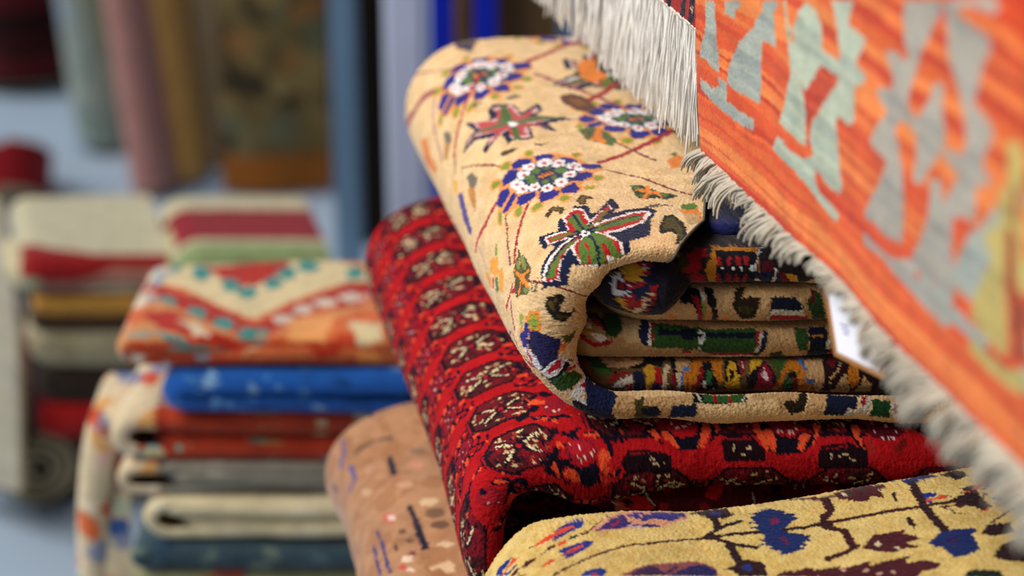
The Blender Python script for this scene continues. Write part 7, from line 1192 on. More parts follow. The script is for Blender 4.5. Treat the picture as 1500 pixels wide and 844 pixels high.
('yellow','P','2A1016',0,[(19.23,-4.05),(20.31,-4.05),(19.68,-4.6)]),
('yellow','P','2A1016',0,[(18.78,-9.64),(19.5,-8.81),(20.85,-9.09),(20.67,-10.19),(19.5,-10.19)]),
('yellow','P','2A1016',0,[(18.6,-12.4),(19.5,-11.3),(20.58,-11.09),(21.39,-11.51),(20.58,-13.72),(19.41,-13.23)]),
('yellow','P','142018',0,[(16.44,-13.51),(17.07,-13.16),(18.51,-13.92),(18.51,-14.82),(16.35,-13.85)]),
('yellow','P','4A1620',0,[(7.89,-9.78),(9.06,-9.99),(9.78,-9.85),(9.6,-10.26),(10.95,-10.06),(11.76,-9.99),(11.4,-10.47),(12.75,-10.26),(14.01,-10.33),(13.65,-10.95),(14.82,-11.09),(14.91,-11.3),(15.54,-11.85),(15.09,-12.33),(14.28,-12.2),(13.56,-12.82),(7.71,-10.54)]),
('yellow','P','C89888',0,[(11.22,-11.02),(11.13,-11.02),(11.13,-11.09),(11.04,-11.16),(10.95,-11.09),(10.86,-11.09),(10.86,-11.02),(10.86,-10.88),(10.95,-10.75),(10.95,-10.75),(11.04,-10.75),(11.13,-10.68),(11.22,-10.82),(11.22,-10.95)]),
('yellow','P','C89888',0,[(11.94,-11.51),(11.85,-11.71),(11.85,-11.64),(11.76,-11.64),(11.67,-11.64),(11.58,-11.64),(11.58,-11.51),(11.58,-11.37),(11.58,-11.44),(11.67,-11.3),(11.76,-11.37),(11.85,-11.37),(11.85,-11.44),(11.94,-11.44)]),
('yellow','P','C89888',0,[(10.05,-10.54),(10.05,-10.54),(9.96,-10.61),(9.87,-10.68),(9.78,-10.61),(9.78,-10.54),(9.69,-10.47),(9.69,-10.33),(9.78,-10.33),(9.78,-10.33),(9.87,-10.26),(9.96,-10.4),(10.05,-10.33),(10.05,-10.4)]),
('yellow','P','C89888',0,[(12.75,-11.78),(12.66,-11.78),(12.57,-11.99),(12.57,-11.85),(12.48,-11.78),(12.39,-11.78),(12.39,-11.64),(12.39,-11.51),(12.39,-11.58),(12.48,-11.44),(12.57,-11.51),(12.66,-11.51),(12.75,-11.51),(12.75,-11.64)]),
('orange','P','A9B0A4',0,[(1.64,10.93),(2.9,11.25),(3.15,9.64),(3.28,8.57),(3.65,7.31),(3.78,6.69),(2.52,6.71),(1.51,7),(0.5,6.84),(1,8),(1.64,9.23)]),
('orange','P','A9B0A4',0,[(4.4,11.65),(6.93,12.28),(6.7,11.93),(5.98,11.42),(5.86,10.9),(4.52,10.85)]),
('orange','P','A9B0A4',0,[(10.25,13.13),(12.84,13.84),(12.74,13.41),(12,12.91),(12.32,12.11),(12.74,10.97),(12,10.81),(10.25,10.6),(10.03,9.64),(10.25,7.97),(10.25,6.65),(8.79,6.33),(5.38,6.21),(4.89,6.66),(5.26,7.63),(5.86,8.59),(6.7,9.64),(8.56,10.99),(9.24,11.85),(9.92,12.44)]),
('orange','P','A9B0A4',0,[(0.63,5.49),(2.65,5.37),(3.78,5.71),(3.53,6.33),(4.89,6.31),(4.89,5.24),(6.81,5.13),(9.47,5.26),(9.47,4.56),(7.63,4.32),(5.5,4.26),(3.15,4.38),(0.63,4.68)]),
('orange','P','B9C3AC',0,[(15.97,13.06),(16.74,14.32),(17.84,15.05),(19.52,14.88),(20.34,14.24),(20.58,12.86),(23.39,13.09),(22.98,14.38),(22.45,15.33),(21.67,16.13),(25.58,17.12),(24.76,16.07),(24.76,15.48),(27.25,15.54),(27.49,15.29),(26.11,13.91),(26.24,13.49),(27.72,13.52),(27.49,12.95),(25.85,12.25),(25.98,10.57),(25.44,9.83),(23.53,9.88),(22.98,9.3),(23.53,8.19),(19.18,6.85),(19.07,7.88),(21.06,9.95),(23.25,11.91),(20.22,11.94),(19.87,11.36),(18.17,9.71),(17.4,10.25),(16.41,11.4)]),
('orange','P','B9C3AC',0,[(15.01,8.5),(15.76,10.21),(15.12,11.87),(16.08,12.28),(16.41,11.4),(18.06,9.37),(18.39,8.75),(18.39,7.47),(18.5,6.61),(17.73,6.54),(13.87,6.6),(14.7,7.63)]),
('orange','P','B9C3AC',0,[(13.25,4.96),(13.67,5.56),(15.54,5.71)]),
('orange','P','C8BC9C',0,[(13.87,14.16),(14.39,14.32),(15.01,13.09),(15.97,12.97),(15.54,12.12),(15.22,11.7),(14.7,12.49)]),
('orange','P','B83A28',0,[(20.34,11.94),(23.25,12.08),(23.12,11.84),(20.1,11.6)]),
('orange','P','C84A30',0,[(19.87,11.44),(23.12,11.75),(21.06,9.95),(19.99,9.22),(19.3,8.38),(18.95,6.77),(18.62,7.8),(18.17,9.1),(18.5,10.04)]),
('orange','P','B83A28',0,[(18.5,10.04),(21.06,10.04),(20.34,9.55),(18.28,9.36)]),
('orange','P','AFA99C',0,[(32.51,19.02),(37.36,20.23),(37.26,19.51),(36.34,18.67),(35.67,17.7),(34.93,16.89),(34.66,16.01),(34.02,14.89),(33.74,13.67),(35.11,13.36),(36.84,15.14),(36.54,15.24),(37.15,15.94),(38.23,16.03),(38.12,15.47),(38.23,14.82),(38.78,13.9),(38.9,13.17),(35.39,12.11),(34.84,12.71),(32.99,12.72),(32.41,11.99),(32.99,11.39),(28.85,9.99),(29.38,10.98),(30.01,11.55),(31.12,12.53),(29.59,12.98),(29.7,13.47),(31.62,14.01),(31.71,14.58),(30.92,15.1),(30.31,15.78),(31.71,16.07),(33.37,16),(32.7,17.02),(32.41,18.09)]),
('orange','P','AFA99C',0,[(37.58,20.29),(41.93,21.38),(43.31,21.15),(43.31,20.82),(41.73,20.71),(40.56,20.64),(39.01,20.25),(39.34,19.93),(41.21,19.87),(43.12,19.81),(43.51,19.32),(42.73,18.51),(42.23,17.19),(41.93,16.14),(43.89,15.87),(44.46,15.45),(44.18,14.83),(41.52,14),(40.99,15.07),(40.12,16.08),(39.23,16.86),(38.45,17.61),(38.01,18.83)]),
('orange','P','AFA99C',0,[(28.74,10.33),(32.8,11.73),(33.37,10.72),(33.92,9.88),(34.11,8.31),(34.2,6.82),(34.2,6.08),(31.22,5.72),(28.18,5.59),(28.85,6.5),(30.42,8.14),(31.52,9.95),(29.06,9.91)]),
('orange','P','AFA99C',0,[(35.3,12.45),(38.78,13.5),(38.56,12.54),(37.26,11.3),(36.54,10.35),(35.67,9.98),(35.11,10.16),(35.48,11.29)]),
('orange','P','AFA99C',0,[(41.42,14.33),(44.27,15.22),(44.18,14.75),(43.51,13.75),(43.8,13.42),(44.83,13.21),(44.83,12.9),(43.12,12.41),(43.12,11.54),(43.31,10.42),(42.83,10.35),(41.42,10.24),(40.56,9.63),(40.67,8.35),(40.89,6.49),(38.23,5.51),(36.15,5.39),(35.96,4.82),(35.48,4.5),(34.11,4.44),(32.11,4.39),(28.63,3.92),(27.96,4.26),(28.3,4.59),(30.52,4.65),(32.61,4.79),(35.58,5.73),(35.77,6.29),(37.05,7.81),(37.69,8.85),(39.45,10.4),(40.89,12.11),(39.01,12.52),(38.67,12.94),(39.57,13.13),(41.21,13.3)]),
('orange','P','C8B468',0,[(46.07,15.45),(47.09,15.96),(47.74,15.86),(49.3,9.78),(45.55,8.29),(45.46,9.16),(45.72,9.71),(44.64,9.74),(44.73,10.53),(46.07,11.35),(45.72,12.86),(46.48,13.54),(46.48,14.65)]),
('orange','P','B85A30',0,[(47.09,13.52),(47.67,13.82),(48.02,12.4),(47.45,12.02)]),
('orange','P','A84A28',0,[(46.95,11.56),(47.53,11.86),(48.02,11.22),(48.3,9.41),(47.24,8.96)]),
('orange','P','B9C3AC',0,[(13.56,5.48),(16.08,5.45),(18.17,5.58),(19.64,6.24),(19.41,7.36),(19.64,8.46),(22.98,9.47),(23.39,8.19),(24.35,5.81),(23.94,5.31),(21.93,5.17),(20.1,5.63),(19.99,4.87),(20.94,4.34),(23.94,4.05),(23.39,3.38),(22.06,3.48),(19.99,3.93),(16.74,4.49),(12.74,4.44)]),
('orange','P','B9C3AC',0,[(14.7,6.77),(18.28,8.07),(18.62,6.6),(17.95,6.45)]),
('orange','P','AFA99C',0,[(35.21,5.57),(40.89,7.62),(41.31,5.76),(40.78,5.45),(38.78,5.5),(36.25,5.3),(35.67,4.99)]),
('orange','P','AFA99C',0,[(31.62,4.23),(34.02,5.02),(35.21,5),(38.9,4.93),(40.89,4.65),(40.67,3.85),(40.01,3.62),(37.36,3.74),(34.66,3.94)]),
('orange','P','C8B468',0,[(45.55,9.32),(47.09,9.99),(47.31,8.02),(47.81,5.42),(47.24,4.95),(45.72,5.13),(43.31,5.49),(43.7,6.83)]),
('orange','P','C8B468',0,[(43.6,4.45),(46.24,4.41),(47.45,4.4),(48.82,5.01),(50.1,5.15),(50.1,4.13),(48.37,3.69),(45.81,3.47),(43.89,3.49),(43.12,3.82)]),
('orange','P','A8482A',0,[(47.38,10.06),(47.95,10.28),(48.74,8.62),(49.82,8.67),(50.01,6.16),(48.59,5.33),(47.81,7.22)]),
('orange','P','C8B468',0,[(48.16,10.36),(50.01,11.08),(50.29,9.43),(48.74,8.93)]),
('tan','L','241A2A',0.42,[(-9.54,19.57),(-9.54,20.11)]),
('tan','L','6A5A84',0.4,[(-12.76,18.5),(-13.32,16.91)]),
('tan','L','6A5A84',0.45,[(-13.74,17.21),(-14.3,16.31)]),
('tan','L','5E5080',0.52,[(-13.32,15.02),(-13.18,13.03),(-14.16,12.53)]),
('tan','L','4A3A5A',0.29,[(-16.4,17.21),(-15.98,15.51)]),
('tan','L','16162C',0.42,[(-9.68,12.93),(-9.68,10.04)]),
('tan','L','14142A',0.42,[(-9.4,4.37),(-9.12,1.38),(-9.12,-1.91)]),
('tan','L','2E2E70',0.25,[(-12.34,4.07),(-12.2,3.27),(-11.92,1.28),(-12.06,-2.3)]),
('tan','L','2E2E70',0.25,[(-12.9,2.87),(-12.76,1.78),(-12.9,-1.41)]),
('tan','L','4A3A2A',0.3,[(-12.34,16.01),(-10.66,16.01),(-9.12,15.61)]),
('tan','L','7A5A44',0.3,[(-11.92,16.31),(-10.24,16.01),(-8.98,15.22)]),
('tan','P','C88868',0,[(-7.3,9.94),(-7.44,9.54),(-7.58,9.44),(-7.86,9.44),(-8,9.64),(-8.28,9.94),(-8.42,10.34),(-8.42,10.74),(-8.28,11.03),(-8,11.13),(-7.86,11.13),(-7.58,11.03),(-7.44,10.64),(-7.3,10.34)]),
('tan','P','C89470',0,[(-8.56,6.95),(-8.56,6.75),(-8.84,6.75),(-9.12,6.85),(-9.4,7.15),(-9.68,7.55),(-9.82,7.95),(-9.82,8.25),(-9.68,8.35),(-9.4,8.35),(-9.26,8.25),(-8.84,7.95),(-8.7,7.55),(-8.56,7.25)]),
('tan','P','D0B088',0,[(-7.3,3.47),(-7.44,3.27),(-7.58,3.17),(-7.86,3.17),(-8.14,3.37),(-8.42,3.67),(-8.56,4.07),(-8.56,4.27),(-8.42,4.47),(-8.28,4.56),(-8,4.47),(-7.72,4.27),(-7.44,4.07),(-7.3,3.77)]),
('tan','P','C06050',0,[(-10.52,3.77),(-10.52,3.47),(-10.8,3.47),(-10.94,3.57),(-11.22,3.87),(-11.5,4.27),(-11.64,4.76),(-11.64,5.06),(-11.5,5.26),(-11.36,5.36),(-11.08,5.16),(-10.8,4.86),(-10.66,4.56),(-10.52,4.17)]),
('tan','P','E0C0B0',0,[(-10.52,3.77),(-10.52,3.67),(-10.66,3.67),(-10.8,3.67),(-10.94,3.87),(-11.08,4.07),(-11.22,4.37),(-11.22,4.56),(-11.22,4.76),(-11.08,4.76),(-10.94,4.66),(-10.8,4.56),(-10.66,4.27),(-10.52,4.07)]),
('tan','P','6A4A34',0,[(-9.82,1.18),(-9.96,1.18),(-9.96,1.08),(-10.1,1.18),(-10.24,1.28),(-10.38,1.48),(-10.52,1.78),(-10.52,1.88),(-10.38,1.88),(-10.38,1.98),(-10.24,1.88),(-10.1,1.78),(-9.96,1.58),(-9.96,1.38)]),
('tan','P','6A4A34',0,[(-9.68,-0.31),(-9.82,-0.31),(-9.82,-0.41),(-9.96,-0.31),(-10.1,-0.21),(-10.1,-0.01),(-10.24,0.19),(-10.24,0.28),(-10.24,0.38),(-10.1,0.38),(-9.96,0.28),(-9.82,0.19),(-9.82,-0.01),(-9.68,-0.11)]),
('tan','P','7A3A34',0,[(-9.82,-2),(-9.82,-2.1),(-9.96,-2.1),(-10.1,-2.1),(-10.24,-2),(-10.24,-1.81),(-10.38,-1.61),(-10.38,-1.41),(-10.24,-1.41),(-10.24,-1.31),(-10.1,-1.41),(-9.96,-1.51),(-9.82,-1.71),(-9.82,-1.81)]),
('tan','P','E0C0A8',0,[(-10.24,-2.4),(-10.24,-2.6),(-10.38,-2.6),(-10.66,-2.5),(-10.8,-2.3),(-10.94,-2),(-10.94,-1.81),(-10.94,-1.61),(-10.94,-1.41),(-10.8,-1.41),(-10.52,-1.61),(-10.38,-1.81),(-10.24,-2),(-10.24,-2.2)]),
('tan','P','C05040',0,[(-10.8,-3),(-10.8,-3),(-10.94,-3),(-11.08,-3),(-11.22,-2.9),(-11.36,-2.7),(-11.36,-2.5),(-11.36,-2.3),(-11.22,-2.3),(-11.22,-2.3),(-11.08,-2.4),(-10.94,-2.5),(-10.8,-2.7),(-10.8,-2.9)]),
('tan','P','E0C0A8',0,[(-10.52,-3.65),(-10.52,-3.65),(-10.66,-3.65),(-10.66,-3.65),(-10.8,-3.65),(-10.94,-3.33),(-10.94,-3.33),(-10.94,-3.33),(-10.8,-3),(-10.8,-3),(-10.66,-3),(-10.52,-3.33),(-10.52,-3.33),(-10.52,-3.65)]),
('tan','P','CFB08C',0,[(-7.3,-2.5),(-7.44,-2.7),(-7.58,-2.7),(-7.86,-2.7),(-8,-2.5),(-8.28,-2.3),(-8.42,-2.1),(-8.42,-1.91),(-8.28,-1.81),(-8.14,-1.81),(-7.86,-1.81),(-7.72,-2),(-7.44,-2.2),(-7.3,-2.4)]),
('tan','P','E0B890',0,[(-7.72,-4.64),(-7.86,-4.96),(-8.14,-4.96),(-8.56,-4.96),(-8.84,-4.64),(-9.12,-4.31),(-9.4,-4.31),(-9.4,-3.98),(-9.26,-3.98),(-8.98,-3.98),(-8.7,-3.98),(-8.28,-3.98),(-8,-4.31),(-7.86,-4.64)]),
('tan','P','D06040',0,[(-8.42,-4.31),(-8.56,-4.64),(-8.56,-4.64),(-8.7,-4.64),(-8.84,-4.31),(-8.98,-4.31),(-8.98,-4.31),(-8.98,-4.31),(-8.98,-4.31),(-8.84,-4.31),(-8.7,-4.31),(-8.56,-4.31),(-8.56,-4.31),(-8.42,-4.31)]),
('tan','P','7A5A40',0,[(-7.02,1.58),(-7.16,1.38),(-7.3,1.28),(-7.58,1.28),(-8,1.48),(-8.28,1.88),(-8.42,2.18),(-8.42,2.47),(-8.28,2.77),(-8,2.77),(-7.72,2.77),(-7.44,2.57),(-7.16,2.28),(-7.02,1.98)]),
('tan','P','6A4A38',0,[(-7.02,-0.01),(-7.16,-0.21),(-7.44,-0.31),(-7.58,-0.31),(-7.86,-0.11),(-8.14,0.09),(-8.28,0.38),(-8.28,0.68),(-8.14,0.98),(-8,0.98),(-7.72,0.98),(-7.44,0.78),(-7.16,0.58),(-7.02,0.28)]),
('tan','P','B8886A',0,[(-11.22,12.23),(-11.36,12.03),(-11.5,11.93),(-11.64,11.93),(-11.92,12.13),(-12.06,12.43),(-12.06,12.83),(-12.06,13.12),(-11.92,13.32),(-11.78,13.42),(-11.64,13.42),(-11.36,13.22),(-11.22,12.93),(-11.22,12.63)]),
('tan','P','8A6A54',0,[(-6.74,12.33),(-6.88,12.13),(-7.02,12.03),(-7.3,12.03),(-7.58,12.23),(-7.86,12.43),(-8,12.73),(-8,12.93),(-7.86,13.12),(-7.72,13.22),(-7.44,13.12),(-7.16,13.03),(-6.88,12.83),(-6.74,12.53)]),
('tan','P','C09874',0,[(-11.92,9.34),(-12.06,9.14),(-12.2,9.14),(-12.48,9.34),(-12.62,9.54),(-12.9,9.94),(-12.9,10.24),(-13.04,10.64),(-12.9,10.74),(-12.62,10.64),(-12.48,10.54),(-12.2,10.24),(-12.06,9.94),(-11.92,9.64)]),
('tan','P','5A3A2A',0,[(-10.8,-0.11),(-10.8,-0.31),(-10.94,-0.41),(-10.94,-0.41),(-11.08,-0.31),(-11.08,-0.11),(-11.08,0.09),(-11.08,0.28),(-11.08,0.48),(-10.94,0.58),(-10.94,0.68),(-10.8,0.58),(-10.8,0.38),(-10.8,0.19)])]
S0, S1, R0, R1 = 55, 84, 84, 149


def draw(cv, keys, du=0., dv=0., only=None):
    for i, (k, t, col, w, pts) in enumerate(DESIGN):
        if k not in keys or len(pts) < (3 if t == 'P' else 2) or (only and not only(i, pts)):
            continue
        p = np.array(pts) + (du, dv)
        if t == 'P':
            cv.poly(p, col)
        else:
            cv.line(p, w, col)


def mean_of(pts):
    a = np.array(pts)
    return a.mean(0)


def paint_cream():
    cv = Canvas(-40, 42, -19, 38, 'E9C592', .06)
    cv.noise(['EBC896', 'E4BD88', 'EECB9C'], .8, .5, (-25, 14, -16, 36), 3)
    # further rosettes and stars of the same lattice, where the photo hides or hints them
    rose = lambda i, p: R0 <= i < R1
    star = lambda i, p: S0 <= i < S1
    for m, n in ((0, 1), (1, 1), (1, 0), (-2, 1), (-2, 0)):
        draw(cv, ('cream',), 9.3 * m - .4, 10.2 * (abs(m) % 2) + 20.4 * n - .3, rose)
    for m, n in ((1, 2), (-2, 1)):
        draw(cv, ('cream',), 9.3 * m, 20.4 * n - 10.2 * (abs(m) % 2), star)
    for m in (-2, -1):
        for n in (-1, 0, 1):
            c = (9.3 * m + .4, 2.2 + 20.4 * n + 10.2 * (abs(m) % 2))
            cv.line([(c[0] + 4, c[1] + 2), (c[0] + 9, c[1] + 10)], .28, 'A82434')
            cv.line([(c[0] + 4, c[1] - 1), (c[0] + 9, c[1] - 10)], .16, '7E3038')
    draw(cv, ('cream',))
    return cv


def paint_cream_layer(k):
    cv = Canvas(-14, 40, -10, 10, {0: '2A2024', 4: '1C2038', 1: 'B08A5C', 2: 'B08A5C', 3: '6A5030', 9: '20202E'}[k], .05)
    r = np.random.default_rng(90 + k)
    for q in range(34):                                # field beyond the traced part, under the fringe
        u = r.uniform(20, 37)
        cv.ell((u, r.uniform(-2, 2)), (r.uniform(.5, 1.6), r.uniform(.4, 1.2)), ['1B2240', '5A1420', '24461C', 'C8781E', 'C8A070', '281E12'][r.integers(6)], r.uniform(0, 3))
    draw(cv, ('cl%d' % k if k < 9 else 'cloop',))
    return cv


def gul(cv, c, s=1.0, seed=0):
    """the quartered octagon"""
    r = np.random.default_rng(seed)
    o = np.array([(-2.6, -.75), (-1.5, -1.75), (1.5, -1.75), (2.6, -.75), (2.6, .75), (1.5, 1.75), (-1.5, 1.75), (-2.6, .75)]) * s
    for e in (-1, 1):
        cv.poly(place([(2.65 * e, -1.0), (3.0 * e, -.9), (3.0 * e, .9), (2.65 * e, 1.0)], c), '2A101C')
        cv.line(place([(2.82 * e, -.8), (2.82 * e, .8)], c), .12, 'A01828')
    cv.poly(place(o * (1.03, 1.06), c), '1E1018')
    cv.poly(place(o * .93, c), '6A1622')
    q = np.array([(0, 0), (2.3, 0), (2.3, .65), (1.35, 1.55), (0, 1.55)])
    cv.poly(place(q, c), '4A1A20')
    cv.poly(place(q * (-1, -1), c), '4A1A20')
    for k in range(110):
        x, y = r.uniform(-2.3, 2.3), r.uniform(-1.5, 1.5)
        if abs(x) / 2.4 + abs(y) / 1.7 > 1.35:
            continue
        col = ['D8C294', 'C8B080', '1A1220', '1A1220', '1A1220', '8A1A26', 'A8402A'][r.integers(7)]
        if (x * y < 0) and r.random() < .45:
            col = '8A1624'
        a = r.choice([0, 1.57, .6, -.6])
        cv.ell(c + np.array((x, y)), (r.uniform(.12, .28), r.uniform(.06, .11)), col, a)
    for e in (-1, 1):
        for f in (-1, 1):
            cv.line(place([(e * .35, f * .3), (e * .9, f * .75), (e * 1.1, f * .45), (e * 1.7, f * 1.0)], c), .17, '141018')
            cv.line(place([(e * .5, f * .2), (e * 1.0, f * .55), (e * 1.5, f * .75)], c), .13, 'E6D8AC')
    cv.ell(c, (.42, .36), '1A1220')
    cv.ell(c, (.22, .2), 'B01C28')


def minor_gul(cv, c, s=1.0, seed=0):
    """the smaller hooked figure between the octagons"""
    D = '100E20'
    for e in (-1, 1):
        for f in (-1, 1):
            cv.line(place([(e * .5, f * .5), (e * 1.3, f * .95), (e * 1.75, f * 1.3), (e * 2.2, f * 1.2), (e * 2.25, f * .85)], c, sx=s), .24, D)
            cv.line(place([(e * 1.75, f * 1.3), (e * 1.45, f * 1.65), (e * 1.1, f * 1.5)], c, sx=s), .2, D)
            cv.line(place([(e * 1.3, f * .95), (e * 1.75, f * .5), (e * 1.5, f * .25)], c, sx=s), .2, D)
            cv.line(place([(e * 1.95, f * 1.0), (e * 2.05, f * 1.5)], c, sx=s), .1, 'E4562E')
            cv.line(place([(e * .3, f * 1.1), (e * .75, f * 1.45), (e * 1.2, f * 1.25)], c, sx=s), .22, D)
            cv.line(place([(e * .45, f * 1.18), (e * .8, f * 1.3)], c, sx=s), .16, 'E4562E')
    for f in (-1, 1):
        cv.poly(place([(-.4, f * .6), (.4, f * .6), (.55, f * 1.5), (.2, f * 1.35), (0, f * 1.6), (-.2, f * 1.35), (-.55, f * 1.5)], c, sx=s), D)
        cv.ell(c + np.array((0, f * 1.2)) * s, (.26 * s, .3 * s), 'DC4A2A')
        cv.ell(c + np.array((f * 1.5, 0)) * s, (.42 * s, .2 * s), 'DA4428')
    cv.ell(c, (1.25 * s, .85 * s), D)
    cv.ell(c, (1.12 * s, .74 * s), '8E1626')
    for k in range(16):
        t = k * math.pi / 8
        cv.ell(c + np.array((.85 * math.cos(t), .55 * math.sin(t))) * s, .055, 'D8A8A0' if k % 2 else D)
    cv.ell(c, (.4 * s, .28 * s), '5A1426')
    cv.ell(c, (.1, .08), 'E0C0C0')


def paint_red():
    cv = Canvas(-46, 38, -20, 36, 'B0141B', .06)
    cv.noise(['B6181F', 'A61017', 'B0161C'], .7, .6, (-40, 36, -18, 34), 4)
    sd = 0
    for m in range(-4, 1):
        for n in range(-2, 10):
            gul(cv, np.array((-4.6 + 8.4 * m, -11.2 + 5.0 * n)), seed=sd)
            minor_gul(cv, np.array((-.4 + 8.4 * m, -12.5 + 5.0 * n)), 1.12)
            sd += 1
    for k in range(0, 5):
        for n in range(0, 8):
            gul(cv, np.array((3.3 + 7.0 * k, -9.6 + 5 * n)), seed=sd)
            if n or k > 2:
                minor_gul(cv, np.array((6.7 + 7.0 * k, -12.2 + 5 * n)), 1.2)
            sd += 1
    for c, r_ in (((-.4, -12.3), 2.3), ((-.6, -7.3), 2.2), ((-9.0, -12.6), 2.0)):
        cv.ell(c, (r_, r_ * .8), 'B0141B')
    for k, u in enumerate((4.4, 10.9, 17.5, 24.2)):
        gul(cv, np.array((u, -15.4)), seed=200 + k)
        cv.ell((u + 3.3, -16.2), (1.2, 1.4), '14101C')
        cv.ell((u + 3.3, -16.0), (.5, .8), 'A02420')
    draw(cv, ('red',))
    return cv


def paint_red_layer(k):
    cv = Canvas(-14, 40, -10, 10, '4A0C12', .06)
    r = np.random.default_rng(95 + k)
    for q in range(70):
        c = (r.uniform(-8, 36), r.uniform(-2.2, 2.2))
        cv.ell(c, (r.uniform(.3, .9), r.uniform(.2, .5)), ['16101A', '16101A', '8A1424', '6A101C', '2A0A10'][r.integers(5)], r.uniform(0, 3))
    for q in range(12):
        c = np.array((r.uniform(-8, 36), r.uniform(-1.5, 1.5)))
        cv.line([c, c + (r.uniform(-.4, .4), r.uniform(.5, 1.5))], .1, '9A9484')
    draw(cv, ('rl%d' % k,))
    return cv


def paint_yellow():
    cv = Canvas(-22, 44, -30, 8, 'D9BC74', .06)
    cv.noise(['DCC07A', 'D2B268', 'D8B66C', 'CFAE62'], .5, 2.0, (-20, 42, -26, 6), 5)
    vs = [v for k, t, c, w, p in DESIGN if k == 'yellow' for u, v in p]
    h = max(vs) - min(vs)
    draw(cv, ('yellow',), 2.0, -h - .3)
    draw(cv, ('yellow',), -1.5, -2 * h - .6)
    draw(cv, ('yellow',), 28.0, -.4)
    draw(cv, ('yellow',), 30.0, -h - .7)
    draw(cv, ('yellow',))
    return cv


def paint_tan():
    cv = Canvas(-40, 22, -16, 28, 'AC7A54', .08)
    cv.noise(['B0805C', 'A4724C', 'B4845E'], 1.2, .5, (-36, 20, -14, 26), 6)
    draw(cv, ('tan',), 19, 1)
    draw(cv, ('tan',))
    return cv


def paint_orange():
    cv = Canvas(-2, 80, -2, 50, 'DA5A2C', .08)
    r = np.random.default_rng(8)
    v = -2.
    U = cv.u0 + np.arange(cv.nu) * cv.res
    V = cv.v0 + np.arange(cv.nv) * cv.res
    W = V[None, :] + .25 * vnoise(U[:, None] * .25, V[None, :] * .5, 7)
    shades = [lin(c) for c in ('DA5A2C', 'E87438', 'D04A28', 'EE8644', 'C43A22', 'E0642E', 'E87A3C', 'D85228')]
    edges = [-3.]
    while edges[-1] < 52:
        edges.append(edges[-1] + r.uniform(.15, .8))
    idx = np.digitize(W, edges)
    lut = np.array([shades[i] for i in r.integers(0, len(shades), len(edges) + 1)])
    ln = vnoise(U[:, None] * .13 + 40, idx * 1.7, 9)
    cv.a[:] = lut[idx] * (1 + .12 * ln[..., None])
    base = cv.a.copy()
    flat = np.zeros(3)
    cv.a[:] = flat
    draw(cv, ('orange',), -3., 22.)
    draw(cv, ('orange',), 36., 0.)
    draw(cv, ('orange',), 0., 0., lambda i, p: True)
    fig = cv.a.sum(2) > .01
    st = np.array([1., .93, 1.06, .86, 1.04, .97, .78])[r.integers(0, 7, len(edges) + 1)][idx]
    tint = np.where((st < .9)[..., None], np.array([.97, 1., 1.07]), 1.)
    cv.a[:] = np.where(fig[..., None], cv.a * st[..., None] * tint, base)
    return cv


def paint_striped():
    cv = Canvas(-2, 60, -2, 40, '5A1A1C', .06)
    r = np.random.default_rng(10)
    u = -2.
    while u < 60:
        w_ = r.uniform(.5, 1.1)
        col = ['8A1C20', '161828', '9A2A22', '12141E', 'C8B090', 'A02420', '20222E'][r.integers(7)]
        cv.poly([(u, -2), (u + w_, -2), (u + w_, 40), (u, 40)], col)
        u += w_
    for k in range(500):
        c = np.array((r.uniform(-1, 55), r.uniform(0, 14)))
        cv.line([c, c + (.25, .2)], .1, ['A03A28', '101018', 'D0B898'][r.integers(3)])
    return cv


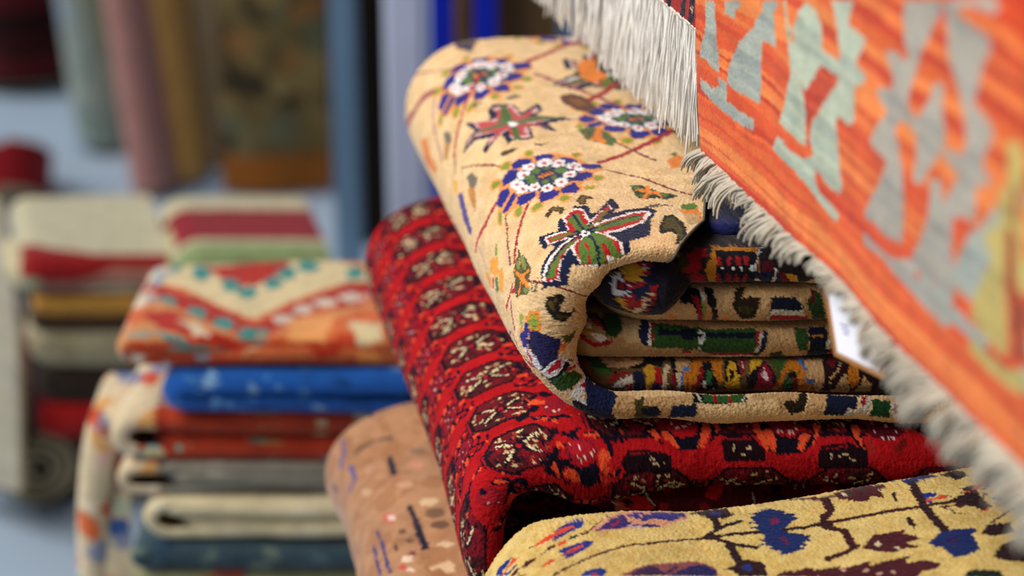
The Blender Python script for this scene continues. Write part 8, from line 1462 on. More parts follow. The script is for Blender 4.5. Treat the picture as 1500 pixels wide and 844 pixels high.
def paint_k(n):
    """softer designs of the carpets that stand out of focus"""
    r = np.random.default_rng(sum(map(ord, n)))
    B = (-45, 45, -20, 40)

    def mk(bg):
        return Canvas(B[0], B[1], B[2], B[3], bg, .2)

    def spots(cv, cols, n_, s0, s1, box=B):
        for q in range(n_):
            cv.ell((r.uniform(box[0], box[1]), r.uniform(box[2], box[3])), (r.uniform(s0, s1), r.uniform(s0, s1) * .7), cols[r.integers(len(cols))], r.uniform(0, 3))
        return cv
    if n in ('zig', 'zigfront'):
        cv = mk('D06A3C')
        spots(cv, ['E8924E', 'B83420', 'E09050', 'C8502A', 'D8B080', 'C04428'], 300, .7, 2.0)
        draw(cv, ('k1',))
        spots(cv, ['E6DCC4', 'D8A890', 'C86A48', 'B8B0A8', 'E0D4B8', '9AA8B0'], 160, .5, 1.3, (-14, -2.2, -8, 40))
        return cv
    if n in ('patchwrap', 'greywrap'):
        cv = paint_k('pastel')
        src = paint_k('patch' if n == 'patchwrap' else 'grey')
        i0, i1 = int((-10.5 + 45) / .2), int((-1.2 + 45) / .2)
        cv.a[:i0] = src.a[:i0]
        cv.a[i1:] = src.a[i1:]
        return cv
    if n == 'blue':
        return spots(mk('1F57A8'), ['1A4890', '5A90C8', '184080', '3E78B8', '7AA4CC'], 900, .25, .8)
    if n == 'pastel':
        return spots(mk('D6C4A2'), ['D86A38', 'E0D4B8', 'B83A28', '8A90A8', 'D8A060', '3A5A98', 'C8D0B0', 'E0B8A8', 'D86A38', 'C8502A'], 900, .7, 2.0)
    if n == 'patch':
        cv = mk('A83A22')
        for q in range(260):
            u, v = r.uniform(-45, 45), r.uniform(-8, 8)
            a, b = r.uniform(.6, 2.2), r.uniform(.4, 1.0)
            cv.poly([(u, v), (u + a, v), (u + a, v + b), (u, v + b)], ['A83420', '5E9A88', 'A8B080', 'C8BC90', '3E6E62', 'B83A24', '6AA8B0', '8A9A60'][r.integers(8)])
        return cv
    if n == 'grey':
        return spots(mk('8C8678'), ['4E4A46', 'A8A294', '6E6A62', 'B0A898', '55524E'], 300, .8, 2.4)
    if n == 'cream':
        return spots(mk('DFD0A8'), ['E4D8B4', 'D6C498', 'DCCCA4'], 300, .8, 2.4)
    if n == 'teal':
        return spots(mk('3E525C'), ['34464E', '5A6E74', '2A3E52', '6A7A70'], 400, .5, 1.6)
    if n == 'olive':
        return spots(mk('8A8A66'), ['3A5068', '6A6A50', 'A89A70', 'A04A30', '2E4468', '9AA080'], 400, .5, 1.8)
    if n == 'b_left':
        cv = mk('C2BC9E')
        cv.poly([(-46, -2.4), (46, -2.4), (46, 1.6), (8, 2.0), (3, 3.6), (-1, 6.5), (-46, 7)], '8E1A1C')
        cv.poly([(-46, -20), (46, -20), (46, -5), (-46, -5)], 'CDBE92')
        cv.poly([(-46, -21), (-2.2, -21), (-2.2, 41), (-46, 41)], '8FA07A')
        cv.poly([(-46, -21), (-4.5, -21), (-4.5, 41), (-46, 41)], '9A6A5C')
        return cv
    if n == 'b_right':
        cv = mk('C4BC9C')
        cv.poly([(-46, 2.2), (46, 2.2), (46, 11.5), (-46, 11.5)], '8C2028')
        cv.poly([(-46, -20), (46, -20), (46, 1.2), (-46, 1.2)], '8C9C6C')
        return cv
    if n == 'beige':
        return spots(mk('9C9274'), ['A89E80', '8E8466', 'B0A488'], 200, 1, 3)
    if n == 'greenroll':
        return spots(mk('6E6A48'), ['4E5A38', '8A6A48', '3A3A24', '8A8A5A', '5A4430'], 300, .5, 1.5)
    if n == 'darkgreen':
        return spots(mk('22382A'), ['1A2A20', '304834'], 200, .5, 1.5)
    if n == 'sidestripe':
        cv = mk('A09C8C')
        for k, (u0, u1, c) in enumerate(((7.5, 9.2, '6A4840'), (5.5, 6.2, '8A6A60'), (9.2, 9.8, 'B0705A'), (2, 3, '6A4840'))):
            cv.poly([(u0, -21), (u1, -21), (u1, 60), (u0, 60)], c)
        return spots(cv, ['ACA898', '98948A'], 60, 1, 3)
    if n == 'greygreen':
        return spots(mk('8E9A94'), ['7E9088', '9AA49C', '8A9AA8', '909A80'], 160, 2, 5)
    if n == 'navyroll':
        return spots(mk('2C3E52'), ['24364A', '3E6A74', '5A6A70'], 120, 1, 4)
    if n == 'darkred':
        return spots(mk('1E0808'), ['160606', '2C0C0C', '4A1014', '140A06'], 200, 2, 5)
    if n == 'olivebig':
        cv = Canvas(-5, 60, -5, 95, '6E5E3A', .2)
        spots(cv, ['665634', '7E6A40', '5E5236', '86744A', '62624A', '54462C', '8A6238', '3A3222'], 700, 1.2, 4, (-5, 60, -5, 90))
        cv.poly([(-5, 73), (60, 73), (60, 95), (-5, 95)], '8E5420')
        return cv
    if n == 'brownhang':
        return spots(mk('8A6A44'), ['7A5A3A', '9A7A50'], 100, 1, 3)
    return mk(dict(greyblue='5E7E9C').get(n, '887766'))
# ================================================================== the pile in the middle
FR = Frame((.0234, 1.537), (1, 0), (-.22, .975))
M_CREAM = yarn_mat('cream_wool', sheen=.25, scale=700)
M_RED = yarn_mat('red_wool', sheen=.04, scale=700)
M_YEL = yarn_mat('straw_wool', sheen=.2, scale=700)
M_TAN = yarn_mat('rose_tan_wool', sheen=.4, scale=700)
M_KILIM = yarn_mat('kilim_wool', sheen=.2, scale=500, bump=.6)
M_FRINGE = yarn_mat('cotton_fringe', sheen=.3, scale=400, vary=.12, bump=.2)
M_SELV = plain_mat('selvedge_cord', '6E665A', .9, .3, 300, .4)


def flat_col(P, h):
    return np.broadcast_to(lin(h), P.shape)


def paint(P, U, V, cv, **k):
    return cv.look(U, V, **k) if isinstance(cv, Canvas) else flat_col(P, cv)


# --- cream
def cream_lip(C, f):
    left = np.exp(-((f - .45) / .26) ** 2)
    top = .0062 * np.clip((C - .02) / .04, 0, 1) * (f <= 0)
    return .0115 + .0125 * left - top


def cream_warp(C, A, Z, U, V):
    R = .0115
    lip = np.clip((-.072 - V) / .06, 0, 1)
    top = (U > 0) & (Z > .75)
    dC = (-.036 * lip * np.clip(U / .08, 0, 1.2) + C * np.clip((V + .075) * 3.7, 0, 1.0)) * top
    return C + dC, A, Z + .0022 * vnoise(U * 9, V * 9, 3) + .003 * vnoise(U * 24 + 5, V * 20, 4), U + dC


CV_CREAM = paint_cream()
P, U, V = wrap(FR, -.042, .026, .086, .38, .685, .816, -.116, .325, cream_lip, rb=.02, du=.00085, dvs=(.0007, .0014), warp=cream_warp)
cream_thing = thing('carpet', 'folded cream pile carpet with navy rosettes and red lattice, topmost of the middle pile', 'carpet', loc=FR(.1, .1, .682))
grid_mesh('outer_fold', P, M_CREAM, cream_thing, paint(P, U, V, CV_CREAM), 'cream', (U, V), fuzz=.0003)
ed = np.concatenate([P[2, :2], P[0, ::6]])
v_, f_ = tubes([P[0, ::4] + (.0004, 0, 0)], [.0011], 6)
mesh_np('selvedge', v_, f_, M_SELV, cream_thing)
LAY = [(.06, .36, -.1, .7795, .8035), (.03, .37, -.1, .751, .7795), (-.006, .37, -.1, .7235, .751), (.002, .37, -.104, .698, .7235), (.085, .37, -.07, .800, .8105)]
for k, (c0, c1, aF, z0, z1) in enumerate(LAY):
    P, U, V = slab(FR, c0, c1, aF, z0, z1, warp=wobble(.002, 16, 20 + k))
    grid_mesh('inner_fold', P, M_CREAM, cream_thing, paint(P, U, V, paint_cream_layer(k)), 'cl%d' % k, (U, V), fuzz=.0003)


def loop_warp(C, A, Z, U, V):
    g = np.clip((U - .052) / .03, 0, 1) ** 1.5
    return C, A + .03 * g, Z * (1 - g) + .782 * g + .004 * np.clip((.05 - U) / .03, 0, 1) * 0


P, U, V = slab(FR, .030, .09, -.112, .757, .802, rt=.016, depth=.04, back=.02, warp=loop_warp)
grid_mesh('fold_loop', P, M_CREAM, cream_thing, paint(P, U, V, paint_cream_layer(9)), 'cloop', (U, V), fuzz=.0003)


# --- red
def red_lip(C, f):
    return .024 - .006 * np.exp(-((f - .55) / .3) ** 2) - .006 * np.clip(f, 0, 1) + .012 * np.exp(-((C + .005) / .045) ** 2) * np.clip((.45 - f) / .3, 0, 1)


def red_warp(C, A, Z, U, V):
    droop = np.clip((-.025 - C) / .04, 0, 1) * np.clip((.63 - Z) / .08, 0, 1) * np.clip((-.0 - A) / .09, 0, 1)
    return C - .006 * droop, A, Z - .035 * droop + .003 * vnoise(U * 14, V * 12, 33) * np.clip((.67 - Z) / .03, 0, 1)


P, U, V = wrap(FR, -.070, .02, .36, .25, .548, .68, -.124, .315, red_lip, rb=.015, du=.0009, dvs=(.0008, .0016), pw=.75, tmax=125, skew=.05, warp=red_warp)
red_thing = thing('carpet', 'folded deep red carpet with rows of octagons under the cream one', 'carpet', loc=FR(.1, .1, .548))
grid_mesh('outer_fold', P, M_RED, red_thing, paint(P, U, V, paint_red()), 'red', (U, V), fuzz=.0003)
for k, (z0, z1, c0) in enumerate([(.606, .640, .02), (.566, .606, .03)]):
    P, U, V = slab(FR, c0, .36, -.114, z0, z1, warp=wobble(.003, 14, 40 + k))
    grid_mesh('inner_fold', P, M_RED, red_thing, paint(P, U, V, paint_red_layer(k)), 'rl%d' % k, (U, V), fuzz=.0003)

# --- yellow
FY = Frame((.0926, 1.370), (.9887, .15), (-.15, .9887))


def yel_warp(C, A, Z, U, V):
    return C, A, Z + .003 * vnoise(U * 9, V * 9, 13) + .07 * np.clip(C - .02, 0, .4) * np.clip((Z - .45) / .19, 0, 1) * 1.95 + .0115 * np.exp(-((C + .035) / .08) ** 2) * np.clip((Z - .6) / .04, 0, 1)


P, U, V = wrap(FY, -.135, -.075, .42, .4, .41, .649, -.25, .004, .03, rb=.03, du=.0009, dvs=(.0009, .0009), warp=yel_warp)
yel_thing = thing('carpet', 'straw yellow carpet with blue flowers on dark branches, front right', 'carpet', loc=FY(.1, -.1, .41))
grid_mesh('outer_fold', P, M_YEL, yel_thing, paint(P, U, V, paint_yellow()), 'yellow', (U, V), fuzz=.0003)
P, U, V = slab(FY, -.06, .4, -.22, .45, .61, du=.004, dw=.004)
grid_mesh('inner_fold', P, M_YEL, yel_thing, flat_col(P, 'C8A860'))

# --- pink tan
def tan_warp(C, A, Z, U, V):
    return C + .005 * vnoise(U * 16, V * 14, 53), A, Z + .004 * vnoise(U * 14, V * 16, 54)


P, U, V = wrap(FR, -.132, -.03, .2, .2, .40, .545, -.08, .225, .05, rb=.04, du=.0014, dvs=(.0014, .0014), warp=tan_warp)
tan_thing = thing('carpet', 'pinkish tan carpet with navy sprigs, lowest one seen of the middle pile', 'carpet', loc=FR(.0, .1, .4))
grid_mesh('outer_fold', P, M_TAN, tan_thing, paint(P, U, V, paint_tan()), 'tan', (U, V))
P, U, V = slab(FR, -.06, .2, -.06, .42, .53, du=.004, dw=.004)
grid_mesh('inner_fold', P, M_TAN, tan_thing, flat_col(P, 'A87858'))

# ================================================================== the hanging pair on the right
# orange kilim: lower edge points, then straight up over a shelf
EDGE = [(1034, 222, 1.600), (1079, 263, 1.548), (1122, 303, 1.500), (1162, 343, 1.456), (1208, 386, 1.408), (1259, 442, 1.352),
        (1305, 492, 1.308), (1351, 536, 1.268), (1407, 590, 1.222), (1456, 642, 1.182), (1500, 688, 1.15), (1560, 750, 1.105), (1640, 832, 1.055)]
eb = np.array([at(*e) for e in EDGE])
tE = np.linspace(0, 1, 560)
bot = catmull(eb, tE)
ZT = 1.088
rows = []
for k, f in enumerate(np.linspace(0, 1, 6)):
    r = eb.copy()
    r[:, 2] = eb[:, 2] * (1 - f) + ZT * f
    r[:, 0] += .012 * math.sin(math.pi * f) * 0 - .004 * f
    r[0, 0] -= .007 * math.sin(min(f * 2, 1) * math.pi / 2)
    r[1, 0] -= .003 * math.sin(min(f * 2, 1) * math.pi / 2)
    rows.append(r)
for dx, dz in ((.006, .008), (.016, .012), (.05, .012), (.2, .012)):
    r = eb.copy()
    r[:, 2] = ZT + dz
    r[:, 0] += dx
    rows.append(r)
net = np.array(rows)                                   # (rows up, along)
wv = np.concatenate([np.linspace(0, 5, 260), np.linspace(5, len(rows) - 1, 41)[1:]]) / (len(rows) - 1)
Q = catmull(net, wv)                                   # (up, 13, 3)
Q = catmull(Q.transpose(1, 0, 2), tE)                  # (along, up, 3)
sl = np.concatenate([[0], np.cumsum(np.linalg.norm(np.diff(bot, axis=0), axis=1))])
hv = np.concatenate([np.zeros((Q.shape[0], 1)), np.cumsum(np.linalg.norm(np.diff(Q, axis=1), axis=2), 1)], 1)
UO, VO = np.broadcast_to(sl[:, None], hv.shape) * 100, hv * 100
Q = Q + np.array([1, 0, 0]) * (.0022 * vnoise(UO * .12, VO * .1, 61))[..., None]
orange = thing('kilim', 'orange kilim with pale angular figures hanging at the upper right', 'kilim', loc=eb[0])
oo = grid_mesh('woven_field', Q, M_KILIM, orange, paint(Q, UO, VO, paint_orange()), 'orange', (UO, VO), fuzz=.00015, flip=True)
md = oo.modifiers.new('thick', 'SOLIDIFY')
md.thickness = .003
md.offset = -1
# its woollen fringe
paths, rad, cols = [], [], []
L = sl[-1]
n_t = 92
FX = [1034, 1090, 1118, 1135, 1165, 1200, 1262, 1295, 1330, 1370, 1500, 1640]
FF = [.95, .95, .6, 1.0, .8, .5, .5, .8, 1.05, 1.15, 1.1, 1.1]
sE = np.interp([e[0] for e in EDGE], [e[0] for e in EDGE], np.interp(np.linspace(0, 1, len(EDGE)), tE, sl))
for k in range(n_t):
    s0 = L * (k + .5) / n_t
    lean = rng.normal(.004, .007)
    out = rng.uniform(.008, .017)
    ln = rng.uniform(.014, .023)
    curl = rng.normal(0, .004)
    kf = np.interp(np.interp(s0, sE, [e[0] for e in EDGE]), FX, FF) * rng.uniform(.85, 1.12)
    out *= kf
    ln *= kf
    for q in range(18):
        s = s0 + rng.normal(0, L / n_t * .36)
        b = np.array([np.interp(s, sl, bot[:, i]) for i in range(3)])
        t = np.linspace(0, 1, 7)
        l2 = ln * rng.uniform(.75, 1.08)
        l_ = lean + rng.normal(0, .0022)
        o_ = out + rng.normal(0, .002)
        x = b[0] - o_ * (1 - (1 - t) ** 2) + rng.normal(0, .0008)
        y = b[1] + .006 * t + l_ * t + curl * np.sin(t * 3) - (s - s0) * .5 * t * t
        z = b[2] + .002 - l2 * (t * .75 + t * t * .25)
        paths.append(np.stack([x, y, z], 1))
        rad.append(np.linspace(.0011, .0006, 7))
        cols.append(np.tile(lin((198, 191, 174)) * rng.uniform(.75, 1.1), (7 * 4, 1)))
v_, f_ = tubes(paths, rad, 4)
tag(mesh_np('fringe', v_, f_, M_FRINGE, orange, np.concatenate(cols)), 'shaggy grey white wool fringe')

# dark striped kilim behind it: edge level, receding
E0 = at(1010, 48, 1.604)
E1 = at(841, -78, 1.85)
dirE = (E1 - E0) / np.linalg.norm((E1 - E0)[:2])
OV = .02
E0x = E0 - dirE * OV + np.array([.008, 0, 0])
nS = 300
ts = np.linspace(0, .55, nS)
base = E0x + dirE * ts[:, None]
base[:, 2] = E0[2] + (base[:, 2] - E0[2]) * .6
hs = np.linspace(0, .17, 130)
P = base[:, None] + np.array([.05, .012, 1.0]) * hs[None, :, None]
P[..., 2] = base[:, None, 2] + (1.093 - base[:, None, 2]) * hs[None, :] / .17
top = base[:, None] + np.array([.05 * .17, .012 * .17, .17]) + np.array([1, .2, 0]) * np.linspace(0, .2, 20)[None, 1:, None] + np.array([0, 0, .004])
top[..., 2] = 1.096
P = np.concatenate([P, top], 1)
U = np.broadcast_to(ts[:, None] * 100, P.shape[:2])
V = np.broadcast_to(np.concatenate([hs, .17 + np.linspace(0, .2, 20)[1:]])[None] * 100, P.shape[:2])
striped = thing('kilim', 'dark striped kilim with long white cotton fringe hanging behind the orange one', 'kilim', loc=E0x)
so_ = grid_mesh('woven_field', P, M_KILIM, striped, paint(P, U, V, paint_striped()), 'striped', (U, V), fuzz=.0003)
md = so_.modifiers.new('thick', 'SOLIDIFY')
md.thickness = .003
md.offset = -1
paths, rad, cols = [], [], []
for k in range(620):
    s = OV - .004 + rng.uniform(0, .49)
    if k < 300:
        s = OV - .004 + rng.uniform(0, .2)
    b = E0x + dirE * s
    b = b.copy()
    b[2] = E0[2] + (b[2] - E0[2]) * .6
    ln = rng.normal(.079, .0035)
    t = np.linspace(0, 1, 11)
    ph, am = rng.uniform(0, 6.3), rng.uniform(.0002, .0013)
    dr = rng.normal(.0, .0025) + .006 * math.exp(-((s - OV + .004) / .02))
    off = rng.normal(0, .0013)
    x = b[0] - .003 + off - .002 * t + dr * t + am * np.sin(t * 7 + ph)
    y = b[1] - dirE[1] * dr * t * .2 + am * np.cos(t * 6 + ph)
    z = b[2] + .002 - ln * t
    if rng.random() < .06:
        x = x - .004 * t ** 3
    paths.append(np.stack([x, y, z], 1))
    rad.append(np.linspace(.0008, .0006, 11))
    cols.append(np.tile(lin((250, 247, 240)) * rng.uniform(.82, 1.05), (11 * 5, 1)))
v_, f_ = tubes(paths, rad, 5)
tag(mesh_np('fringe', v_, f_, M_FRINGE, striped, np.concatenate(cols)), 'long straight white cotton fringe')
# header cord at the top of the fringe
b0, b1 = E0x + dirE * (OV - .006), E0x + dirE * .54
hd = np.stack([b0 + (b1 - b0) * t for t in np.linspace(0, 1, 60)]) + (-.002, 0, .001)
hd[:, 2] = E0[2] + (hd[:, 2] - E0[2]) * .6 + .001
v_, f_ = tubes([hd], [.0016], 6)
mesh_np('knotted_edge', v_, f_, plain_mat('white_knots', 'E8E2D4', .9, .15, 500, .5), striped)

# price tag
M_CARD = plain_mat('brown_card', 'A87848', .8, .12, 40)
M_PAPER = plain_mat('white_paper', 'EEF0FF', .6, .03, 20)
M_INK = plain_mat('grey_ink', '8890B8', .7, .1, 20)
bl, br, tl = at(1222, 521, 1.44), at(1296, 557, 1.40), at(1203, 400, 1.452)


def card(name, a0, a1, b0, b1, off, th, mat, parent=None):
    ex, ey = br - bl, tl - bl
    n = np.cross(ex, ey)
    n /= np.linalg.norm(n)
    if n[1] > 0:
        n = -n
    q = [bl + ex * a + ey * b + n * off for a, b in ((a0, b0), (a1, b0), (a1, b1), (a0, b1))]
    v = np.array(q + [p - n * th for p in q])
    f = np.array([(0, 1, 2, 3), (7, 6, 5, 4), (0, 4, 5, 1), (1, 5, 6, 2), (2, 6, 7, 3), (3, 7, 4, 0)])
    return mesh_np(name, v, f, mat, parent, smooth=False)


tag_thing = thing('price_tag', 'white paper price tag on brown card hanging under the orange kilim edge', 'tag', loc=bl)
card('card', 0, 1, 0, 1.05, 0, .0012, M_CARD, tag_thing)
card('paper', .10, .92, .07, .98, .0006, .0004, M_PAPER, tag_thing)
sp = [bl + (br - bl) * .5 + (tl - bl) * 1.0, bl + (br - bl) * .55 + (tl - bl) * 1.15 + (0, -.002, .004), np.array([np.interp(.2, sl, bot[:, i]) for i in range(3)]) + (.004, 0, .004)]
v_, f_ = tubes([catmull(sp, np.linspace(0, 1, 12))], [.0008], 5)
mesh_np('string', v_, f_, M_SELV, tag_thing)
card('ink', .26, .42, .45, .47, .0009, .0002, M_INK, tag_thing)
card('ink', .28, .44, .40, .42, .0009, .0002, M_INK, tag_thing)
card('ink', .30, .40, .35, .37, .0009, .0002, M_INK, tag_thing)
# ================================================================== the pile on the left, out of focus
FL = Frame((-.3065, 1.91), (1, .0), (.06, .98))
M_SOFT = yarn_mat('soft_wool', sheen=.25, scale=350, bump=.4)


def simple_rug(key, name, label, cat, group, fr, cL, cR, z0, z1, aF, aB, rl, cv_out, folds, wv=None, du=.003, skew=0., cround=None, tmax=130):
    """a folded carpet: outer fold plus the inner layers its front end shows. folds: list of (c0, z0, z1, da, canvas)"""
    h = z1 - z0
    c0 = cL + (cround or h * .55)
    P, U, V = wrap(fr, cL, c0, cR, cR, z0, z1, aF, aB, rl, rb=min(.02, h * .4), du=du, dvs=(du, du), nlip=14, warp=wv, skew=skew, tmax=tmax)
    t = thing(name, label, cat, group, loc=fr((cL + cR) / 2, (aF + aB) / 2, z0))
    grid_mesh('outer_fold', P, M_SOFT, t, paint(P, U, V, cv_out, knot=.25, jit=.1), key, (U, V))
    for k, (f0, fz0, fz1, da, cv) in enumerate(folds):
        P, U, V = slab(fr, f0, cR, aF + da, fz0, fz1, du=du, dw=.002, warp=wobble(.003, 9, 70 + k), depth=.05, back=min(.05, (aB - aF) * .4))
        grid_mesh('inner_fold', P, M_SOFT, t, paint(P, U, V, cv, knot=.25, jit=.1), '%s_%d' % (key, k), (U, V))
    return t


GL = 'folded carpets in the left pile'
simple_rug('k1', 'kilim', 'folded kilim with red and teal zigzags, topmost of the left pile', 'kilim', GL, FL, -.045, .25, .480, .512, -.0, .172, .012, paint_k('zig'),
           [(-.02, .482, .502, .006, paint_k('zigfront'))], wobble(.004, 9, 81))
simple_rug('k2', 'carpet', 'folded blue carpet under the zigzag kilim in the left pile', 'carpet', GL, FL, -.004, .25, .438, .478, -.012, .2, .016, paint_k('blue'),
           [(.014, .444, .470, .006, paint_k('blue'))], wobble(.004, 9, 82), tmax=100)
simple_rug('k3', 'carpet', 'folded red and green patchwork carpet under the blue one', 'carpet', GL, FL, -.055, .25, .383, .437, .0, .2, .011, paint_k('patchwrap'),
           [(-.008, .411, .434, .002, paint_k('patch')), (-.012, .385, .411, .002, paint_k('patch'))], wobble(.003, 9, 83))
simple_rug('k4', 'carpet', 'thin folded grey carpet between patchwork and cream carpets', 'carpet', GL, FL, -.052, .25, .352, .382, .0, .2, .007, paint_k('greywrap'),
           [(-.002, .356, .38, .001, paint_k('grey'))], wobble(.003, 9, 84))
simple_rug('k5', 'carpet', 'thick folded cream carpet with two fold loops at its left end', 'carpet', GL, FL, -.03, .25, .304, .351, -.004, .2, .008, paint_k('cream'),
           [(-.012, .328, .347, .0, paint_k('cream')), (.006, .307, .328, .0, paint_k('cream'))], wobble(.004, 9, 85))
simple_rug('k6', 'carpet', 'folded dark slate blue carpet under the cream one', 'carpet', GL, FL, -.045, .25, .274, .303, -.004, .2, .008, paint_k('teal'),
           [(-.03, .277, .301, .0, paint_k('teal'))], wobble(.003, 9, 86))
simple_rug('k7', 'carpet', 'folded olive and navy figured carpet at the bottom edge of the left pile', 'carpet', GL, FL, -.05, .25, .12, .273, .0, .2, .015, paint_k('olive'),
           [(-.035, .24, .271, .0, paint_k('olive')), (-.03, .2, .24, .0, paint_k('olive')), (-.03, .13, .2, .0, paint_k('olive'))], wobble(.003, 9, 87))
FS = Frame((-.393, 1.96), (1, 0), (.04, .98))
simple_rug('k8', 'carpet', 'tall pastel patterned carpet folded against the left side of the pile', 'carpet', None, FS, -.02, .035, .0, .41, .0, .10, .02, paint_k('pastel'),
           [(.0, .02, .38, .004, paint_k('pastel'))], wobble(.006, 6, 88), cround=.03)

# ================================================================== the pile behind it
FB = Frame((-.545, 2.466), (1, 0), (-.25, .95))
GB = 'folded carpets in the far left pile'
simple_rug('b1', 'blanket', 'cream blanket with a curved red band, topmost at the left of the far pile', 'blanket', GB, FB, -.006, .165, .288, .335, .0, .22, .02, paint_k('b_left'),
           [(-.005, .288, .325, .004, 'C8BC98')], wobble(.008, 7, 91))
simple_rug('b2', 'blanket', 'folded blanket with broad red and green stripes on the far pile', 'blanket', GB, FB, .168, .34, .287, .35, -.012, .17, .02, paint_k('b_right'),
           [(.18, .295, .34, .004, 'B8B088')], wobble(.003, 7, 92))
for key, lab, z0, z1, cL, cv in (
        ('b3', 'folded mustard carpet under the cream blanket in the far pile', .262, .284, .004, 'B08038'),
        ('b4', 'thin folded dark brown carpet in the far pile', .246, .261, .0, '38241A'),
        ('b5', 'thick folded beige grey carpet in the far pile', .196, .245, -.004, paint_k('beige')),
        ('b6', 'folded dark umber carpet under the beige grey one', .151, .194, .0, '2A2018'),
        ('b7', 'folded red carpet low in the far pile', .102, .149, -.006, 'A01818')):
    simple_rug(key, 'carpet', lab, 'carpet', GB, FB, cL, .33, z0, z1, .0, .25, min(.02, (z1 - z0) * .3), cv, [(cL + .02, z0 + .003, z1 - .003, .004, cv)], wobble(.004, 7, 93))


def roll(key, name, label, cat, group, p0, p1, r, cv, turns=3, seed=0, ell=1.0, du=.004):
    """a rolled carpet from p0 to p1 with its coil showing at the ends"""
    p0, p1 = np.array(p0, float), np.array(p1, float)
    ax = p1 - p0
    Ln = np.linalg.norm(ax)
    ax /= Ln
    ref = np.array([0, 0, 1.]) if abs(ax[2]) < .8 else np.array([1., 0, 0])
    X = ref - ax * (ref @ ax)
    X /= np.linalg.norm(X)
    Y = np.cross(ax, X)
    t = thing(name, label, cat, group, loc=p0)
    th = np.linspace(0, 2 * math.pi * turns, 60 * turns)
    rr = r * (1 - .82 * th / th[-1]) * (1 + .03 * np.sin(th * 2 + seed))
    s = np.concatenate([[0], np.cumsum(np.hypot(np.diff(rr * np.cos(th)), np.diff(rr * np.sin(th))))])
    vv = np.linspace(0, Ln, max(20, int(Ln / du)))
    off = rr[:, None] * (np.cos(th)[:, None] * X * ell + np.sin(th)[:, None] * Y)
    P = p0 + off[:, None] + ax * vv[None, :, None]
    U = np.broadcast_to(s[:, None] * 100, P.shape[:2])
    V = np.broadcast_to(vv[None] * 100, P.shape[:2])
    o = grid_mesh('coiled_field', P, M_SOFT, t, paint(P, U, V, cv, knot=.3, jit=.1), key, (U, V))
    md = o.modifiers.new('thick', 'SOLIDIFY')
    md.thickness = .007
    md.offset = 1
    ti = [tuple(p) for p in (p0 + off)]
    wm = plain_mat('whipped_end_' + key, 'B0A080', .9, .3, 200)
    for dz in (0, Ln):
        v_, f_ = tubes([np.array(ti) + ax * dz], [.0045], 6)
        mesh_np('whipped_end', v_, f_, wm, t)
    return t


c_ = at(57, 700, 2.85)
roll('r1', 'rolled_carpet', 'rolled green and brown carpet on the floor under the far pile', 'carpet', None, (c_[0], c_[1], .054), (c_[0] - .06, c_[1] + .3, .054), .046, paint_k('greenroll'))
roll('r2', 'rolled_carpet', 'rolled dark green carpet beside the green and brown roll', 'carpet', None, (c_[0] + .105, c_[1] + .01, .054), (c_[0] + .045, c_[1] + .31, .054), .046, paint_k('darkgreen'))


def sheet(key, name, label, cat, group, net, cv, nu=120, nv=160, th=.006, hem=None):
    """a hanging or leaning carpet given by rows of points (top to bottom)"""
    net = np.array(net, float)
    Q = catmull(net, np.linspace(0, 1, nv))
    Q = catmull(Q.transpose(1, 0, 2), np.linspace(0, 1, nu))
    lu = np.linalg.norm(net[0, -1] - net[0, 0]) * 100
    lv = np.linalg.norm(net[-1, 0] - net[0, 0]) * 100
    U, V = np.meshgrid(np.linspace(0, lu, nu), np.linspace(0, lv, nv), indexing='ij')
    n = grid_normals(Q)
    Q = Q + n * (.012 * np.sin(U * .25 + 2 * vnoise(V * .01, U * .02, 5)))[..., None] * .6
    t = thing(name, label, cat, group, loc=net[-1].mean(0))
    o = grid_mesh('woven_field', Q, M_SOFT, t, paint(Q, U, V, cv, knot=.3, jit=.1), key, (U, V))
    md = o.modifiers.new('thick', 'SOLIDIFY')
    md.thickness = th
    em = plain_mat('bound_edge_' + key, hem or '8A7A60', .9, .3, 120)
    for q in (Q[:, -1], Q[:, 0], Q[0], Q[-1]):
        v_, f_ = tubes([q], [th * .7], 6)
        mesh_np('bound_edge', v_, f_, em, t)
    return t


# carpet leaning at the left frame edge
sheet('s0', 'carpet', 'striped pale kilim leaning upright at the left edge of the photo', 'kilim', None,
      [[at(-110, 270, 3.0), at(-50, 275, 2.95), at(8, 300, 2.9)],
       [at(-100, 450, 2.9), at(-40, 460, 2.85), at(34, 480, 2.8)],
       [at(-95, 690, 2.83), at(-40, 705, 2.80), at(40, 722, 2.76)]], paint_k('sidestripe'))
# far carpets standing upright on the floor
def floor_pt(px, py):
    q = (py - CY) / FPX
    return at(px, py, CAM_H / (SP + q * CP))


def upright(key, label, px, py, r, h, lean, cv, group='carpets standing rolled at the back', dy=.0, ell=1.0):
    b = floor_pt(px, py) + (0, dy, r * abs(lean) / h * 1.0 + .008)
    return roll(key, 'rolled_carpet', label, 'carpet', group, b, b + np.array([lean, .05, h]), r, cv, ell=ell, du=.008)


upright('u1', 'grey green carpet roll standing upright at the back left', 160, 215, .05, .75, -.06, paint_k('greygreen'))
upright('u2', 'slim navy carpet roll between grey green and pink rolls', 216, 240, .021, .55, -.03, paint_k('navyroll'), dy=.16)
upright('u3', 'pink carpet roll standing upright at the back', 226, 286, .03, .32, -.035, 'A87870')
upright('u4', 'ochre carpet roll standing upright between pink and beige rolls', 272, 268, .030, .50, -.05, 'C0904E', dy=.0)
upright('u5', 'tall beige carpet roll standing beside the olive hanging carpet', 296, 228, .05, .85, -.02, 'B89E78', dy=-.02)
upright('u6', 'dark red carpet roll standing upright at the top left corner', 58, 112, .135, .6, -.03, paint_k('darkred'))
upright('u7', 'short crimson carpet roll behind the far pile at left edge', 14, 300, .06, .055, .0, '7A1018')

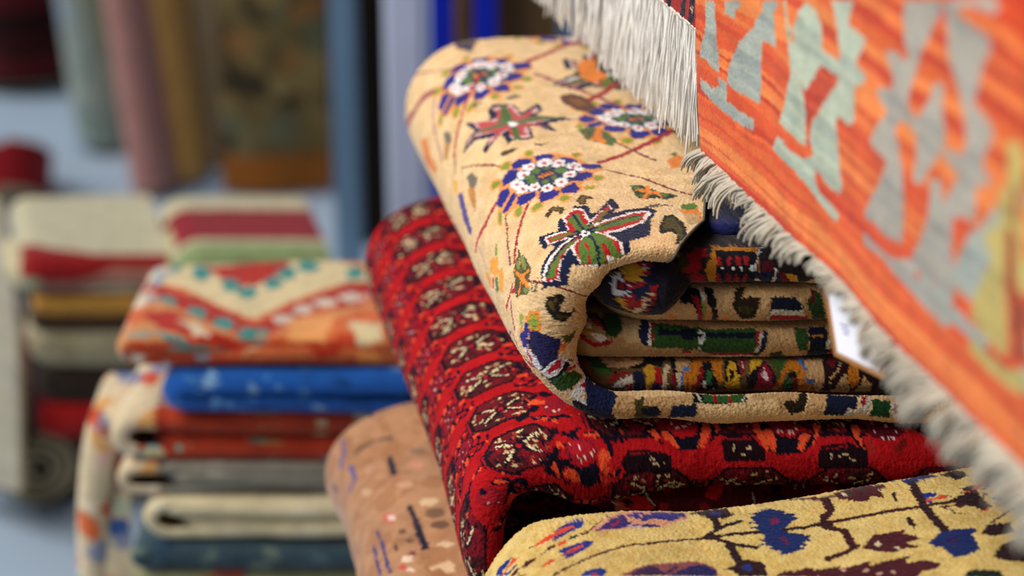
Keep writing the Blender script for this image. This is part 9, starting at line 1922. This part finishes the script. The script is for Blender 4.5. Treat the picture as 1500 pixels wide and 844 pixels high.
b0, b1 = floor_pt(332, 284), floor_pt(486, 284)
sheet('s1', 'carpet', 'large olive brown carpet with rust border hanging behind the blue post', 'carpet', None,
      [[b0 + (0, .03, .8), (b0 + b1) / 2 + (0, .0, .8), b1 + (0, .03, .8)],
       [b0 + (0, .02, .4), (b0 + b1) / 2 + (0, .0, .4), b1 + (0, .02, .4)],
       [b0 + (0, 0, .01), (b0 + b1) / 2 + (0, -.02, .01), b1 + (0, 0, .01)]], paint_k('olivebig'), hem='6A4A24')
d0, d1 = floor_pt(500, 352), floor_pt(590, 352)  # near-black sheet stands in for the shadow in this gap
sheet('s2', 'carpet', 'dark sheet added for the shadowed gap between the blue post and white column', 'carpet', None,
      [[d0 + (0, .02, .8), (d0 + d1) / 2 + (0, .0, .8), d1 + (0, .02, .8)],
       [d0 + (0, 0, .01), (d0 + d1) / 2 + (0, -.02, .01), d1 + (0, 0, .01)]], '1C1610', hem='1A140E')

# posts
M_POST = plain_mat('blue_grey_paint', '7494B0', .5, .08, 6)
M_WHITE = plain_mat('white_paint', 'DCE6F8', .55, .05, 5)
M_BLUE = plain_mat('royal_blue_paint', '0C2AC8', .45, .1, 6)
M_STEEL = plain_mat('grey_metal', '7A8A96', .4, .1, 10, metal=.3)


def post(name, label, px, d, w, h, mat, base, cap=None):
    p = at(px, 200, d)
    x, y = p[0], p[1]
    t = thing(name, label, 'post', loc=(x, y, 0))
    box('shaft', (x - w / 2, y - w / 2, .0), (x + w / 2, y + w / 2, h), mat, t, bevel=w * .12)
    box('foot_plate', (x - w, y - w, 0), (x + w, y + w, .008), base, t, bevel=.002)
    for sx in (-1, 1):
        for sy in (-1, 1):
            box('bolt', (x + sx * w * .75 - .006, y + sy * w * .75 - .006, .006), (x + sx * w * .75 + .006, y + sy * w * .75 + .006, .016), M_STEEL, t, .002)
    return t


post('post', 'blue grey square post standing left of the white column', 508, 3.3, .036, 2.3, M_POST, M_STEEL)
post('column', 'pale blue white square column behind the cream carpet', 597, 3.05, .052, 2.3, M_WHITE, M_STEEL)
# blue rack with two uprights and carpets in it
p0 = at(648, 60, 2.9)
rack = thing('display_rack', 'royal blue rack frame standing behind the cream carpet', 'rack', loc=(p0[0], p0[1], 0))
x0, y0 = p0[0], p0[1]
x1 = at(712, 60, 2.9)[0]
x2 = x1 + .17
for xx in (x0, x1, x2):
    box('upright', (xx - .014, y0 - .014, 0), (xx + .014, y0 + .014, 1.9), M_BLUE, rack, .003)
for zz in (.1, 1.85):
    box('crossbar', (x0, y0 - .01, zz), (x2, y0 + .01, zz + .03), M_BLUE, rack, .003)
sheet('s3', 'carpet', 'narrow tan carpet hanging between the two blue uprights', 'carpet', None,
      [[np.array([x0 + .016, y0 + .05, 1.2]), np.array([x1 - .014, y0 + .05, 1.2])],
       [np.array([x0 + .016, y0 + .05, .01]), np.array([x1 - .014, y0 + .05, .01])]], 'A88050', hem='907048')
sheet('s4', 'carpet', 'brown carpet hanging right of the blue uprights', 'carpet', None,
      [[np.array([x1 + .016, y0 + .05, 1.2]), np.array([x1 + .098, y0 + .05, 1.2])],
       [np.array([x1 + .016, y0 + .05, .01]), np.array([x1 + .098, y0 + .05, .01])]], paint_k('brownhang'), hem='6A5038')
c = at(850, 60, 2.9)
roll('u8', 'rolled_carpet', 'grey blue carpet roll standing behind the white fringe', 'carpet', None, (c[0], c[1] + .06, .01), (c[0], c[1] + .06, .9), .025, paint_k('greyblue'), du=.008)

# ================================================================== floor and supports
M_FLOOR = plain_mat('pale_floor', 'A9BDD2', .55, .06, 3)
fl = box('floor', (-4, -1.5, -.05), (4, 7, 0), M_FLOOR, bevel=0)
fl['kind'] = 'structure'
M_WOOD = plain_mat('pine_boards', '8A6844', .7, .2, 3, .3, stretch=(1, 12, 1))


def table(label, x0, x1, y0, y1, h):
    t = thing('low_table', label, 'table', loc=((x0 + x1) / 2, (y0 + y1) / 2, 0))
    box('top', (x0, y0, h - .03), (x1, y1, h), M_WOOD, t)
    for x in (x0 + .03, x1 - .03):
        for y in (y0 + .03, y1 - .03):
            box('leg', (x - .02, y - .02, 0), (x + .02, y + .02, h - .03), M_WOOD, t)
    return t


table('plain pine table under the middle pile of carpets', -.09, .46, 1.08, 1.885, .395)
table('plain pine table under the left pile of carpets', -.33, -.07, 1.94, 2.14, .112)
# shelf board that carries the two hanging kilims
sh = thing('display_table', 'high pine display table under the two hanging kilims', 'table', loc=(.6, 1.4, 0))
ol = [(.31, .95), (.18, 1.50), (.11, 1.72), (.03, 2.02), (.05, 2.06), (.95, 2.06), (.95, .60), (.36, .60)]
zb, zt = 1.05, 1.082
vv = np.array([(x, y, z) for z in (zb, zt) for x, y in ol])
nn = len(ol)
import bmesh
bm = bmesh.new()
bv = [bm.verts.new(tuple(p)) for p in vv]
bm.faces.new(bv[:nn][::-1])
bm.faces.new(bv[nn:])
for i in range(nn):
    bm.faces.new((bv[i], bv[(i + 1) % nn], bv[nn + (i + 1) % nn], bv[nn + i]))
me = bpy.data.meshes.new('top')
bm.to_mesh(me)
bm.free()
me.materials.append(M_WOOD)
link(bpy.data.objects.new('top', me), sh)
for x, y in ((.9, .66), (.9, 2.0), (.42, .66), (.24, 2.02)):
    box('leg', (x - .025, y - .025, 0), (x + .025, y + .025, zb), M_WOOD, sh)

M_SHADE_WALL = plain_mat('dim_brown_shade_wall', '6A5A4A', .9, .1, 2)  # unseen walls and ceiling, added to keep ambient light off the pile fronts
for nm, lo, hi in (('shade_wall_right', (1.45, -1.5, 0), (1.55, 3.2, 2.55)), ('shade_wall_front', (-.9, -1.6, 0), (1.45, -1.5, 2.55)), ('shade_ceiling', (-.45, -1.5, 2.55), (1.55, 3.2, 2.62))):
    box(nm, lo, hi, M_SHADE_WALL, bevel=0)['kind'] = 'structure'
# ================================================================== light and camera
w = bpy.data.worlds.new('daylight')
scene.world = w
w.use_nodes = True
bg = w.node_tree.nodes['Background']
bg.inputs[0].default_value = (.74, .83, 1, 1)
bg.inputs[1].default_value = .35
sun = bpy.data.lights.new('sun', 'SUN')
sun.energy = 2.2
sun.angle = math.radians(35)
sun.color = (1, .94, .86)
so = bpy.data.objects.new('sun', sun)
COL.objects.link(so)
from mathutils import Vector
so.rotation_euler = Vector((.75, .10, -.75)).to_track_quat('-Z', 'Y').to_euler()

ar = bpy.data.lights.new('daylight_opening', 'AREA')
ar.shape = 'RECTANGLE'
ar.size, ar.size_y = 1.4, 1.2
ar.energy = 24
ar.color = (1, .95, .88)
ao = bpy.data.objects.new('daylight_opening', ar)
COL.objects.link(ao)
ao.location = (-1.25, 1.25, 2.2)
ao.rotation_euler = (Vector((.05, 1.5, .75)) - ao.location).to_track_quat('-Z', 'Y').to_euler()

cam = bpy.data.cameras.new('camera')
co = bpy.data.objects.new('camera', cam)
COL.objects.link(co)
co.location = (0, 0, CAM_H)
co.rotation_euler = (math.radians(90) - PITCH, 0, 0)
cam.sensor_width = 36
cam.lens = FPX / 1500 * 36
cam.clip_start = .05
cam.dof.use_dof = True
cam.dof.focus_distance = 1.6
cam.dof.aperture_fstop = 3.1
cam.dof.aperture_blades = 0
scene.camera = co
vs = scene.view_settings
vs.view_transform = 'Standard'
vs.look = 'None'
vs.gamma = 1
vs.exposure = -.12
vs.use_curve_mapping = False
